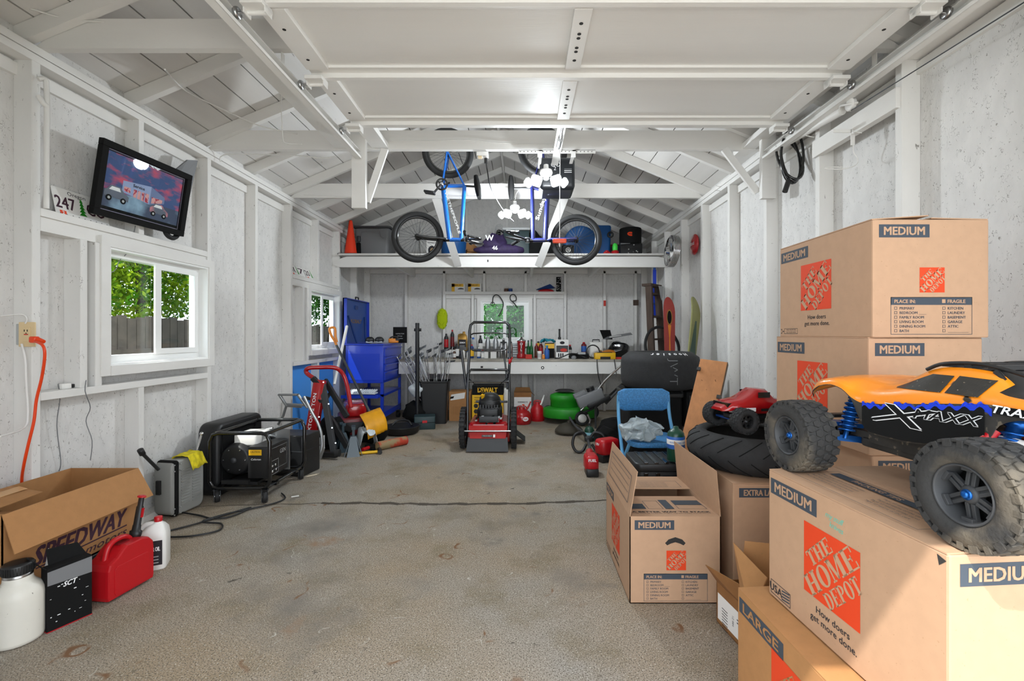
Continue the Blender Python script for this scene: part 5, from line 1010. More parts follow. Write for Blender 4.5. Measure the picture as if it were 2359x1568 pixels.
# golf clubs in a bin
o = thing('waste_bin', 'tall black bin full of golf clubs', 'bin', (-1.18, 6.12, 0), 3); q = MB(); rs = []
for z, k in ((0, .84), (.01, .85), (.54, 1), (.55, 1.04), (.565, 1.04)): rs.append([(x, y, z) for x, y in rrect(.37 * k, .28 * k, .03, 3)])
q.loft(rs, 'black_plastic', False, cap=False); q.loft([rs[0], rs[0]], 'black_plastic', False); rs2 = [[(x * .94, y * .94, z) for x, y, z in r] for r in (rs[1], rs[4])]; q.loft(rs2, 'black_matte', False, cap=False); q.add([(x * .97, y * .97, .02) for x, y, z in rs[1]], [tuple(range(len(rs[1])))], 'black_matte'); q.build('body', o)
def club():
    o = thing('golf_club', 'x', 'golf club', (0, 0, 0)); MB().cyl((0, 0, 0), (0, 0, .90), .0055, 'club_steel', n=6).build('shaft', o); MB().cyl((0, 0, 0), (0, 0, .02), .01, 'black_matte', n=6).build('grip', o)
    MB().add([(-.006, 0, .88), (.006, 0, .875), (.06, .01, .89), (.07, .012, .92), (.02, .006, .905), (-.006, 0, .90), (-.006, .016, .88), (.006, .016, .875), (.06, .022, .89), (.07, .022, .92), (.02, .016, .905), (-.006, .016, .90)], [(0, 1, 2, 3, 4, 5), (11, 10, 9, 8, 7, 6), (0, 6, 7, 1), (1, 7, 8, 2), (2, 8, 9, 3), (3, 9, 10, 4), (4, 10, 11, 5), (5, 11, 6, 0)], 'dark_steel').build('head', o); return o
cl = club(); random.seed(11); n = 36
for i in range(n):
    a = random.uniform(-32, -6) if i < 22 else random.uniform(-8, 16); b = random.uniform(-10, 12)
    x = -1.18 + random.uniform(-.10, .12); y = 6.12 + random.uniform(-.08, .08); c = cl if i == 0 else dup(cl, (0, 0, 0))
    c.location = (x + math.sin(math.radians(-a)) * -.0, y, .06); c.rotation_euler = (math.radians(b), math.radians(a), 0); c['label'] = 'steel golf club standing head up in the tall black bin'; c['group'] = 'golf clubs in the black bin'
    c.scale = (1, 1, random.uniform(.86, 1.12)); 
    if i >= 22: c.rotation_euler.z = random.uniform(-1, 1)
o = thing('tripod_pole', 'black pole with clamp standing before the golf clubs', 'pole', (-1.38, 5.95, 0)); MB().cyl((0, 0, 0), (0, 0, 1.33), .027, 'black_plastic', n=14).build('pole', o); MB().cyl((-.04, 0, 1.24), (.05, 0, 1.24), .02, 'black_plastic', n=10).build('clamp', o)
# lime mitt hanging at the back wall
o = thing('wash_mitt', 'fuzzy lime green wash mitt hanging on the back wall', 'wash mitt', (-1.24, 6.99, 1.42)); q = MB(); q.ball((0, 0, 0), (.08, .03, .15), 'lime', None, 18, 14); random.seed(2)
for i in range(700):
    a = random.uniform(0, 6.28); b = math.acos(random.uniform(-1, 1)); p = Vector((.08 * math.sin(b) * math.cos(a), .03 * math.sin(b) * math.sin(a), .15 * math.cos(b))); d = Vector((p.x / .08, p.y / .03, p.z / .15)).normalized() * .018
    q.add([p + Vector((.004, 0, 0)), p - Vector((.004, 0, 0)), p + d], [(0, 1, 2)], 'lime')
q.build('body', o, rec=False)
# ================= loft, bikes, opener =================
LY = 5.83
o = thing('loft_shelf', 'white painted timber loft platform across the back of the room', 'shelf', (0, 6.4, 2.2)); A = T(0, -6.4, -2.2)
q = MB(A); x0, x1 = -2.42, 1.86; vs = []
for y in (LY, LY + .04): vs += [(x0, y, 2.07), (x0 + .06, y, 2.04), (x1 - .04, y, 2.04), (x1, y, 2.07), (x1, y, 2.14), (x1 - .13, y, 2.175), (x0 + .16, y, 2.175), (x0, y, 2.12)]
q.add(vs, [(0, 1, 2, 3, 4, 5, 6, 7), (15, 14, 13, 12, 11, 10, 9, 8)] + [(i, (i + 1) % 8, (i + 1) % 8 + 8, i + 8) for i in range(8)], 'white_beam')
q.ring([(.003, -.002), (.012, -.002), (.012, .002), (.003, .002)], 'dark_steel', T(.225, LY - .002, 2.12) @ R('X', 90), 16); q.lathe([(.008, 0), (.008, .002)], 'dark_gap', T(-.45, LY - .002, 2.12) @ R('X', 90) @ Matrix.Scale(2.2, 4, (0, 1, 0)), 12); q.build('front_beam', o)
q = MB(A)
for k in range(7): q.b2((-2.34, LY - .06 + k * .185, 2.185), (1.80, LY - .06 + k * .185 + .18, 2.205), 'white_board')
q.build('deck', o)
for x in (-1.7, -.8, .1, 1.0): MB(A).b2((x, LY + .04, 2.06), (x + .04, 7.03, 2.18), 'white_beam').build('joist', o)
for px0, px1 in ((1000, 1055), (1306, 1240)):
    p0 = W(px0, 440, 4.77); p1 = W(px1, 612, LY - .015); d = p1 - p0; p0 -= d.normalized() * .02; d = p1 - p0
    q = MB(A); F = frame(p0, p1, (0, 1, 0)); q.box((0, 0, d.length / 2), (.09, .02, d.length), 'white_beam', F); q.build('brace_board', o)
LZ = 2.206
def wheel_bmx(par, c, ax, r, name='wheel', hubm='black_gloss', spoke='steel'):
    F = T(*c) @ ax; q = MB(F); w = .026
    q.ring([(r - .052, -w * .6), (r - .03, -w * .98), (r - .008, -w * .7), (r, 0), (r - .008, w * .7), (r - .03, w * .98), (r - .052, w * .6)], 'rubber_dark', n=48); t = q.build(name, par)
    q = MB(F); q.ring([(r - .068, -.014), (r - .05, -.017), (r - .05, .017), (r - .068, .014)], hubm, n=40); q.lathe([(.008, -.055), (.024, -.05), (.026, -.045), (.014, -.04), (.014, .04), (.026, .045), (.024, .05), (.008, .055)], 'black_plastic', None, 16); q.build('rim', t)
    q = MB(F)
    for i in range(36):
        a = 2 * PI * i / 36; b = a + (.45 if i % 2 else -.45); s = 1 if i % 4 < 2 else -1
        q.cyl((.022 * math.cos(b), .022 * math.sin(b), s * .045), ((r - .06) * math.cos(a), (r - .06) * math.sin(a), 0), .0011, 'dark_steel', n=4, cap=False)
    q.build('spokes', t); return t
def P3(px, py, Y=4.55): return W(px, py, Y)
def bike(name, label, fm, up, lo, bb, seat_top, seat_c, head_t, head_b, bar, text, tp, gr=1, spin=1):
    """hung nose down: up = rear hub, lo = front hub (both in pixels of the wheel plane at Y)"""
    o = thing(name, label, 'bicycle', tuple(P3(*lo))); A = T(*(-P3(*lo)))
    pr = lambda p, dy=0: A @ (P3(*p) + Vector((0, dy, 0)))
    wheel_bmx(o, pr(up), R('X', 90) @ R('Y', 10), .254); wheel_bmx(o, pr(lo), R('X', 90) @ R('Y', 8 * spin), .256)
    q = MB(); B, S, HT, HB, RH, FH = pr(bb), pr(seat_top), pr(head_t), pr(head_b), pr(up), pr(lo)
    q.cyl(B, HB, .024, fm, n=14).cyl(S, HT, .020, fm, n=12).cyl(B, S, .018, fm, n=12).cyl(HT, HB, .021, fm, n=14)
    for s in (-1, 1):
        dv = Vector((0, s * .055, 0)); q.cyl(B + dv * .5, RH + dv, .010, fm, n=8).cyl(S + dv * .3, RH + dv, .009, fm, n=8)
    if text:
        mid, ang, ln, hh = tp; C = A @ P3(*mid) + Vector((0, -.0255, 0)); q.text(text, hh, 'ink_white', T(*C) @ R('X', 90) @ R('Z', ang), bold=.02, wd=ln)
    q.build('frame', o)
    # fork
    q = MB(); d = (HB - HT).normalized()
    for s in (-1, 1):
        dv = Vector((0, s * .05, 0)); q.tube([HB + d * .02, HB + d * .045 + dv, FH + dv], .013, 'black_gloss' if fm == 'blue_bike' else fm, 8)
    q.cyl(HT - d * .03, HB + d * .03, .019, 'black_gloss', n=12); q.build('fork', o)
    # saddle
    st, sb = [pr(p) for p in seat_c]; ax = (sb - st); q = MB(); ctr = (st + sb) / 2; k = ax.length / 2; nrm = (S - ctr).normalized() * 1
    rs = []
    for i in range(9):
        t = i / 8; p = st + ax * t; wd = .022 + .045 * (t if spin > 0 else 1 - t) ** 1.2; th = .02 + .012 * math.sin(PI * t)
        side = ax.normalized().cross(Vector((0, 1, 0))).normalized(); rs.append([p + Vector((0, wd * math.cos(a), 0)) + side * th * math.sin(a) for a in [2 * PI * j / 12 for j in range(12)]])
    q.loft(rs, 'black_matte'); q.cyl(S, ctr, .011, 'black_plastic', n=8); q.build('saddle', o)
    # cranks, sprocket, pedals
    q = MB(); M = T(*(B + Vector((0, -.05, 0)))) @ R('X', 90); q.ring([(.045, -.003), (.062, -.003), (.062, .003), (.045, .003)], 'black_gloss', M, 28); q.lathe([(.022, -.02), (.022, .02), (.01, .03)], 'chrome', M, 16)
    for a in range(5): q.box((.035, 0, 0), (.04, .012, .004), 'black_gloss', M @ R('Z', a * 72))
    e = pr(gr) + Vector((0, -.07, 0)); q.tube([B + Vector((0, -.065, 0)), e], .011, 'black_gloss', 8); q.tube([B + Vector((0, .065, 0)), B - (e - B) * .6 + Vector((0, .05, 0))], .011, 'black_gloss', 8); cr = q.build('crankset', o)
    MB().box((0, 0, 0), (.10, .09, .018), 'black_plastic', T(*(e + Vector((-.02, -.05, 0)))) @ R('Y', 8), b=.005).build('pedal', cr)
    q = MB(); b0 = [pr(p[:2], p[2]) for p in bar]; q.tube(b0, .011, 'black_gloss', 10, sm=4); q.box(tuple(b0[len(b0) // 2]), (.05, .05, .05), 'black_gloss', b=.01)
    hb = q.build('handlebar', o); MB().cyl(b0[0], b0[1], .016, 'rubber_dark', n=12).cyl(b0[-1], b0[-2], .016, 'rubber_dark', n=12).build('grip', hb)
    return o
bike('bmx_bike', 'blue bmx bicycle hanging nose down from the rafters', 'blue_bike', (1032, 352), (962, 546), (1020, 428), (1070, 428), [(1096, 404), (1104, 456)], (1062, 552), (1036, 552), [(1078, 548, -.28), (1078, 550, -.18), (1110, 556, -.12), (1078, 552, 0), (1110, 556, .12), (1078, 550, .2), (1078, 548, .28)], 'WETHEPEOPLE', ((1041, 492), -71.3, .44, .024), (1000, 452))
bike('bmx_bike', 'dark navy bmx bicycle hanging nose down beside the opener', 'navy_bike', (1250, 348), (1327, 552), (1262, 440), (1226, 432), [(1177, 408), (1178, 460)], (1228, 553), (1256, 553), [(1178, 550, -.28), (1195, 545, -.2), (1165, 540, -.12), (1215, 553, 0), (1165, 540, .12), (1195, 545, .2), (1178, 550, .28)], 'Sunday', ((1249, 482), 73, .24, .036), (1275, 400), spin=-1)
# opener
o = thing('garage_door_opener', 'black garage door opener hung from the second tie with a red release cord', 'garage door opener', (.23, 3.75, 2.25)); A = T(-.23, -3.75, -2.25)
q = MB(A); q.rbox((.275, 3.80, 2.475), (.285, .30, .26), .03, 'opener_black', ch=.03, n=4); M = basis((.275, 3.6492, 2.485), (1, 0, 0), (0, 0, 1))
for dx in (-.035, .005): q.ring([(.013, 0), (.017, 0), (.017, .0008), (.013, .0008)], 'ink_white', M @ T(dx, .055, 0), 20)
q.text('/', .02, 'ink_white', M @ T(-.035, .048, 0)); q.text('2', .03, 'ink_white', M @ T(-.02, .01, 0))
for r in range(3): rct(q, M, .055, -.01 + r * .014, .115, -.005 + r * .014, 'ink_white' if r < 2 else 'mid_grey')
q.build('motor_housing', o)
q = MB(A); q.b2((-.035, 3.40, 2.553), (.54, 3.435, 2.556), 'white_metal').b2((-.035, 3.40, 2.53), (.54, 3.403, 2.556), 'white_metal')
for i in range(20): q.lathe([(.0035, 0), (.0035, .001)], 'dark_gap', T(-.02 + i * .028, 3.3995, 2.543) @ R('X', 90), 8)
for x in (.12, .37): q.b2((x, 3.40, 2.545), (x + .025, 3.75, 2.553), 'white_metal').b2((x - .012, 3.396, 2.50), (x + .022, 3.399, 2.545), 'white_metal')
q.build('angle_bracket', o)
q = MB(A); q.b2((.235, 2.96, 2.535), (.27, 3.68, 2.565), 'white_metal').b2((.225, 2.96, 2.533), (.28, 3.68, 2.537), 'white_metal'); q.tube([(.26, 2.93, 2.535), (.255, 3.0, 2.52), (.255, 3.2, 2.515)], .008, 'steel', 8); q.cyl((.252, 3.12, 2.515), (.252, 3.25, 2.515), .018, 'steel', n=12); q.build('rail', o)
MB(A).cyl((.262, 3.22, 2.51), W(1289, 548, 3.22), .0028, 'ink_white', n=6).build('release_cord', o)
p = W(1289, 555, 3.22); q = MB(A); q.rbox(tuple(p), (.098, .03, .03), .012, 'coral'); q.cyl(p + Vector((0, 0, -.04)), p + Vector((0, 0, 0)), .004, 'ink_white', n=6); q.build('release_handle', o)
def led_lamp(label, loc, power, rz=0):
    o = thing('led_lamp', label, 'lamp', loc, rz)
    MB().lathe([(.018, .06), (.02, .03), (.045, .02), (.05, 0), (.042, -.02), (.02, -.03)], 'white_metal', None, 20).build('socket', o)
    for dx, rx, ry, sz in ((-.075, 10, 20, 1), (.075, 10, -20, 1), (-.135, 20, 48, .8), (.135, 20, -48, .8), (.0, 40, 0, .5)):
        M = T(dx, -.015, -.045 - abs(dx) * .25) @ R('Y', ry) @ R('X', -62 + rx)
        p = MB(M).rbox((0, 0, 0), (.085 * sz, .085 * sz, .008), .02, 'white_metal').box((0, 0, .012), (.06 * sz, .06 * sz, .012), 'alu').build('lamp_panel', o)
        MB(M @ T(0, 0, -.0055)).rbox((0, 0, 0), (.068 * sz, .068 * sz, .003), .016, 'lamp_glow').build('diffuser', p)
    l = bpy.data.lights.new('lamp_light', 'POINT'); l.energy = power; l.color = (.88, .95, 1); l.shadow_soft_size = .06; lo = bpy.data.objects.new('lamp_light', l); COL.objects.link(lo); lo.parent = o; lo.location = (0, -.08, -.10); return o
led_lamp('bright folding led lamp under the black garage door opener', tuple(W(1258, 398, 3.42)), 8)
led_lamp('bright folding led lamp hanging between the two bicycles', tuple(W(1186, 478, 4.55)), 60)
solo(MB().tube([(0, 0, 0), (.02, .05, .1), (.1, .1, .18)], .004, 'white_metal', 6, sm=4), 'lamp_wire', 'white wire above the lamp between the bicycles', 'wire', tuple(W(1186, 462, 4.55)))
pts = [W(1119, 368, 3.58), W(1123, 395, 3.62), W(1130, 430, 3.8), W(1150, 470, 4.2), W(1168, 495, 4.4), W(1183, 510, 4.5)]; solo(MB().tube([p - pts[0] for p in pts], .005, 'black_plastic', 6, sm=5).cyl((0, 0, .025), (0, 0, -.03), .012, 'black_plastic'), 'hanging_cord', 'black cord dropping from the ceiling outlet to the lamp', 'cord', tuple(pts[0]))
q = MB(); q.box((0, 0, 0), (.09, .06, .03), 'white_metal', b=.004).box((-.02, 0, -.018), (.03, .04, .012), 'cream'); solo(q, 'ceiling_outlet', 'small white outlet box under the second tie', 'outlet', tuple(W(1112, 358, 3.55) + Vector((0, 0, .004))))
# cables on ceiling
for nm, lb, pts in (('cable_run', 'white cable sagging across the rafters at the far upper left', [W(0, 10, 2.15), W(60, 18, 2.15), W(150, 42, 2.2), W(255, 52, 2.24)]), ('cable_run', 'white cable sagging along the roof above the left window', [W(380, 160, 2.3), W(430, 210, 2.9), W(520, 255, 3.2), W(600, 290, 3.35), W(685, 308, 3.42)]), ('cable_run', 'thin white wire along the face of the second tie', [W(870, 325, 3.44), W(1000, 324, 3.44), W(1075, 322, 3.44), W(1160, 330, 3.44), W(1280, 332, 3.44)]), ('cable_run', 'thin wire along the bottom of the third tie', [W(700, 448, 4.64), W(860, 455, 4.64), W(1120, 456, 4.64), W(1160, 440, 4.64), W(1180, 440, 4.64)]), ('cable_run', 'white wire hanging from the left door track with a small hook', [W(655, 192, 2.85), W(648, 230, 2.9), W(650, 290, 2.9), W(652, 320, 2.9), W(660, 330, 2.9), W(695, 332, 2.9)]), ('cable_run', 'white cable looping under the left end of the second tie', [W(508, 372, 3.5), W(510, 360, 3.5), W(540, 355, 3.5), W(680, 358, 3.5), W(740, 364, 3.5), W(775, 360, 3.5)])):
    solo(MB().tube([p - pts[0] for p in pts], .0045 if 'sag' in lb or 'loop' in lb else .003, 'white_metal', 6, sm=6), nm, lb, 'cable', tuple(pts[0]))
# right: black coiled hose
o = thing('cable_lock', 'black coiled cable lock hanging on the right wall', 'cable lock', tuple(W(1825, 360, 3.05))); q = MB()
for k, (rx, rz_, dy) in enumerate(((.075, .18, 0), (.06, .17, .03), (.08, .16, .05))): q.tube([(rx * math.cos(a) + .006 * k, dy * math.sin(a) * 1.5 + dy, rz_ * math.sin(a)) for a in [2 * PI * i / 28 for i in range(28)]], .0085, 'black_gloss', 8, closed=True)
q.build('cable', o); MB().cyl((-.02, 0, -.15), (-.055, -.01, -.24), .017, 'black_plastic', n=12).build('lock_barrel', o)
q = MB(); q.b2((-.10, 0, 0), (0, .004, .018), 'white_metal').b2((-.004, 0, -.07), (.018, .004, .018), 'white_metal'); q.tube([(.008, 0, -.07), (.012, 0, -.11), (.035, 0, -.15), (.02, .01, -.18), (-.04, .03, -.19), (-.11, .05, -.18), (-.09, .05, -.172), (-.03, .03, -.18)], .003, 'white_metal', 6, sm=4); solo(q, 'wall_bracket', 'white angle bracket with trailing wire on the right blocking board', 'bracket', tuple(W(1962, 305, 2.5)))
for px, py, Y, d in ((1880, 300, 2.85, .05), (1882, 316, 2.85, .05), (2002, 306, 2.45, .05), (1640, 430, 4.2, .05), (1665, 440, 4.2, .05)):
    p = W(px, py, Y); 
    solo(MB().cyl((0, 0, 0), (-d, 0, .01), .003, 'white_metal', n=6), 'wall_nail', 'white painted nail sticking out of the right wall framing', 'nail', (XRs, Y, p.z), group='nails along the right wall')
# hubcaps on the right wall
o = thing('wheel_trim', 'shiny chrome wheel trim rings hung on a right wall stud', 'wheel trim', (XRs - .10, 5.20, EYE + (770 - 578) / 202)); q = MB(); 
for k in range(5): q.ring([(.165, -.004), (.178, -.006), (.183, 0), (.178, .006), (.165, .004)], 'chrome', T(.018 * k - .05, .008 * k, 0) @ R('Y', 96) , 40)
q.build('trim_ring', o); MB().lathe([(.155, 0), (.12, .012), (.05, .02), (.045, .04), (.001, .042)], 'chrome', T(-.055, 0, 0) @ R('Y', -90), 32).build('hub_cover', o)
o = thing('red_disc', 'glossy red round lid hung on the right wall', 'lid', (XR - .03, 4.98, EYE + (770 - 563) / 211)); MB().lathe([(.11, 0), (.115, .008), (.108, .02), (.05, .032), (.001, .035)], 'red_gloss', R('Y', -90), 36).text('LODGE', .03, 'ink_white', basis((-.036, .0, -.01), (0, -1, 0), (0, 0, 1)), bold=0).build('body', o)
# ============ on the loft ============
def on(px, Y, z=LZ): p = W(px, 0, Y); return (p.x, Y, z)
o = thing('traffic_cone', 'orange traffic cone on the left end of the loft', 'traffic cone', on(808, 5.93)); MB().lathe([(.07 * 1.15, .012), (.078, .02), (.022, .44), (.018, .455), (.001, .457)], 'cone_orange', n=28).build('body', o); MB().rbox((0, 0, .007), (.27, .22, .014), .02, 'black_plastic').build('base', o)
o = thing('storage_tote', 'grey plastic storage tote with lid on the loft behind the cone', 'storage tote', on(868, 6.3), 0); q = MB(); q.rbox((0, 0, .20), (.47, .42, .40), .04, 'mid_grey', taper=.86); q.tube([(-.14, -.212, .26), (-.13, -.215, .34), (.11, -.215, .34), (.12, -.212, .28), (.16, -.212, .26)], .006, 'mid_grey', 6); q.build('body', o); MB().rbox((0, 0, .41), (.50, .45, .025), .04, 'dark_grey').build('lid', o)
solo(MB().rbox((0, 0, .1), (.05, .12, .2), .02, 'black_matte').rbox((0, 0, .25), (.05, .1, .08), .02, 'dark_grey'), 'black_sprayer', 'black canister squeezed between the cone and the grey tote', 'canister', on(828, 6.12))
o = thing('cardboard_box', 'open tan cardboard box on the loft behind the blue bicycle', 'cardboard box', on(1095, 6.5), 15); MB().b2((-.14, -.14, 0), (.14, .14, .16), 'kraft').build('body', o); MB().add([(-.14, .14, .16), (.14, .14, .16), (-.10, .16, .40)], [(0, 1, 2)], 'kraft').build('flap', o); MB().sheet((-.14, -.14, .16), (.14, -.14, .16), (.14, -.2, .12), (-.14, -.2, .12), .004, 'kraft').build('flap', o)
o = thing('blue_bucket', 'round blue tub on the loft behind the blue bicycle', 'tub', on(1045, 6.15)); MB().lathe([(.13, 0), (.16, .02), (.17, .20), (.175, .21), (.16, .212), (.001, .20)], 'blue_bin', n=30).build('body', o)
o = thing('small_sign', 'small white framed sign standing on the loft behind the bicycle wheel', 'sign', on(995, 6.05)); q = MB().box((0, 0, .11), (.14, .015, .22), 'paper', R('Y', 0), b=.002); M = basis((0, -.009, 0), (1, 0, 0), (0, 0, 1)); q.text('STANCE', .02, 'ink_black', M @ T(0, .18, 0), bold=.02); q.add([(x * .05, .09 + y * .06, 0) for x, y in circ(1, 12)], [tuple(range(12))], 'ink_black', False, M); q.add([(x * .03 + .01, .09 + y * .03, .0004) for x, y in circ(1, 12)], [tuple(range(12))], 'tan', False, M); q.build('panel', o)
q = MB(); q.ball((0, 0, .15), (.16, .12, .16), 'purple', None, 16, 12); q.v = [v + Vector((noise.noise(v * 9), noise.noise(v * 9 + Vector((5, 0, 0))), noise.noise(v * 9 + Vector((0, 9, 0))))) * .06 for v in q.v]; q.v = [Vector((v.x, v.y, max(0, v.z))) for v in q.v]; q.text('W', .07, 'ink_white', T(-.06, -.15, .18) @ R('X', 90), bold=.03); q.text('46', .05, 'ink_white', T(.01, -.152, .06) @ R('X', 90), bold=.03)
solo(q, 'duffel_bag', 'dark purple duffel bag with white W emblem on the loft', 'bag', on(1140, 6.0))
def crumple(name, label, cat, loc, r, m, seed=0, a=.3, rz=0, k=9, res=20):
    q = MB(); q.ball((0, 0, r[2]), r, m, None, res, int(res * .7))
    if k > 12: q.sm = [False] * len(q.sm)
    q.v = [v + Vector((noise.noise(v * k + Vector((seed, 0, 0))), noise.noise(v * k + Vector((5, seed, 0))), noise.noise(v * k + Vector((0, 9, seed))) * .6)) * min(r) * a * 1.6 for v in q.v]; q.v = [Vector((v.x, v.y, max(v.z, 0))) for v in q.v]
    return solo(q, name, label, cat, loc, rz)
crumple('soft_bag', 'shiny purple cloth bag lying along the loft edge', 'bag', on(1150, 6.0)[:1] + (5.98,) + (LZ,), (.34, .10, .075), 'purple', 3)
crumple('soft_bag', 'black cloth bag behind the bicycles on the loft', 'bag', on(1230, 6.15), (.20, .13, .14), 'black_matte', 5)
o = thing('tool_chest', 'teal grey tool box on the loft behind the hanging lamp', 'tool box', on(1190, 6.15)); MB().box((0, 0, .17), (.34, .3, .34), 'dark_teal', b=.01).build('body', o); MB().box((0, -.02, .36), (.36, .32, .03), 'light_grey', b=.006).build('lid', o)
o = thing('wire_basket', 'black frame with coiled wires standing on the tool box of the loft', 'basket', on(1150, 6.32)); q = MB()
for i in range(6): q.ring([(.05 + .004 * i, -.002), (.054 + .004 * i, -.002), (.054 + .004 * i, .002), (.05 + .004 * i, .002)], 'light_grey', T(0, 0, .45 - .03 * i) @ R('X', 70 + i * 9), 20)
q.b2((-.02, -.02, 0), (.02, .02, .4), 'black_matte').build('frame', o)
o = thing('car_speaker', 'black loudspeaker behind the navy bicycle frame on the loft', 'loudspeaker', on(1268, 6.1)); q = MB().box((0, 0, .2), (.16, .18, .40), 'black_matte', b=.01); q.build('cabinet', o); MB().lathe([(.06, 0), (.055, .01), (.02, -.01), (.001, 0)], 'dark_grey', T(0, -.092, .3) @ R('X', 90), 24).build('cone', o)
crumple('soft_bag', 'black bag heaped against the teal grey tool box on the loft', 'bag', on(1222, 6.0)[:1] + (6.22, LZ), (.16, .12, .20), 'black_matte', 8)
o = thing('black_case', 'black open frame behind the drop of the purple bag on the loft', 'case', on(1165, 6.02)); MB().tube([(-.12, 0, 0), (-.12, 0, .30), (-.06, 0, .34), (.12, 0, .18), (.16, 0, .02)], .012, 'black_gloss', 8, sm=3).tube([(-.12, .1, 0), (-.12, .1, .30), (.12, .1, .18), (.16, .1, .02)], .012, 'black_gloss', 8, sm=3).build('body', o)
o = thing('blue_drum', 'large blue plastic drum lying on the loft behind the right bicycle wheel', 'drum', on(1335, 6.35)); MB().lathe([(.19, -.15), (.225, -.14), (.23, 0), (.225, .14), (.19, .15), (.001, .14)], 'blue_bin', T(0, 0, .23) @ R('X', 90), 36).build('body', o)
o = thing('storage_bin', 'tall blue storage bin on the loft right of the drum', 'bin', on(1385, 6.5)); MB().rbox((0, 0, .25), (.24, .3, .50), .04, 'blue_bin', taper=.88).build('body', o); MB().ring([(.02, -.01), (.045, -.01), (.045, .01), (.02, .01)], 'black_plastic', T(.10, -.16, .36) @ R('X', 90), 18).build('wheel', o)
o = thing('chrome_motor', 'small black and chrome motor on the loft inside the bicycle wheel view', 'motor', on(1308, 5.97)); MB().rbox((0, 0, .07), (.16, .10, .14), .03, 'black_plastic').build('body', o); MB().ring([(.02, -.004), (.035, -.006), (.035, .006), (.02, .004)], 'chrome', T(0, -.055, .07) @ R('X', 90), 20).lathe([(.015, 0), (.015, .01)], 'chrome', T(0, -.05, .07) @ R('X', 90), 12).build('chrome_ring', o)
o = thing('round_bucket', 'black cylinder bucket with red emblem on the right end of the loft', 'bucket', on(1452, 6.3, LZ + .21)); MB().lathe([(.145, 0), (.15, .01), (.15, .21), (.145, .22), (.001, .22)], 'black_matte', n=32).build('body', o); q = MB(T(0, 0, 0)); Mh = basis((-.03, -.149, .12), (1, .2, 0), (0, 0, 1)); q.add([(x * .05, y * .028, .004) for x, y in circ(1, 16)], [tuple(range(16))], 'orange_plastic', False, Mh).text('SPEED', .016, 'ink_black', Mh @ T(0, -.008, .005), bold=.03); q.build('emblem', o)
o = thing('black_case', 'black case with chrome fittings below the red emblem bucket on the loft', 'case', on(1450, 6.25)); q = MB().box((0, .02, .10), (.30, .26, .20), 'black_plastic', b=.01); q.build('body', o); random.seed(9); q = MB()
for i in range(16): q.ball((random.uniform(-.06, .12), -.12, random.uniform(.02, .19)), random.uniform(.006, .014), 'chrome', n=8, k=5)
q.cyl((-.15, -.13, .19), (-.02, -.13, .195), .012, 'alu', r1=.004).build('fittings', o)
o = thing('dark_toolbox', 'long dark red tool box on the loft right of the blue bin', 'tool box', on(1418, 6.65)); MB().box((0, 0, .12), (.5, .2, .24), 'dark_grey', b=.01).box((0, -.0, .25), (.5, .2, .03), 'dark_red').build('body', o)
o = thing('toy_bottle', 'green and red bottle with a rounded green top on the loft', 'bottle', on(1417, 5.98)); MB().lathe([(.045, 0), (.05, .01), (.05, .06), (.03, .075)], 'red_plastic', n=20).build('base', o); MB().lathe([(.03, .07), (.034, .08), (.036, .13), (.03, .155), (.012, .17), (.001, .172)], 'green_bright', n=20).build('top', o)
o = thing('toy_car', 'small red toy car on the loft edge', 'toy', on(1398, 5.96)); MB().rbox((0, 0, .03), (.09, .06, .04), .015, 'red_plastic').ball((0, 0, .055), (.03, .025, .02), 'red_plastic').build('body', o)
# header shelf over the back window
def pbox(label, px, rz=0):
    o = thing('product_box', label, 'box', (W(px, 0, 7.0).x, 7.06, 1.84)); q = MB().box((0, 0, .062), (.205, .06, .124), 'paper', b=.001); M = basis((0, -.0305, 0), (1, 0, 0), (0, 0, 1)); rct(q, M, -.102, .0, -.055, .124, 'yellow'); rct(q, M, -.102, .075, .08, .12, 'yellow'); q.text('TOOL KIT', .018, 'ink_black', M @ T(-.01, .09, .0004), bold=.03, wd=.12); q.add([(x * .05 + .04, .035 + y * .022, .0004) for x, y in circ(1, 10)[:6]], [tuple(range(6))], 'dark_grey', False, M); q.build('body', o)
pbox('left of two yellow and white boxes on the header shelf', 1055); pbox('right of two yellow and white boxes on the header shelf', 1093)
for px, m, lb in ((1166, 'brown_jar', 'small brown jar on the header shelf above the window'), (1176, 'blue_dark', 'small blue jar on the header shelf above the window')):
    o = thing('small_jar', lb, 'jar', (W(px, 0, 7.05).x, 7.05, 1.84)); MB().lathe([(.03, 0), (.032, .005), (.032, .045), (.028, .05)], m, n=16).build('body', o); MB().lathe([(.03, .048), (.03, .062), (.001, .063)], 'white_plastic', n=16).build('lid', o)
o = thing('folded_cap', 'blue and red cap lying on the header shelf', 'cap', (W(1258, 0, 7.05).x, 7.05, 1.84)); q = MB(); q.ball((0, 0, 0), (.13, .06, .045), 'red_plastic'); q.v = [Vector((v.x, v.y, max(0, v.z))) for v in q.v]; q.build('crown', o); MB().add([(-.16, -.03, .03), (.13, -.05, .05), (.15, .03, .06), (.06, 0, .12), (-.14, .04, .03)], [(0, 1, 3), (1, 2, 3), (3, 2, 4), (0, 3, 4)], 'blue_dark').build('brim', o)
o = thing('black_print', 'tall black and white printed card at the right end of the header shelf', 'card', (W(1287, 0, 7.06).x, 7.06, 1.84)); q = MB().box((0, 0, .115), (.075, .01, .23), 'black_matte'); random.seed(4)
for i in range(26): q.box((random.uniform(-.03, .03), -.0056, random.uniform(.01, .22)), (random.uniform(.004, .018), .0008, random.uniform(.002, .01)), 'ink_white', None)
q.build('panel', o)
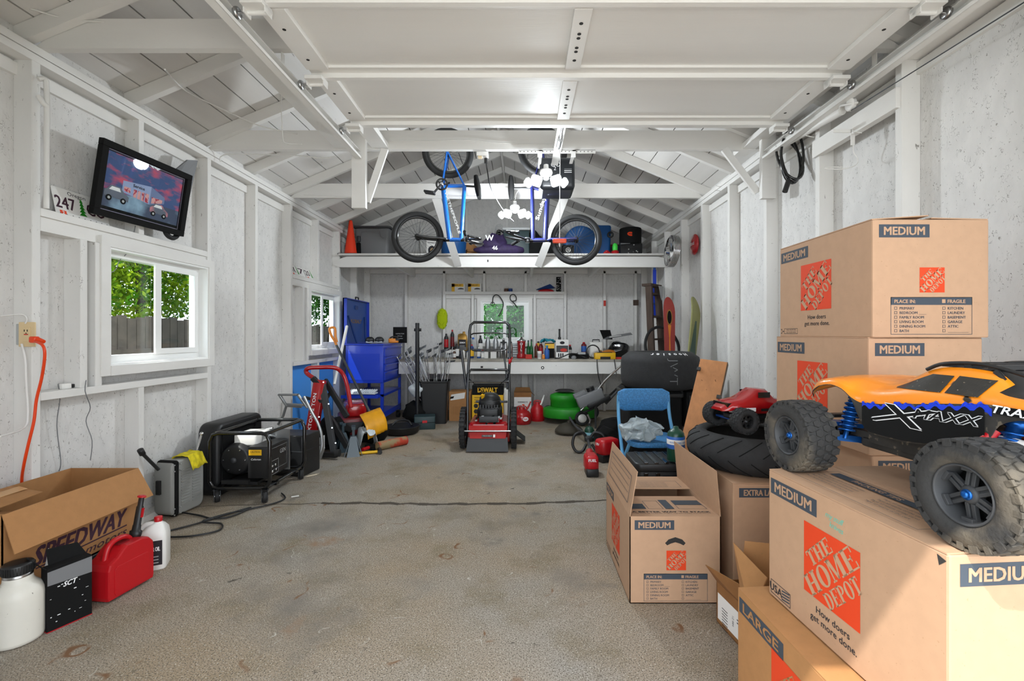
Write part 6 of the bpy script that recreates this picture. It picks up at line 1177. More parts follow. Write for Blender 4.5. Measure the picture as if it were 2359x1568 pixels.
for nm, lb, pts in (('hook_lamp', 'black gooseneck inspection mirror hanging before the back window', [W(1135, 700, 6.99), W(1136, 685, 6.99), W(1142, 679, 6.99), W(1150, 682, 6.99), W(1158, 694, 6.99), W(1159, 705, 6.99), W(1153, 720, 6.99), W(1148, 728, 6.99)]), ('wire_loop', 'black wire loop tool hanging before the back window', [W(1192, 708, 6.99), W(1184, 698, 6.99), W(1176, 690, 6.99), W(1176, 681, 6.99), W(1183, 678, 6.99), W(1189, 684, 6.99), W(1188, 692, 6.99), W(1178, 694, 6.99)])):
    q = MB().tube([p - pts[0] for p in pts], .008, 'black_plastic', 8, sm=4)
    if nm == 'hook_lamp': q.ring([(.022, -.004), (.034, -.004), (.034, .004), (.022, .004)], 'black_plastic', R('X', 90), 18)
    solo(q, nm, lb, 'tool', tuple(pts[0]))
# ================= workbench and what stands on it =================
BZ = .835; BY0, BY1 = 6.30, 7.03
o = thing('workbench', 'long white workbench along the back wall', 'workbench', (-.2, 6.7, 0)); A = T(.2, -6.7, 0)
MB(A).b2((-1.72, BY0 - .01, BZ - .03), (1.80, BY1, BZ), 'bench_wood', b=.003).build('worktop', o)
q = MB(A); q.b2((-1.72, BY0, BZ - .20), (1.80, BY0 + .035, BZ - .031), 'white_beam', b=.003)
q.rbox((0, 0, 0), (.10 / 3, .05 / 2, .01), .004, 'dark_gap', basis((-.57, BY0 - .004, BZ - .105), (1, 0, 0), (0, 0, 1))); q.lathe([(.022, 0), (.022, .003)], 'dark_gap', T(.27, BY0 - .001, BZ - .115) @ R('X', 90), 18).lathe([(.01, 0), (.01, .005)], 'steel', T(.27, BY0 - .001, BZ - .115) @ R('X', 90), 14); q.build('front_rail', o)
for x in (-1.70, -.02, 1.55): MB(A).b2((x, BY1 - .09, 0), (x + .09, BY1, BZ - .031), 'white_stud').build('leg', o)
def B(px, Y=6.75, dz=0.): return (W(px, 0, Y).x, Y, BZ + dz)
def bottle(label, px, Y, r, h, m, cap=None, lab=None, dz=0., neck=.4, sh=.75, name='bottle', cat='bottle', group=None):
    o = thing(name, label, cat, B(px, Y, dz), 0, group)
    MB().lathe([(r * .92, 0), (r, .004), (r, h * sh), (r * neck * 1.1, h * (sh + .14)), (r * neck, h * .93)], m, n=18).build('body', o)
    if cap: MB().lathe([(r * neck * 1.15, 0), (r * neck * 1.15, h * .09), (r * neck * .8, h * .10)], cap, T(0, 0, h * .90), 14).build('cap', o)
    if lab: MB().lathe([(r * 1.01, h * .15), (r * 1.015, h * .16), (r * 1.015, h * (sh - .12)), (r * 1.01, h * (sh - .11))], lab, n=18, cap=False).build('label', o)
    return o
o = thing('box_stack', 'stack of pale boxes under the black and red can at the left of the bench', 'boxes', B(1040, 6.8)); MB().box((0, 0, .03), (.20, .14, .055), 'light_grey', b=.003).box((.01, 0, .088), (.17, .13, .055), 'paper', b=.003).build('body', o)
bottle('black spray bottle with red label at the left end of the bench', 1028, 6.86, .032, .24, 'black_plastic', 'black_plastic', 'red_plastic', .117)
bottle('tall black bottle with red top next to the black spray bottle', 1042, 6.92, .03, .30, 'black_plastic', 'red_plastic', 'dark_red', .117)
oil_jug('coolant_jug', 'gold antifreeze jug with label above the small bottles', B(1066, 6.88, .10), 0, .145, .09, .29, 'gold', 'gold', 'ink_black', text='ZEREX')
o = thing('parts_box', 'low grey box under the gold antifreeze jug', 'box', B(1066, 6.88)); MB().box((0, 0, .05), (.17, .12, .098), 'dark_grey', b=.003).build('body', o)
bottle('black bottle with white label below the gold jug', 1053, 6.62, .03, .21, 'black_plastic', 'black_plastic', 'paper')
bottle('squat chrome can with pale label below the gold jug', 1066, 6.60, .036, .13, 'paper', 'dark_steel', None)
bottle('bottle with red cap and yellow label behind the mower handle', 1087, 6.62, .030, .20, 'blue_dark', 'red_plastic', 'yellow')
bottle('small blue bottle left of the silver spray cans', 1103, 6.62, .028, .155, 'blue_label', 'paper', 'paper')
bottle('tall black and white aerosol can behind the small blue bottle', 1107, 6.9, .032, .33, 'black_plastic', 'black_plastic', 'paper')
bottle('wide silver aerosol can left of its twin on the bench', 1124, 6.75, .040, .315, 'alu', 'light_grey', None, neck=.55, group='wide silver aerosol cans')
bottle('wide silver aerosol can right of its twin on the bench', 1142, 6.75, .040, .315, 'alu', 'light_grey', None, neck=.55, group='wide silver aerosol cans')
for i, px in enumerate((1155, 1165, 1177)): bottle(('first', 'middle', 'last')[i] + ' of three slim silver bottles left of the red lantern', px, 6.68, .026, .24, 'steel', 'dark_steel', None, neck=.5, group='slim silver bottles')
for i, px in enumerate((1118, 1137)): 
    o = thing('paper_packet', ('left' if i == 0 else 'right') + ' white packet in front of the wide silver cans', 'packet', B(px, 6.55)); MB().box((0, 0, .05), (.085, .05, .10), 'paper', b=.004).build('body', o)
o = thing('towel_stack', 'stack of folded pale cloths behind the slim silver bottles', 'cloths', B(1183, 6.9)); q = MB()
for i in range(6): q.box((0, 0, .02 + i * .036), (.13, .12, .03), 'white_cloth', b=.01)
q.build('body', o)
o = thing('camping_lantern', 'red camping lantern with chrome top on the bench', 'lantern', B(1201, 6.62)); MB().lathe([(.062, 0), (.068, .01), (.066, .05), (.05, .07), (.052, .09), (.06, .23), (.066, .245), (.06, .25)], 'red_gloss', n=28).build('body', o)
q = MB(T(0, -.062, .16) @ R('X', 90)); q.v = []; 
for i, c in enumerate('OIL'): q.text(c, .035, 'ink_white', T(-.0, .03 - i * .042, .003), bold=.02)
rct(q, T(0, 0, .0), -.014, -.09, .014, .08, 'dark_red'); q.build('front_panel', o); MB().lathe([(.068, .25), (.07, .262), (.05, .27), (.02, .29), (.02, .31), (.001, .312)], 'chrome', n=28).tube([(-.02, 0, .30), (-.022, 0, .36), (0, 0, .375), (.022, 0, .36), (.02, 0, .30)], .004, 'chrome', 6, sm=4).build('top_cap', o)
bottle('left green glass bottle right of the red lantern', 1217, 6.72, .026, .26, 'green_glass', 'dark_teal', None, neck=.4, sh=.55); bottle('right green glass bottle right of the red lantern', 1224, 6.66, .026, .275, 'green_glass', 'dark_teal', None, neck=.4, sh=.55)
o = thing('small_box', 'small red box in front of the green bottles', 'box', B(1218, 6.42)); MB().box((0, 0, .032), (.09, .05, .062), 'ink_red', b=.003).build('body', o)
bottle('brown and red spray can with red cap left of the teal cloth', 1236, 6.75, .032, .21, 'dark_red', 'red_plastic', 'brown_jar', dz=.0); bottle('taller dark red spray can left of the teal cloth', 1246, 6.80, .033, .23, 'dark_red', 'chrome', 'red_plastic', dz=.0)
bottle('white squat tub before the red spray cans', 1243, 6.45, .032, .11, 'paper', 'white_plastic', 'light_grey', neck=.9, sh=.8, name='tub', cat='tub'); bottle('blue bottle with pale blue top before the yellow boxes', 1260, 6.48, .036, .19, 'blue_label', 'teal_cloth', None, sh=.6)
o = thing('yellow_boxes', 'yellow and black box under the teal cloth', 'box', B(1266, 6.72)); MB().box((0, 0, .11), (.13, .14, .22), 'black_matte', b=.004).box((0, -.002, .175), (.132, .144, .07), 'yellow', b=.004).build('body', o)
rag('teal_rag', 'teal crumpled cloth on top of the yellow and black box', B(1262, 6.72, .262), 0, .22, .18, 'teal_cloth', .03, cat='rag', amp=.05, seed=8)
o = thing('product_carton', 'white printed carton with car pictures on the bench', 'carton', B(1295, 6.60), -3); q = MB().box((0, 0, .135), (.185, .09, .27), 'paper', b=.002); M = basis((0, -.0455, 0), (1, 0, 0), (0, 0, 1)); q.add([(x * .035, .225 + y * .022, 0) for x, y in circ(1, 16)], [tuple(range(16))], 'ink_black', False, M); rct(q, M, -.085, .09, .085, .185, 'dark_grey'); q.add([(.02 + x * .05, .12 + y * .025, .0004) for x, y in circ(1, 14)], [tuple(range(14))], 'ink_red', False, M)
for x in (-.06, -.03, 0): rct(q, M, x, .02, x + .018, .075, 'ink_black')
q.build('body', o)
solo(MB().lathe([(.02, 0), (.022, .03), (.014, .04), (.013, .12), (.016, .15), (.001, .155)], 'black_plastic', n=12), 'black_brush', 'black handled brush standing on the white carton', 'brush', (B(1287)[0], 6.60, BZ + .271))
o = thing('black_tray', 'flat black tray with packets right of the white carton', 'tray', B(1334, 6.55)); MB().box((0, 0, .03), (.26, .16, .06), 'black_matte', b=.01).box((.03, -.02, .075), (.11, .08, .03), 'light_grey', b=.004).build('body', o)
pts = [(0, 0, .01), (.08, -.04, .02), (.2, -.03, .07), (.3, .02, .07), (.4, .05, .03), (.46, .0, .01), (.38, -.06, .01)]; solo(MB().tube(pts, .008, 'black_plastic', 8, sm=5), 'black_hose', 'black cable snaking across the bench beside the tray', 'cable', B(1278, 6.42))
bottle('small bottle with blue label and red cap behind the black tray', 1345, 6.88, .040, .17, 'dark_red', 'red_plastic', 'blue_label', .06); 
o = thing('parts_bin', 'low dark bin behind the black tray', 'bin', B(1340, 6.88)); MB().box((0, 0, .03), (.2, .12, .058), 'dark_grey', b=.006).build('body', o)
o = thing('kitchen_appliance', 'white rounded appliance on the bench left of the grey sheet', 'appliance', B(1373, 6.78)); MB().rbox((0, 0, .12), (.20, .16, .23), .04, 'white_plastic').build('body', o); MB().tube([(-.05, 0, .23), (-.05, 0, .265), (.05, 0, .265), (.05, 0, .23)], .008, 'black_plastic', 8).build('handle', o)
solo(MB().ring([(.085, -.01), (.10, -.01), (.10, .01), (.085, .01)], 'black_plastic', T(0, 0, .10) @ R('X', 80), 28), 'steering_ring', 'black ring leaning before the white appliance', 'ring', B(1366, 6.52))
crumple('welding_helmet', 'black helmet on the bench under the grey sheets', 'helmet', B(1425, 6.75), (.16, .13, .12), 'black_gloss', 2, .25)
o = thing('manual_sheets', 'grey folder with white papers fanned over the black helmet', 'papers', B(1405, 6.70, .27)); MB().sheet((-.13, -.12, .0), (.30, -.14, .07), (.32, .06, .10), (-.02, .08, .04), .004, 'mid_grey').sheet((-.14, .06, .14), (.02, .08, .14), (.06, .1, .0), (-.08, .08, .0), .006, 'black_matte').sheet((-.03, -.13, .03), (.14, -.14, .055), (.16, -.02, .065), (-.01, .0, .045), .003, 'paper').build('sheets', o)
crumple('orange_tools', 'orange and black hand tools heaped behind the yellow charger', 'tools', B(1402, 6.62), (.13, .07, .06), 'orange_tool', 7, .4)
o = thing('battery_charger', 'yellow and black battery charger on the right front edge of the bench', 'charger', B(1393, 6.36)); MB().box((0, 0, .045), (.29, .11, .09), 'yellow_tool', b=.012).box((0, -.052, .02), (.14, .02, .035), 'black_plastic', b=.003).box((0, 0, .092), (.2, .08, .012), 'black_plastic', b=.004).build('body', o)
pts = [(-.12, -.07, .0), (-.12, -.10, -.12), (-.10, -.11, -.25), (-.06, -.11, -.38)]; MB().tube(pts, .006, 'black_plastic', 8, sm=4).lathe([(.016, 0), (.02, .04), (.012, .07)], 'black_plastic', T(-.06, -.11, -.45), 12).build('mains_cable', o); MB().tube([(.12, -.07, 0), (.13, -.10, -.12), (.14, -.11, -.2)], .006, 'black_plastic', 8, sm=4).build('clamp_cable', o)
q = MB().box((0, 0, .014), (.12, .06, .028), 'ink_red', b=.003); solo(q, 'red_case', 'small red case next to the yellow charger', 'case', B(1424, 6.38))
for x, z in ((1.24, 1.69), (1.72, 1.70)): solo(MB().box((0, 0, 0), (.035 if x < 1.5 else .08, .012, .085), 'wood_dark' if x > 1.5 else 'ink_red'), 'wall_tag', ('small red tag nailed to a back wall stud', 'square brown wooden tag nailed to the last back wall stud')[x > 1.5], 'tag', (x + .02, YB - .097, z - .03))
for lb, px, Y, r, h, m, cap, lab, dz in (
    ('small amber bottle just left of the low grey box on the bench', 1047, 6.50, .022, .12, 'brown_jar', 'white_plastic', 'paper', 0), ('short black jar at the front edge left of the mower handle', 1062, 6.45, .03, .08, 'black_plastic', 'dark_grey', None, 0),
    ('tiny white bottle with blue cap behind the left mower bar', 1078, 6.45, .02, .11, 'white_plastic', 'blue_label', None, 0), ('clear bottle with red cap between the blue bottle and the white packet', 1112, 6.48, .022, .13, 'light_grey', 'red_plastic', 'paper', 0),
    ('slim black can behind the slim silver bottles', 1160, 6.92, .03, .29, 'black_plastic', 'steel', 'mid_grey', 0), ('dark blue can just right of the mower handle', 1174, 6.5, .026, .13, 'blue_dark', 'light_grey', 'paper', 0),
    ('yellow bottle with black cap behind the white squat tub', 1240, 6.92, .03, .24, 'yellow', 'black_plastic', None, 0), ('small orange jar beside the blue bottle', 1252, 6.40, .022, .07, 'orange_tool', 'white_plastic', None, 0),
    ('black squeeze bottle beside the white printed carton', 1313, 6.85, .028, .19, 'black_plastic', 'red_plastic', 'paper', 0), ('short grey tin in front of the black tray', 1322, 6.40, .035, .045, 'mid_grey', 'light_grey', None, 0),
    ('tall clear spray bottle behind the gold antifreeze jug', 1090, 6.93, .03, .30, 'light_grey', 'blue_label', None, 0), ('dark tin left of the gold antifreeze jug', 1052, 6.93, .035, .20, 'dark_grey', 'steel', 'ink_red', 0),
    ('brown bottle with gold cap behind the yellow charger', 1384, 6.55, .022, .12, 'brown_jar', 'gold', None, 0)):
    bottle(lb, px, Y, r, h, m, cap, lab, dz, neck=.55, sh=.72)
# ================= below the bench =================
def G(px, Y): return (W(px, 0, Y).x, Y, 0)
o = thing('cardboard_box', 'brown box with white paper label beside the golf club bin', 'cardboard box', G(1063, 6.35)); q = MB().box((0, 0, .20), (.30, .28, .40), 'kraft', b=.003); M = basis((0, -.141, 0), (1, 0, 0), (0, 0, 1)); q.add([(-.13, .28, 0), (.06, .31, 0), (.07, .42 - .03, 0), (-.12, .36, 0)], [(0, 1, 2, 3)], 'paper', False, M); q.add([(-.14, .30, .001), (-.09, .31, .001), (-.08, .34, .001), (-.13, .33, .001)], [(0, 1, 2, 3)], 'black_matte', False, M)
for r in range(5): q.text('X OX XO OXO', .012, 'kraft_dark', M @ T(0, .18 - r * .022, 0), wd=.2)
q.build('body', o)
o = thing('tool_carton', 'yellow and black power tool carton behind the red mower', 'carton', G(1125, 6.0)); q = MB().b2((-.20, -.13, 0), (.20, .13, .52), 'yellow_tool', b=.002); q.b2((-.201, -.131, .40), (.201, .131, .521), 'black_matte', b=.002); M = basis((-.20, -.1325, 0), (1, 0, 0), (0, 0, 1))
q.text('DEWALT', .06, 'yellow_tool', M @ T(.20, .435, 0), bold=.03, wd=.25); 
for r in range(4): q.text('PRESSURE WASHER', .014, 'ink_black', M @ T(.03, .36 - r * .03, 0), al='L', bold=.01)
for i in range(3): q.add([(.05 + x * .028, .26 - i * .07 + y * .028, 0) for x, y in circ(1, 14)], [tuple(range(14))], 'ink_black', False, M)
q.build('body', o)
o = thing('oil_carton', 'open white oil carton numbered 550046215 right of the mower', 'carton', G(1204, 6.5)); q = MB(); q.b2((-.12, -.1, 0), (.12, .1, .36), 'paper', b=.002); q.b2((-.121, -.101, .30), (.121, .101, .361), 'kraft_dark'); M = basis((-.12, -.1025, 0), (1, 0, 0), (0, 0, 1)); q.text('550046215', .022, 'ink_black', M @ T(.12, .22, 0), bold=.02); q.add([(.04, .02, 0), (.08, .02, 0), (.20, .14, 0), (.20, .17, 0), (.10, .10, 0), (.07, .17, 0), (.03, .17, 0)], [tuple(range(7))], 'mid_grey', False, M); q.add([(.13 + x * .02, .19 + y * .012, .0004) for x, y in circ(1, 10)], [tuple(range(10))], 'orange_plastic', False, M); q.build('body', o); MB().sheet((.12, -.1, .36), (.12, .1, .36), (.17, .1, .30), (.17, -.1, .33), .003, 'kraft_dark').build('flap', o); MB().sheet((-.12, .1, .36), (.12, .1, .36), (.10, .14, .41), (-.10, .14, .41), .003, 'kraft').build('flap', o)
solo(MB().rbox((0, 0, .22), (.09, .12, .44), .02, 'white_plastic'), 'white_bottle', 'tall white container behind the right mower post', 'container', G(1168, 6.3))
def steel_can(label, p, r, h, m, spout):
    o = thing('petrol_can', label, 'petrol can', p); q = MB().lathe([(r * .93, 0), (r, .01), (r * 1.02, h * .3), (r, h * .62), (r * .75, h * .82), (r * .35, h * .93), (r * .3, h)], m, n=30)
    for z in (.15, .3, .45): q.ring([(r * 1.0, -.003), (r * 1.035, 0), (r * 1.0, .003)], m, T(0, 0, h * z), 30)
    q.build('body', o); MB().lathe([(r * .34, 0), (r * .34, .02), (.001, .022)], m, T(0, 0, h * .98), 18).tube([(-r * .5, 0, h * .85), (-r * .4, 0, h * 1.12), (r * .4, 0, h * 1.12), (r * .5, 0, h * .85)], .008, m, 8, sm=4).build('handle', o)
    if spout: MB().tube([(r * .4, 0, h * .85), (r * .7, 0, h * 1.1), (r * .95, 0, h * 1.45)], [.014, .012, .009], 'white_plastic' if spout == 2 else m, 8, sm=3).build('spout', o)
    if spout == 1: q = MB(); Me = basis((.05, -r * 1.02, h * .4), (1, .25, 0), (0, 0, 1)); q.add([(x * .038, y * .028, .004) for x, y in circ(1, 16)], [tuple(range(16))], 'ink_white', False, Me); q.text('Eagle', .018, 'ink_red', Me @ T(0, -.006, .005), bold=.03); q.build('emblem', o)
steel_can('dark red steel petrol can with round emblem right of the mower', G(1202, 6.05), .125, .20, 'red_gloss', 1); steel_can('rounder red petrol can with white spout beside the emblem can', G(1238, 6.25), .095, .24, 'red_plastic', 2)
# mower
def mower():
    X, Y = -.357, 4.86; o = thing('lawn_mower', 'red high wheel lawn mower with black engine in the middle of the garage', 'lawn mower', (X, Y, 0))
    q = MB(); rs = []
    for z, k in ((.07, 1), (.20, 1), (.25, .94), (.27, .8)): rs.append([(x, y + .10, z) for x, y in rrect(.44 * k, .52 * k, .05, 3)])
    q.loft(rs, 'red_gloss', False); q.add([(-.20, -.20, .25), (.20, -.20, .25), (.18, -.26, .13), (-.18, -.26, .13)], [(0, 1, 2, 3)], 'red_gloss'); q.rbox((0, .1, .28), (.28, .36, .04), .04, 'red_gloss'); 
    M = basis((0, -.262, .145), (1, 0, 0), (0, .5, 1)); rct(q, M, -.06, .0, .05, .022, 'dark_grey'); q.text('TROY-BILT', .012, 'light_grey', M @ T(-.005, .005, .0006), wd=.09); rct(q, M, .055, -.003, .075, .026, 'paper'); q.build('deck', o)
    MB().sheet((-.20, -.25, .14), (.20, -.25, .14), (.21, -.33, .015), (-.21, -.33, .015), .008, 'dark_grey').build('rear_skirt', o)
    MB().sheet((.20, .0, .18), (.20, .25, .18), (.38, .25, .04), (.38, .03, .04), .01, 'rubber_dark').build('side_chute', o)
    q = MB().cyl((-.25, -.24, .20), (.25, -.24, .20), .009, 'steel', n=10); q.build('axle', o)
    for s in (-1, 1):
        t = MB(T(s * .262, -.10, .21) @ R('Y', 90)).ring([(.165, -.02), (.185, -.027), (.205, -.02), (.208, 0), (.205, .02), (.185, .027), (.165, .02)], 'rubber', n=36)
        for i in range(30): t.box((.208, 0, 0), (.01, .02, .05), 'rubber', R('Z', i * 12))
        w = t.build('wheel', o); q = MB(T(s * .262, -.10, .21) @ R('Y', 90)).ring([(.155, -.014), (.168, -.018), (.168, .018), (.155, .014)], 'black_plastic', n=30).lathe([(.03, -.03), (.03, .03)], 'black_plastic', None, 14)
        for i in range(8): q.box((.09, 0, 0), (.14, .018, .014), 'black_plastic', R('Z', i * 45))
        q.build('rim', w)
        MB(T(s * .24, .33, .10) @ R('Y', 90)).ring([(.06, -.02), (.095, -.02), (.10, 0), (.095, .02), (.06, .02)], 'rubber', n=24).lathe([(.06, -.008), (.06, .008)], 'black_plastic', None, 18).build('wheel', o)
    e = MB(); e.rbox((0, .06, .34), (.26, .26, .14), .05, 'black_plastic').rbox((0, .06, .44), (.24, .24, .08), .09, 'black_plastic').lathe([(.115, .47), (.11, .50), (.08, .535), (.05, .55), (.001, .553)], 'black_plastic', T(0, .06, 0), 28)
    for i in range(7): e.b2((-.10 + i * .03, -.075, .36), (-.085 + i * .03, -.065, .44), 'dark_grey')
    e.b2((-.10, -.12, .30), (.10, -.06, .40), 'black_plastic', b=.015); e.build('engine', o)
    q = MB().rbox((.02, .02, .46), (.34, .05, .02), .01, 'dark_grey'); q.rbox((0, -.13, .30), (.20, .05, .06), .01, 'dark_grey'); random.seed(3)
    for i in range(26): q.box((random.uniform(-.11, .11), -.12, random.uniform(.25, .33)), (.02, .05, .012), 'light_grey' if i % 2 else 'black_matte', R('Y', random.uniform(-6, 6)))
    q.cyl((-.07, .0, .50), (-.07, -.02, .54), .02, 'yellow').build('engine_fins', o)
    L = 'black_gloss'; q = MB()
    q.tube([(-.21, -.22, .2), (-.215, -.15, .55), (-.215, -.10, .76), (-.19, -.095, .81), (.19, -.095, .81), (.215, -.10, .76), (.215, -.15, .55), (.21, -.22, .2)], .014, L, 10); q.cyl((-.215, -.12, .69), (.215, -.12, .69), .009, L, n=8)
    q.tube([(-.235, -.05, .62), (-.22, -.0, .90), (-.215, .02, 1.22), (-.205, .03, 1.28), (-.17, .03, 1.31), (.17, .03, 1.31), (.205, .03, 1.28), (.215, .02, 1.22), (.215, -.0, .90), (.2, -.05, .62)], .015, L, 10); q.cyl((-.21, 0, 1.02), (.14, .0, 1.02), .007, L, n=8); q.build('handle_frame', o)
    MB().tube([(-.20, .01, 1.14), (-.17, .0, 1.19), (.17, .0, 1.19), (.20, .01, 1.14)], .008, L, 8, sm=3).tube([(-.19, .01, 1.03), (-.15, -.02, 1.005), (.12, -.02, 1.005), (.19, .01, 1.03)], .007, L, 8, sm=3).build('brake_bar', o)
    MB().tube([(-.30, -.02, 1.02), (-.27, -.02, .80), (-.24, -.05, .60)], .014, L, 8).box((-.28, -.02, 1.03), (.07, .03, .03), L).build('shift_lever', o); MB().tube([(.13, -.0, 1.04), (.17, -.03, .86), (.19, -.05, .6)], .010, L, 8, sm=3).build('throttle_lever', o)
    MB().box((.22, -.01, .90), (.035, .04, .035), 'red_plastic', b=.006).tube([(.21, -.02, .87), (.23, -.03, .91), (.245, -.03, .94)], .009, 'red_plastic', 8).build('starter_handle', o)
    MB().tube([(.21, -.08, .86), (.20, -.12, .74), (.12, -.12, .66), (.10, 0, .56)], .004, 'black_matte', 6, sm=4).tube([(-.21, -.1, .72), (-.1, -.12, .62), (-.06, 0, .54)], .004, 'black_matte', 6, sm=4).build('control_cable', o)
mower()
# green mower and grey power unit
o = thing('lawn_mower', 'green push mower parked under the right half of the workbench', 'lawn mower', G(1318, 6.12)); q = MB(); q.lathe([(.355, .08), (.36, .085), (.362, .18), (.355, .195), (.30, .212), (.29, .215), (.001, .22)], 'green_mower', T(-.03, 0, 0) @ Matrix.Scale(.62, 4, (0, 1, 0)), 32); q.build('deck', o)
MB().lathe([(.185, .215), (.19, .22), (.192, .30), (.198, .305), (.198, .36), (.188, .375), (.12, .40), (.11, .402), (.001, .405)], 'green_mower', T(-.10, 0, 0) @ Matrix.Scale(.8, 4, (0, 1, 0)), 28).lathe([(.13, .425), (.10, .44), (.001, .445)], 'black_plastic', T(-.10, 0, 0), 24).build('engine_shroud', o)
for x, y in ((.10, -.27), (.30, .2), (-.30, .2)):
    w_ = MB(T(x, y, .105) @ R('X', 90)).ring([(.055, -.02), (.088, -.025), (.095, 0), (.088, .025), (.055, .02)], 'rubber', n=28).build('wheel', o); MB(T(x, y, .105) @ R('X', 90)).lathe([(.058, -.015), (.056, .022), (.02, .026), (.001, .03)], 'white_plastic', None, 20).build('hub', w_)
o = thing('tiller', 'grey engine tiller with long handles leaning over the green mower', 'tiller', G(1368, 5.80)); A = T(*[-v for v in G(1368, 5.80)]); q = MB(A); q.M = A @ T(*W(1358, 915, 5.72)) @ R('Y', -22); q.box((0, 0, 0), (.34, .22, .14), 'mid_grey', b=.015).box((-.10, 0, .08), (.16, .16, .05), 'mid_grey', b=.01).box((.08, -.02, -.08), (.3, .2, .06), 'black_plastic', b=.01).cyl((.05, 0, .06), (.05, 0, .12), .05, 'black_plastic'); q.build('engine', o)
MB(A).tube([W(1338, 945, 5.7), W(1365, 915, 5.68), W(1400, 870, 5.6), W(1452, 825, 5.5)], .013, 'chrome', 8, sm=4).tube([W(1345, 950, 5.8), W(1375, 935, 5.8), W(1410, 905, 5.75), W(1460, 860, 5.6)], .014, 'black_plastic', 8, sm=3).tube([W(1395, 930, 5.7), W(1440, 880, 5.7), W(1470, 850, 5.7)], .016, 'dark_grey', 8).cyl(W(1372, 930, 5.72), (W(1372, 930, 5.72).x, 5.72, 0), .014, 'dark_grey').build('handle', o)
# string trimmer on the floor
o = thing('string_trimmer', 'string trimmer with red powerhead lying on the floor before the green mower', 'string trimmer', (.56, 4.6, 0)); A = T(-.56, -4.6, 0); q = MB(A)
q.tube([(.55, 5.38, .20), (.60, 5.2, .13), (.66, 4.8, .12), (.62, 4.2, .11), (.575, 3.98, .10)], .014, 'dark_grey', 10, sm=4); q.build('shaft', o)
c = Vector((.545, 5.40, .06)); pts = [(c.x + .17 * math.cos(a), c.y - .13 * math.sin(a) * 1.0, .05) for a in [PI * i / 12 for i in range(13)]]
q = MB(A); rr = []
for k, (r, z) in enumerate(((.03, .14), (.12, .10), (.165, .05), (.168, .02))): rr.append([(c.x + r * math.cos(a) * 1.0, c.y - r * math.sin(a) * .9 + .02, z) for a in [-.25 + (PI + .5) * i / 16 for i in range(17)]])
q.loft(rr, 'dark_olive', True, cap=False, closed=False); gd = q.build('guard', o); gd.modifiers.new('thickness', 'SOLIDIFY').thickness = .006; MB(A).lathe([(.045, 0), (.05, .03), (.03, .08), (.02, .14)], 'dark_olive', T(c.x, c.y, .02), 16).build('cutting_head', o)
q = MB(A)
for s in (-1, 1): q.tube([(.66 + s * .02, 4.60, .13), (.66 + s * .06, 4.6, .19), (.66 + s * .14, 4.58, .17), (.66 + s * .165, 4.55, .08), (.66 + s * .13, 4.52, .02), (.66 + s * .07, 4.52, .025), (.66 + s * .03, 4.56, .08)], .014, 'black_plastic', 10, sm=4)
q.box((.66, 4.6, .13), (.08, .06, .05), 'black_plastic', b=.01); q.build('loop_handle', o)
q = MB(A); q.tube([(.60, 4.12, .12), (.585, 4.02, .12), (.575, 3.95, .11)], .032, 'red_plastic', 12); q.rbox((.575, 3.86, .10), (.115, .17, .13), .04, 'red_plastic').b2((.535, 3.80, .155), (.615, 3.92, .17), 'red_plastic', b=.01); q.text('FUEL', .022, 'ink_white', T(.575, 3.772, .125) @ R('X', 90), bold=.03); q.build('powerhead', o); MB(A).box((.575, 3.83, .035), (.10, .15, .06), 'black_plastic', b=.008).build('battery', o)
o = thing('leaf_blower', 'red cordless tool with black nozzle on the floor left of the blue chair', 'power tool', (.79, 4.28, 0), -62); MB().rbox((0, 0, .13), (.15, .22, .15), .05, 'red_plastic').text('18V', .025, 'ink_white', T(0, -.112, .15) @ R('X', 90), bold=.02).build('body', o); MB().tube([(0, .08, .12), (-.04, .24, .16), (-.10, .42, .20)], [.045, .035, .03], 'black_plastic', 12).build('nozzle', o); MB().box((0.02, -.04, .035), (.10, .14, .07), 'black_plastic', b=.008).build('battery', o)
o = thing('blow_torch', 'small blue gas torch bottle with nozzle on the floor by the trimmer', 'torch', (.735, 5.05, 0)); MB().lathe([(.052, 0), (.055, .01), (.055, .12), (.04, .15), (.015, .165)], 'green_dark', n=22).lathe([(.0555, .04), (.056, .041), (.056, .10), (.0555, .101)], 'light_blue', n=22, cap=False).build('body', o); MB().tube([(0, 0, .165), (0, 0, .20), (.01, 0, .23), (-.02, 0, .29)], .010, 'steel', 8).box((0, 0, .185), (.04, .02, .025), 'black_plastic').build('nozzle', o)
for px, Y, s, m, lb in ((1392, 4.75, .13, 'black_matte', 'black bag with blue tag on the floor behind the red cordless tool'), (1412, 5.0, .16, 'black_matte', 'black bag heaped left of the blue chair')): crumple('floor_bag', lb, 'bag', G(px, Y), (s, s * .9, s * .8), m, s * 50, .3)
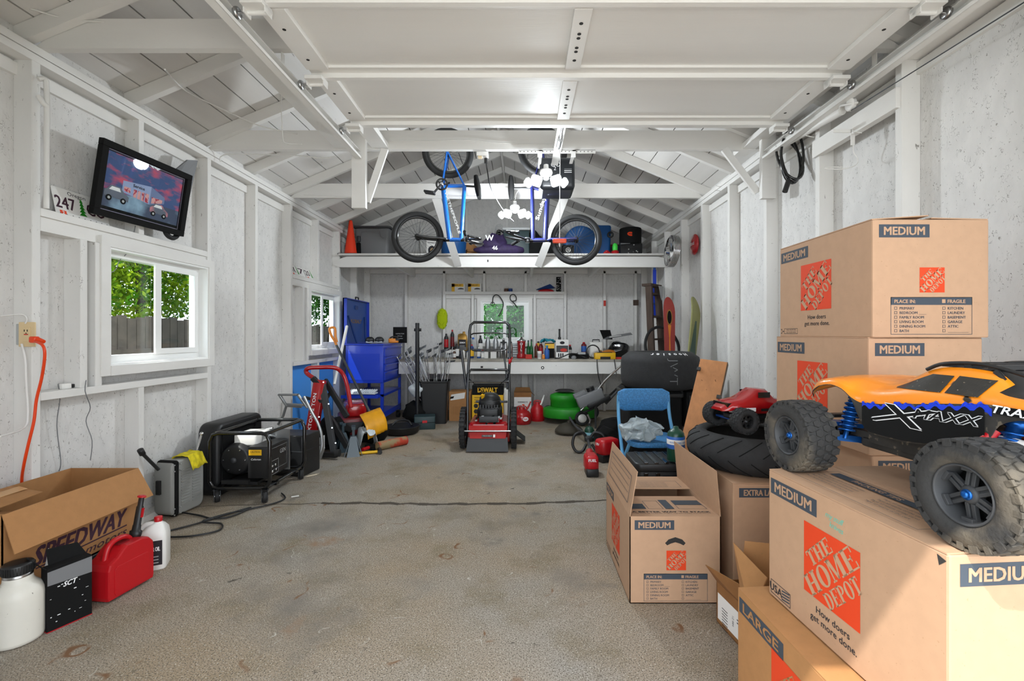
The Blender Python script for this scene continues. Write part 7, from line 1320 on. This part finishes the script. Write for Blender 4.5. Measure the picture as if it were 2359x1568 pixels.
# ================= right side =================
# blue folding chair
o = thing('folding_chair', 'blue metal folding chair with patterned padded back facing the camera', 'folding chair', (.91, 3.25, 0)); BF = 'blue_frame'
q = MB(); rs = []
for i in range(9):
    u = -1 + 2 * i / 8; y = .20 + .018 * (1 - u * u); hh = .085 if abs(u) < .95 else .06
    rs.append([(u * .195, y + a * 1, .685 + b * hh) for a, b in ((-.012, -.85), (-.016, 0), (-.012, .85), (0, 1), (.008, .8), (.008, -.8), (0, -1))])
q.loft(rs, 'chair_pad'); q.build('backrest', o)
q = MB()
for s in (-1, 1):
    q.tube([(s * .188, .20, .72), (s * .192, .17, .55), (s * .20, -.02, .28), (s * .215, -.20, .012)], .0125, BF, 10, sm=4)
    q.tube([(s * .17, -.08, .42), (s * .185, .06, .26), (s * .20, .24, .012)], .0115, BF, 10)
q.cyl((-.212, -.17, .06), (.212, -.17, .06), .010, BF, n=8).cyl((-.20, .0, .30), (.20, .0, .30), .009, BF, n=8).cyl((-.19, .2, .07), (.19, .2, .07), .010, BF, n=8); q.build('frame', o)
for s in (-1, 1): MB().lathe([(.017, 0), (.017, .025)], 'black_plastic', T(s * .215, -.20, 0), 10).build('foot_cap', o)
q = MB(); q.rbox((0, -.02, .435), (.36, .36, .035), .07, 'chair_pad', taper=1); q.build('seat', o)
crumple('plastic_bag', 'crumpled clear plastic bag lying on the blue chair seat', 'plastic bag', (.80, 3.10, .455), (.125, .09, .075), 'bag_clear', 3, .45, k=22, res=34)
o = thing('propane_cylinder', 'dark green propane cylinder with blue and white label on the black case', 'gas cylinder', (.905, 2.70, .435)); MB().lathe([(.045, 0), (.051, .006), (.051, .14), (.046, .165), (.03, .182), (.018, .186), (.014, .20), (.011, .202)], 'green_dark', n=28).build('body', o)
q = MB().lathe([(.0513, .075), (.0518, .076), (.0518, .145), (.0513, .146)], 'blue_label', n=28, cap=False); q.lathe([(.0520, .10), (.0522, .101), (.0522, .128), (.0520, .129)], 'paper', n=28, cap=False)
for a in (-40, 0, 40): q.text('PROPANE', .011, 'blue_label', R('Z', a) @ T(0, -.0526, .108) @ R('X', 90), wd=.03)
q.build('label', o)
o = thing('tool_case', 'black ribbed plastic tool case between the open moving box and the blue chair', 'tool case', (.87, 2.80, 0)); q = MB().rbox((0, 0, .21), (.40, .26, .42), .03, 'black_plastic', ch=.02); q.rbox((0, 0, .40), (.43, .29, .05), .04, 'black_plastic')
for x in (-.15, -.08, .08, .15): q.b2((x - .012, -.138, .02), (x + .012, -.128, .37), 'black_gloss', b=.004)
for x in (-.15, -.09, -.03, .03, .09, .15): q.b2((x - .012, -.14, .42), (x + .012, .12, .433), 'black_gloss', b=.004)
q.build('body', o); MB().box((0, -.148, .33), (.12, .02, .05), 'black_gloss', b=.008).build('handle', o)
# slick racing tyre on a black tote
o = thing('racing_tyre', 'wide slick racing tyre with white lettering lying on its side', 'tyre', (1.235, 4.12, .70)); q = MB(); q.ring([(.20, .01), (.26, .0), (.31, .012), (.336, .035), (.343, .09), (.345, .16), (.343, .24), (.335, .28), (.27, .325), (.215, .325), (.19, .30), (.185, .17)], 'rubber', n=56); q.build('carcass', o)
q = MB(); word = 'Hoosier'
for i, c in enumerate(word):
    a = math.radians(-62 - i * 9.5); F = R('Z', math.degrees(a)) @ T(.292, 0, .306) @ R('Z', -90) @ R('X', 180 - 32) @ R('Y', 0)
    q.text(c, .036, 'ink_white', T(.0, 0, .001) @ F @ R('Z', 180) @ T(0, -.018, .004), bold=.03)
    q.text(c, .036, 'ink_white', T(.0, 0, .001) @ F @ R('Y', 180) @ R('Z', 180) @ T(0, -.018, .004), bold=.03)
M = basis((-.02, -.3435, .17), (0, 0, -1), (1, 0, 0)); q.text('JWT', .07, 'mid_grey', M @ T(0, 0, .0), bold=-.02, wd=.22); q.build('lettering', o)
solo(MB().rbox((0, 0, .35), (.46, .5, .698), .04, 'black_matte').rbox((0, -.0, .66), (.48, .52, .04), .04, 'black_plastic'), 'storage_tote', 'large black tote that carries the slick racing tyre', 'storage tote', (1.13, 4.12, 0))
o = thing('black_crate', 'open framed black crate right of the black tote', 'crate', (1.53, 4.05, 0)); q = MB().b2((-.14, -.18, .38), (.16, .18, .69), 'black_matte', b=.01); q.b2((-.10, -.185, .43), (.13, -.178, .45), 'black_gloss').b2((-.10, -.185, .64), (.13, -.178, .66), 'black_gloss').b2((-.12, -.185, .43), (-.10, -.178, .66), 'black_gloss').b2((.13, -.185, .43), (.15, -.178, .66), 'black_gloss'); q.build('body', o)
solo(MB().box((0, 0, .185), (.30, .34, .37), 'paper', b=.003), 'white_carton', 'plain white carton under the black crate', 'carton', (1.54, 4.05, 0))
# leaning plank
o = thing('wood_plank', 'rough brown wooden plank leaning beside the racing tyre', 'plank', (.96, 3.05, 0)); p0 = Vector((.99, 2.86, .03)); p1 = Vector((1.195, 3.33, 1.27)); p0, p1 = W(1590, 1075, 3.02), W(1645, 833, 3.32)
d = (p1 - p0).normalized(); p0 = p0 - d * (p0.z / d.z); Ld = (p1 - p0).length; q = MB(T(-.96, -3.05, 0)); F = frame(p0, p1, (0, 1, 0)); rz_ = R('Z', -36)
q.box((0, 0, Ld / 2), (.185, .045, Ld), 'plywood', F @ rz_, b=.003).b2((.0925, -.0225, .0), (.095, .0225, Ld), 'wood_edge', F @ rz_); q.build('board', o)
q = MB(T(-.96, -3.05, 0))
for z, x in ((Ld - .09, -.085), (Ld - .28, .085)): q.cyl((x, 0, z), (x + .03, -.03, z), .008, 'dark_steel', M=None, n=8) if False else q.add([tuple(F @ rz_ @ Vector((x + i * .012, -.03 - j * .012, z + k * .012))) for k in (-1, 1) for j in (-1, 1) for i in (-1, 1)], [(0, 2, 3, 1), (4, 5, 7, 6), (0, 1, 5, 4), (2, 6, 7, 3), (0, 4, 6, 2), (1, 3, 7, 5)], 'dark_steel')
q.build('bolt', o)
# motorcycle tyre
o = thing('motorcycle_tyre', 'black motorcycle tyre lying flat on the extra large box', 'tyre', (1.175, 2.345, .515), 0); o.rotation_euler = (0, 0, 0)
R0 = .315; q = MB(); prof = []
for i in range(15):
    a = -1.25 + 2.5 * i / 14; prof.append((R0 - .105 + .105 * math.cos(a), .09 + .088 * math.sin(a) / math.sin(1.25)))
prof += [(.232, .172), (.218, .165), (.214, .155), (.226, .15), (.250, .14), (.262, .09), (.250, .04), (.226, .03), (.214, .025), (.218, .015), (.232, .008)]
q.ring(prof, 'rubber', n=72); q.build('carcass', o); q = MB()
for i in range(20):
    for s in (-1, 1):
        pts = []
        for k in range(7):
            t = k / 6; a = s * (.15 + .85 * t); ph = i * 2 * PI / 20 + t * .33 + (0 if s > 0 else .16); r = R0 - .105 + .1062 * math.cos(a); pts.append((r * math.cos(ph), r * math.sin(ph), .09 + .0888 * math.sin(a) / math.sin(1.25)))
        q.tube(pts, .0022, 'black_matte', 4)
q.build('tread_grooves', o)
o = thing('toy_truck', 'small black and red radio controlled truck resting in the motorcycle tyre', 'toy truck', (1.165, 2.335, .70), -80)
for x, s in ((-.115, -1), (.115, 1)):
    for y in (-.12, .12): rc_wheel(o, x, y, .062, .062, .066, s, 'rubber', 'black_plastic', 'dark_steel', 16)
MB().rbox((0, 0, .065), (.08, .26, .03), .01, 'black_plastic').b2((-.10, -.13, .05), (.10, -.11, .06), 'blue_dark').b2((-.10, .11, .05), (.10, .13, .06), 'blue_dark').build('chassis', o)
q = MB(); st = [(-.19, .10, .115, .05), (-.15, .105, .145, .075), (-.08, .09, .155, .08), (-.04, .085, .175, .075), (.0, .085, .205, .065), (.05, .085, .205, .065), (.08, .085, .165, .08), (.15, .10, .15, .075), (.18, .10, .12, .05)]
q.loft([[(-w, y, a), (-w * .95, y, b - .012), (-w * .6, y, b), (w * .6, y, b), (w * .95, y, b - .012), (w, y, a)] for y, a, b, w in st], 'red_gloss'); bd = q.build('body_shell', o)
q = MB()
for s in (-1, 1):
    q.b2((s * .070, -.01, .165), (s * .073, .055, .192), 'black_gloss').b2((s * .079, -.10, .10), (s * .082, -.03, .118), 'ink_white').b2((s * .079, .0, .10), (s * .082, .06, .112), 'black_matte')
q.b2((-.06, -.17, .12), (.06, -.06, .14), 'black_gloss').b2((-.05, -.14, .1395), (.0, -.09, .1415), 'ink_white'); q.build('side_graphics', bd)
# boards against the right wall
def board(name, label, p0, p1, wd, m, up, tip=True, th=.012, cat='snowboard', edge=None):
    p0, p1 = Vector(p0), Vector(p1); o = thing(name, label, cat, tuple(p0)); L_ = (p1 - p0).length; F = T(*(-p0)) @ frame(p0, p1, up)
    out = []
    n = 14; poly = [(wd * .5 * (1 - .12 * math.sin(PI * z)), L_ * z) for z in [.12 + .76 * i / n for i in range(n + 1)]]
    top = [(wd * .5 * math.cos(a), L_ * .88 + L_ * .12 * math.sin(a)) for a in [PI * i / 12 for i in range(1, 12)]]; bot = [(-wd * .5 * math.cos(a), L_ * .12 - L_ * .12 * math.sin(a)) for a in [PI * i / 12 for i in range(1, 12)]]
    P = poly + top + [(-x, z) for x, z in poly[::-1]] + bot
    def cv(z): t = max(0, z / L_ - .86) / .14; u = max(0, .12 - z / L_) / .12; return .05 * t * t + .04 * u * u
    q = MB(F); vs = [(x, -th / 2 + cv(z), z) for x, z in P] + [(x, th / 2 + cv(z), z) for x, z in P]; k = len(P)
    q.add(vs, [tuple(range(k))] if 0 else [], m)
    # strip faces
    rows = [(x, z) for x, z in poly + top[:6]]; seq = [(wd * .5 * .6, 0.001)] ; zs = [L_ * (1 - math.cos(PI * i / 36)) / 2 for i in range(37)]
    def hw(z):
        t = z / L_
        if t > .88: return wd * .5 * math.sqrt(max(0, 1 - ((t - .88) / .12) ** 2))
        if t < .12: return wd * .5 * math.sqrt(max(0, 1 - ((.12 - t) / .12) ** 2))
        return wd * .5 * (1 - .12 * math.sin(PI * (t - .12) / .76))
    q.v = []; q.f = []; q.m = []; q.sm = []
    q.loft([[(-hw(z) - .0005, -th / 2 + cv(z), z), (hw(z) + .0005, -th / 2 + cv(z), z), (hw(z) + .0005, th / 2 + cv(z), z), (-hw(z) - .0005, th / 2 + cv(z), z)] for z in zs], m, False); b_ = q.build('deck', o)
    return o, F, hw, L_, cv, th
o, F, hw, L_, cv, th = board('snowboard', 'red snowboard with flame emblem leaning before the wooden ladder', (1.583, 4.886, .02), (1.665, 5.20, 1.62), .13, 'red_board', (0, 1, 0))
q = MB(F); y = -th / 2 - .0012
for sx, sz, mt, dy in ((.032, .10, 'gold', 0), (.024, .085, 'black_matte', -.001)): q.add([(sx * math.cos(a), y + dy, L_ * .845 + sz * math.sin(a) * .9) for a in [2 * PI * i / 18 for i in range(18)]], [tuple(range(18))], mt)
q.add([(-.018, y, L_ * .79), (.018, y, L_ * .79), (.006, y, L_ * .70), (.022, y, L_ * .2), (-.022, y, L_ * .2), (-.006, y, L_ * .70)], [tuple(range(6))], 'orange_tool'); q.add([(-.008, y - .001, L_ * .62), (.008, y - .001, L_ * .5), (.016, y - .001, L_ * .2), (-.016, y - .001, L_ * .2)], [(0, 1, 2, 3)], 'red_board'); q.build('emblem', o)
o, F, hw, L_, cv, th = board('snowboard', 'olive and dark green snowboard leaning against the right wall', (1.537, 4.434, .02), (1.765, 4.60, 1.56), .21, 'olive_board', (-1.1, 1, 0))
q = MB(F); y = -th / 2 - .0012; zs = [L_ * (.08 + .76 * i / 12) for i in range(13)]
q.add([(-(hw(z) - .012) * min(1, (13 - i) / 5), y, z) for i, z in enumerate(zs)] + [((hw(z) - .012) * min(1, (13 - i) / 5), y, z) for i, z in reversed(list(enumerate(zs)))], [tuple(range(26))], 'green_dark'); q.text('RIDER', .03, 'olive_board', Matrix(((0, -1, 0, .035), (0, 0, -1, y - .001), (1, 0, 0, L_ * .5), (0, 0, 0, 1)))); q.build('graphic', o)
# wooden ladder, blue strap
o = thing('wooden_ladder', 'dark wooden step ladder standing in the far right corner', 'ladder', (1.70, 5.62, 0), 48); q = MB()
for a, b in (((-.17, 0, 0), (-.12, .10, 1.78)), ((.17, 0, 0), (.12, .10, 1.78))):
    F = frame(a, b, (0, 1, 0)); q.box((0, 0, .89), (.035, .08, 1.79), 'wood_dark', F)
q.build('side_rail', o)
for i in range(6):
    z = .28 + i * .28; MB().box((0, .0 + z * .056, z), (.32 - z * .05, .09, .022), 'wood_dark').build('rung', o)
q = MB().box((0, .12, 1.79), (.30, .12, .03), 'wood_dark').add([(-.03, .02, 1.78), (.12, .02, 1.78), (.10, .02, 1.66), (.06, .02, 1.60), (.03, .02, 1.64), (.0, .02, 1.72)], [tuple(range(6))], 'light_grey'); q.build('top_step', o)
solo(MB().b2((-.02, -.01, 0), (.02, .01, .62), 'blue_metal').b2((-.025, -.015, .16), (.025, .015, .19), 'blue_dark').b2((-.014, -.012, .62), (.014, .012, .8), 'blue_label'), 'level_tool', 'long blue bar standing upright on the ladder left rail', 'bar', (1.71, 5.93, 1.4))
o = thing('bicycle_tyre', 'thin black bent tyre leaning on the ladder behind the racing tyre', 'tyre', (1.64, 5.36, 1.02)); MB().ring([(.24, -.012), (.262, -.014), (.27, 0), (.262, .014), (.24, .012), (.235, 0)], 'rubber_dark', R('Z', 25) @ R('X', 78), 44).build('tread', o)
# ================= outside the windows =================
def leaves(mb, c, r, n, sz, mt):
    for i in range(n):
        while True:
            p = Vector((random.uniform(-1, 1), random.uniform(-1, 1), random.uniform(-1, 1)))
            if p.length < 1: break
        p = Vector((c[0] + p.x * r[0], c[1] + p.y * r[1], c[2] + p.z * r[2])); a = Vector((random.uniform(-1, 1), random.uniform(-1, 1), random.uniform(-1, 1))).normalized(); b = a.orthogonal().normalized()
        b = (Matrix.Rotation(random.uniform(0, 6.28), 3, a) @ b); k = sz * random.uniform(.6, 1.4)
        mb.add([p - a * k, p + b * k * .5, p + a * k, p - b * k * .5], [(0, 1, 2, 3)], mt)
def tree(label, loc, h, r, n, mt, sz=.07, grp=None):
    o = thing('leafy_tree', label, 'tree', loc, 0, grp); q = MB(); q.tube([(0, 0, -.1), (.05, .03, h * .5), (0, 0, h * .9)], [.09, .06, .03], 'bark', 8, sm=4); q.build('trunk', o)
    q = MB()
    for k in range(7): leaves(q, (random.uniform(-.4, .4) * r, random.uniform(-.4, .4) * r, h * random.uniform(.55, .95)), (r * .7, r * .7, h * .28), n // 7, sz, mt)
    q.build('foliage', o, rec=False)
tree('bright green leafy tree seen through the near left window', (-6.2, 7.3, 0), 3.6, 1.7, 24000, 'leaf_bright', .038)
tree('dark green tree beyond the fence behind the near left window', (-9.6, 9.9, 0), 4.2, 2.0, 16000, 'leaf_dark', .05)
tree('dark leafy tree seen through the far left window', (-5.2, 12.2, 0), 4.0, 1.8, 12000, 'leaf_dark', .05)
tree('dark leafy tree further along the fence outside the left windows', (-7.6, 12.6, 0), 4.0, 1.9, 12000, 'leaf_dark', .05)
o = thing('wooden_fence', 'weathered dark board fence outside the near left window', 'fence', (-5.4, 6, 0)); q = MB(T(5.4, -6, 0))
for k in range(80): q.b2((-5.4, 3.5 + k * .15, 0), (-5.38, 3.5 + k * .15 + .14, 1.40 + .02 * (k % 3)), 'fence')
q.build('fence_board', o); MB(T(5.4, -6, 0)).b2((-5.38, 3.5, .9), (-5.34, 15.5, .98), 'fence').build('rail', o)
q = MB(); leaves(q, (0, 0, 1.1), (1.1, .5, 1.2), 9000, .045, 'leaf_shrub'); leaves(q, (.9, .2, 1.2), (.8, .4, 1.1), 4000, .045, 'leaf_shrub'); q.tube([(0, 0, -.1), (0, 0, .9)], .05, 'bark')
solo(q, 'garden_shrub', 'dense green shrub right behind the back window', 'shrub', (-.35, 9.2, 0))
q = MB(); q.b2((-1.5, 0, 1.85), (1.5, .3, 3.0), 'vinyl_white').b2((-1.5, .05, 0), (1.5, .1, 1.85), 'light_grey'); solo(q, 'neighbouring_shed', 'pale shed behind the shrub outside the back window', 'shed', (-.2, 10.6, 0))
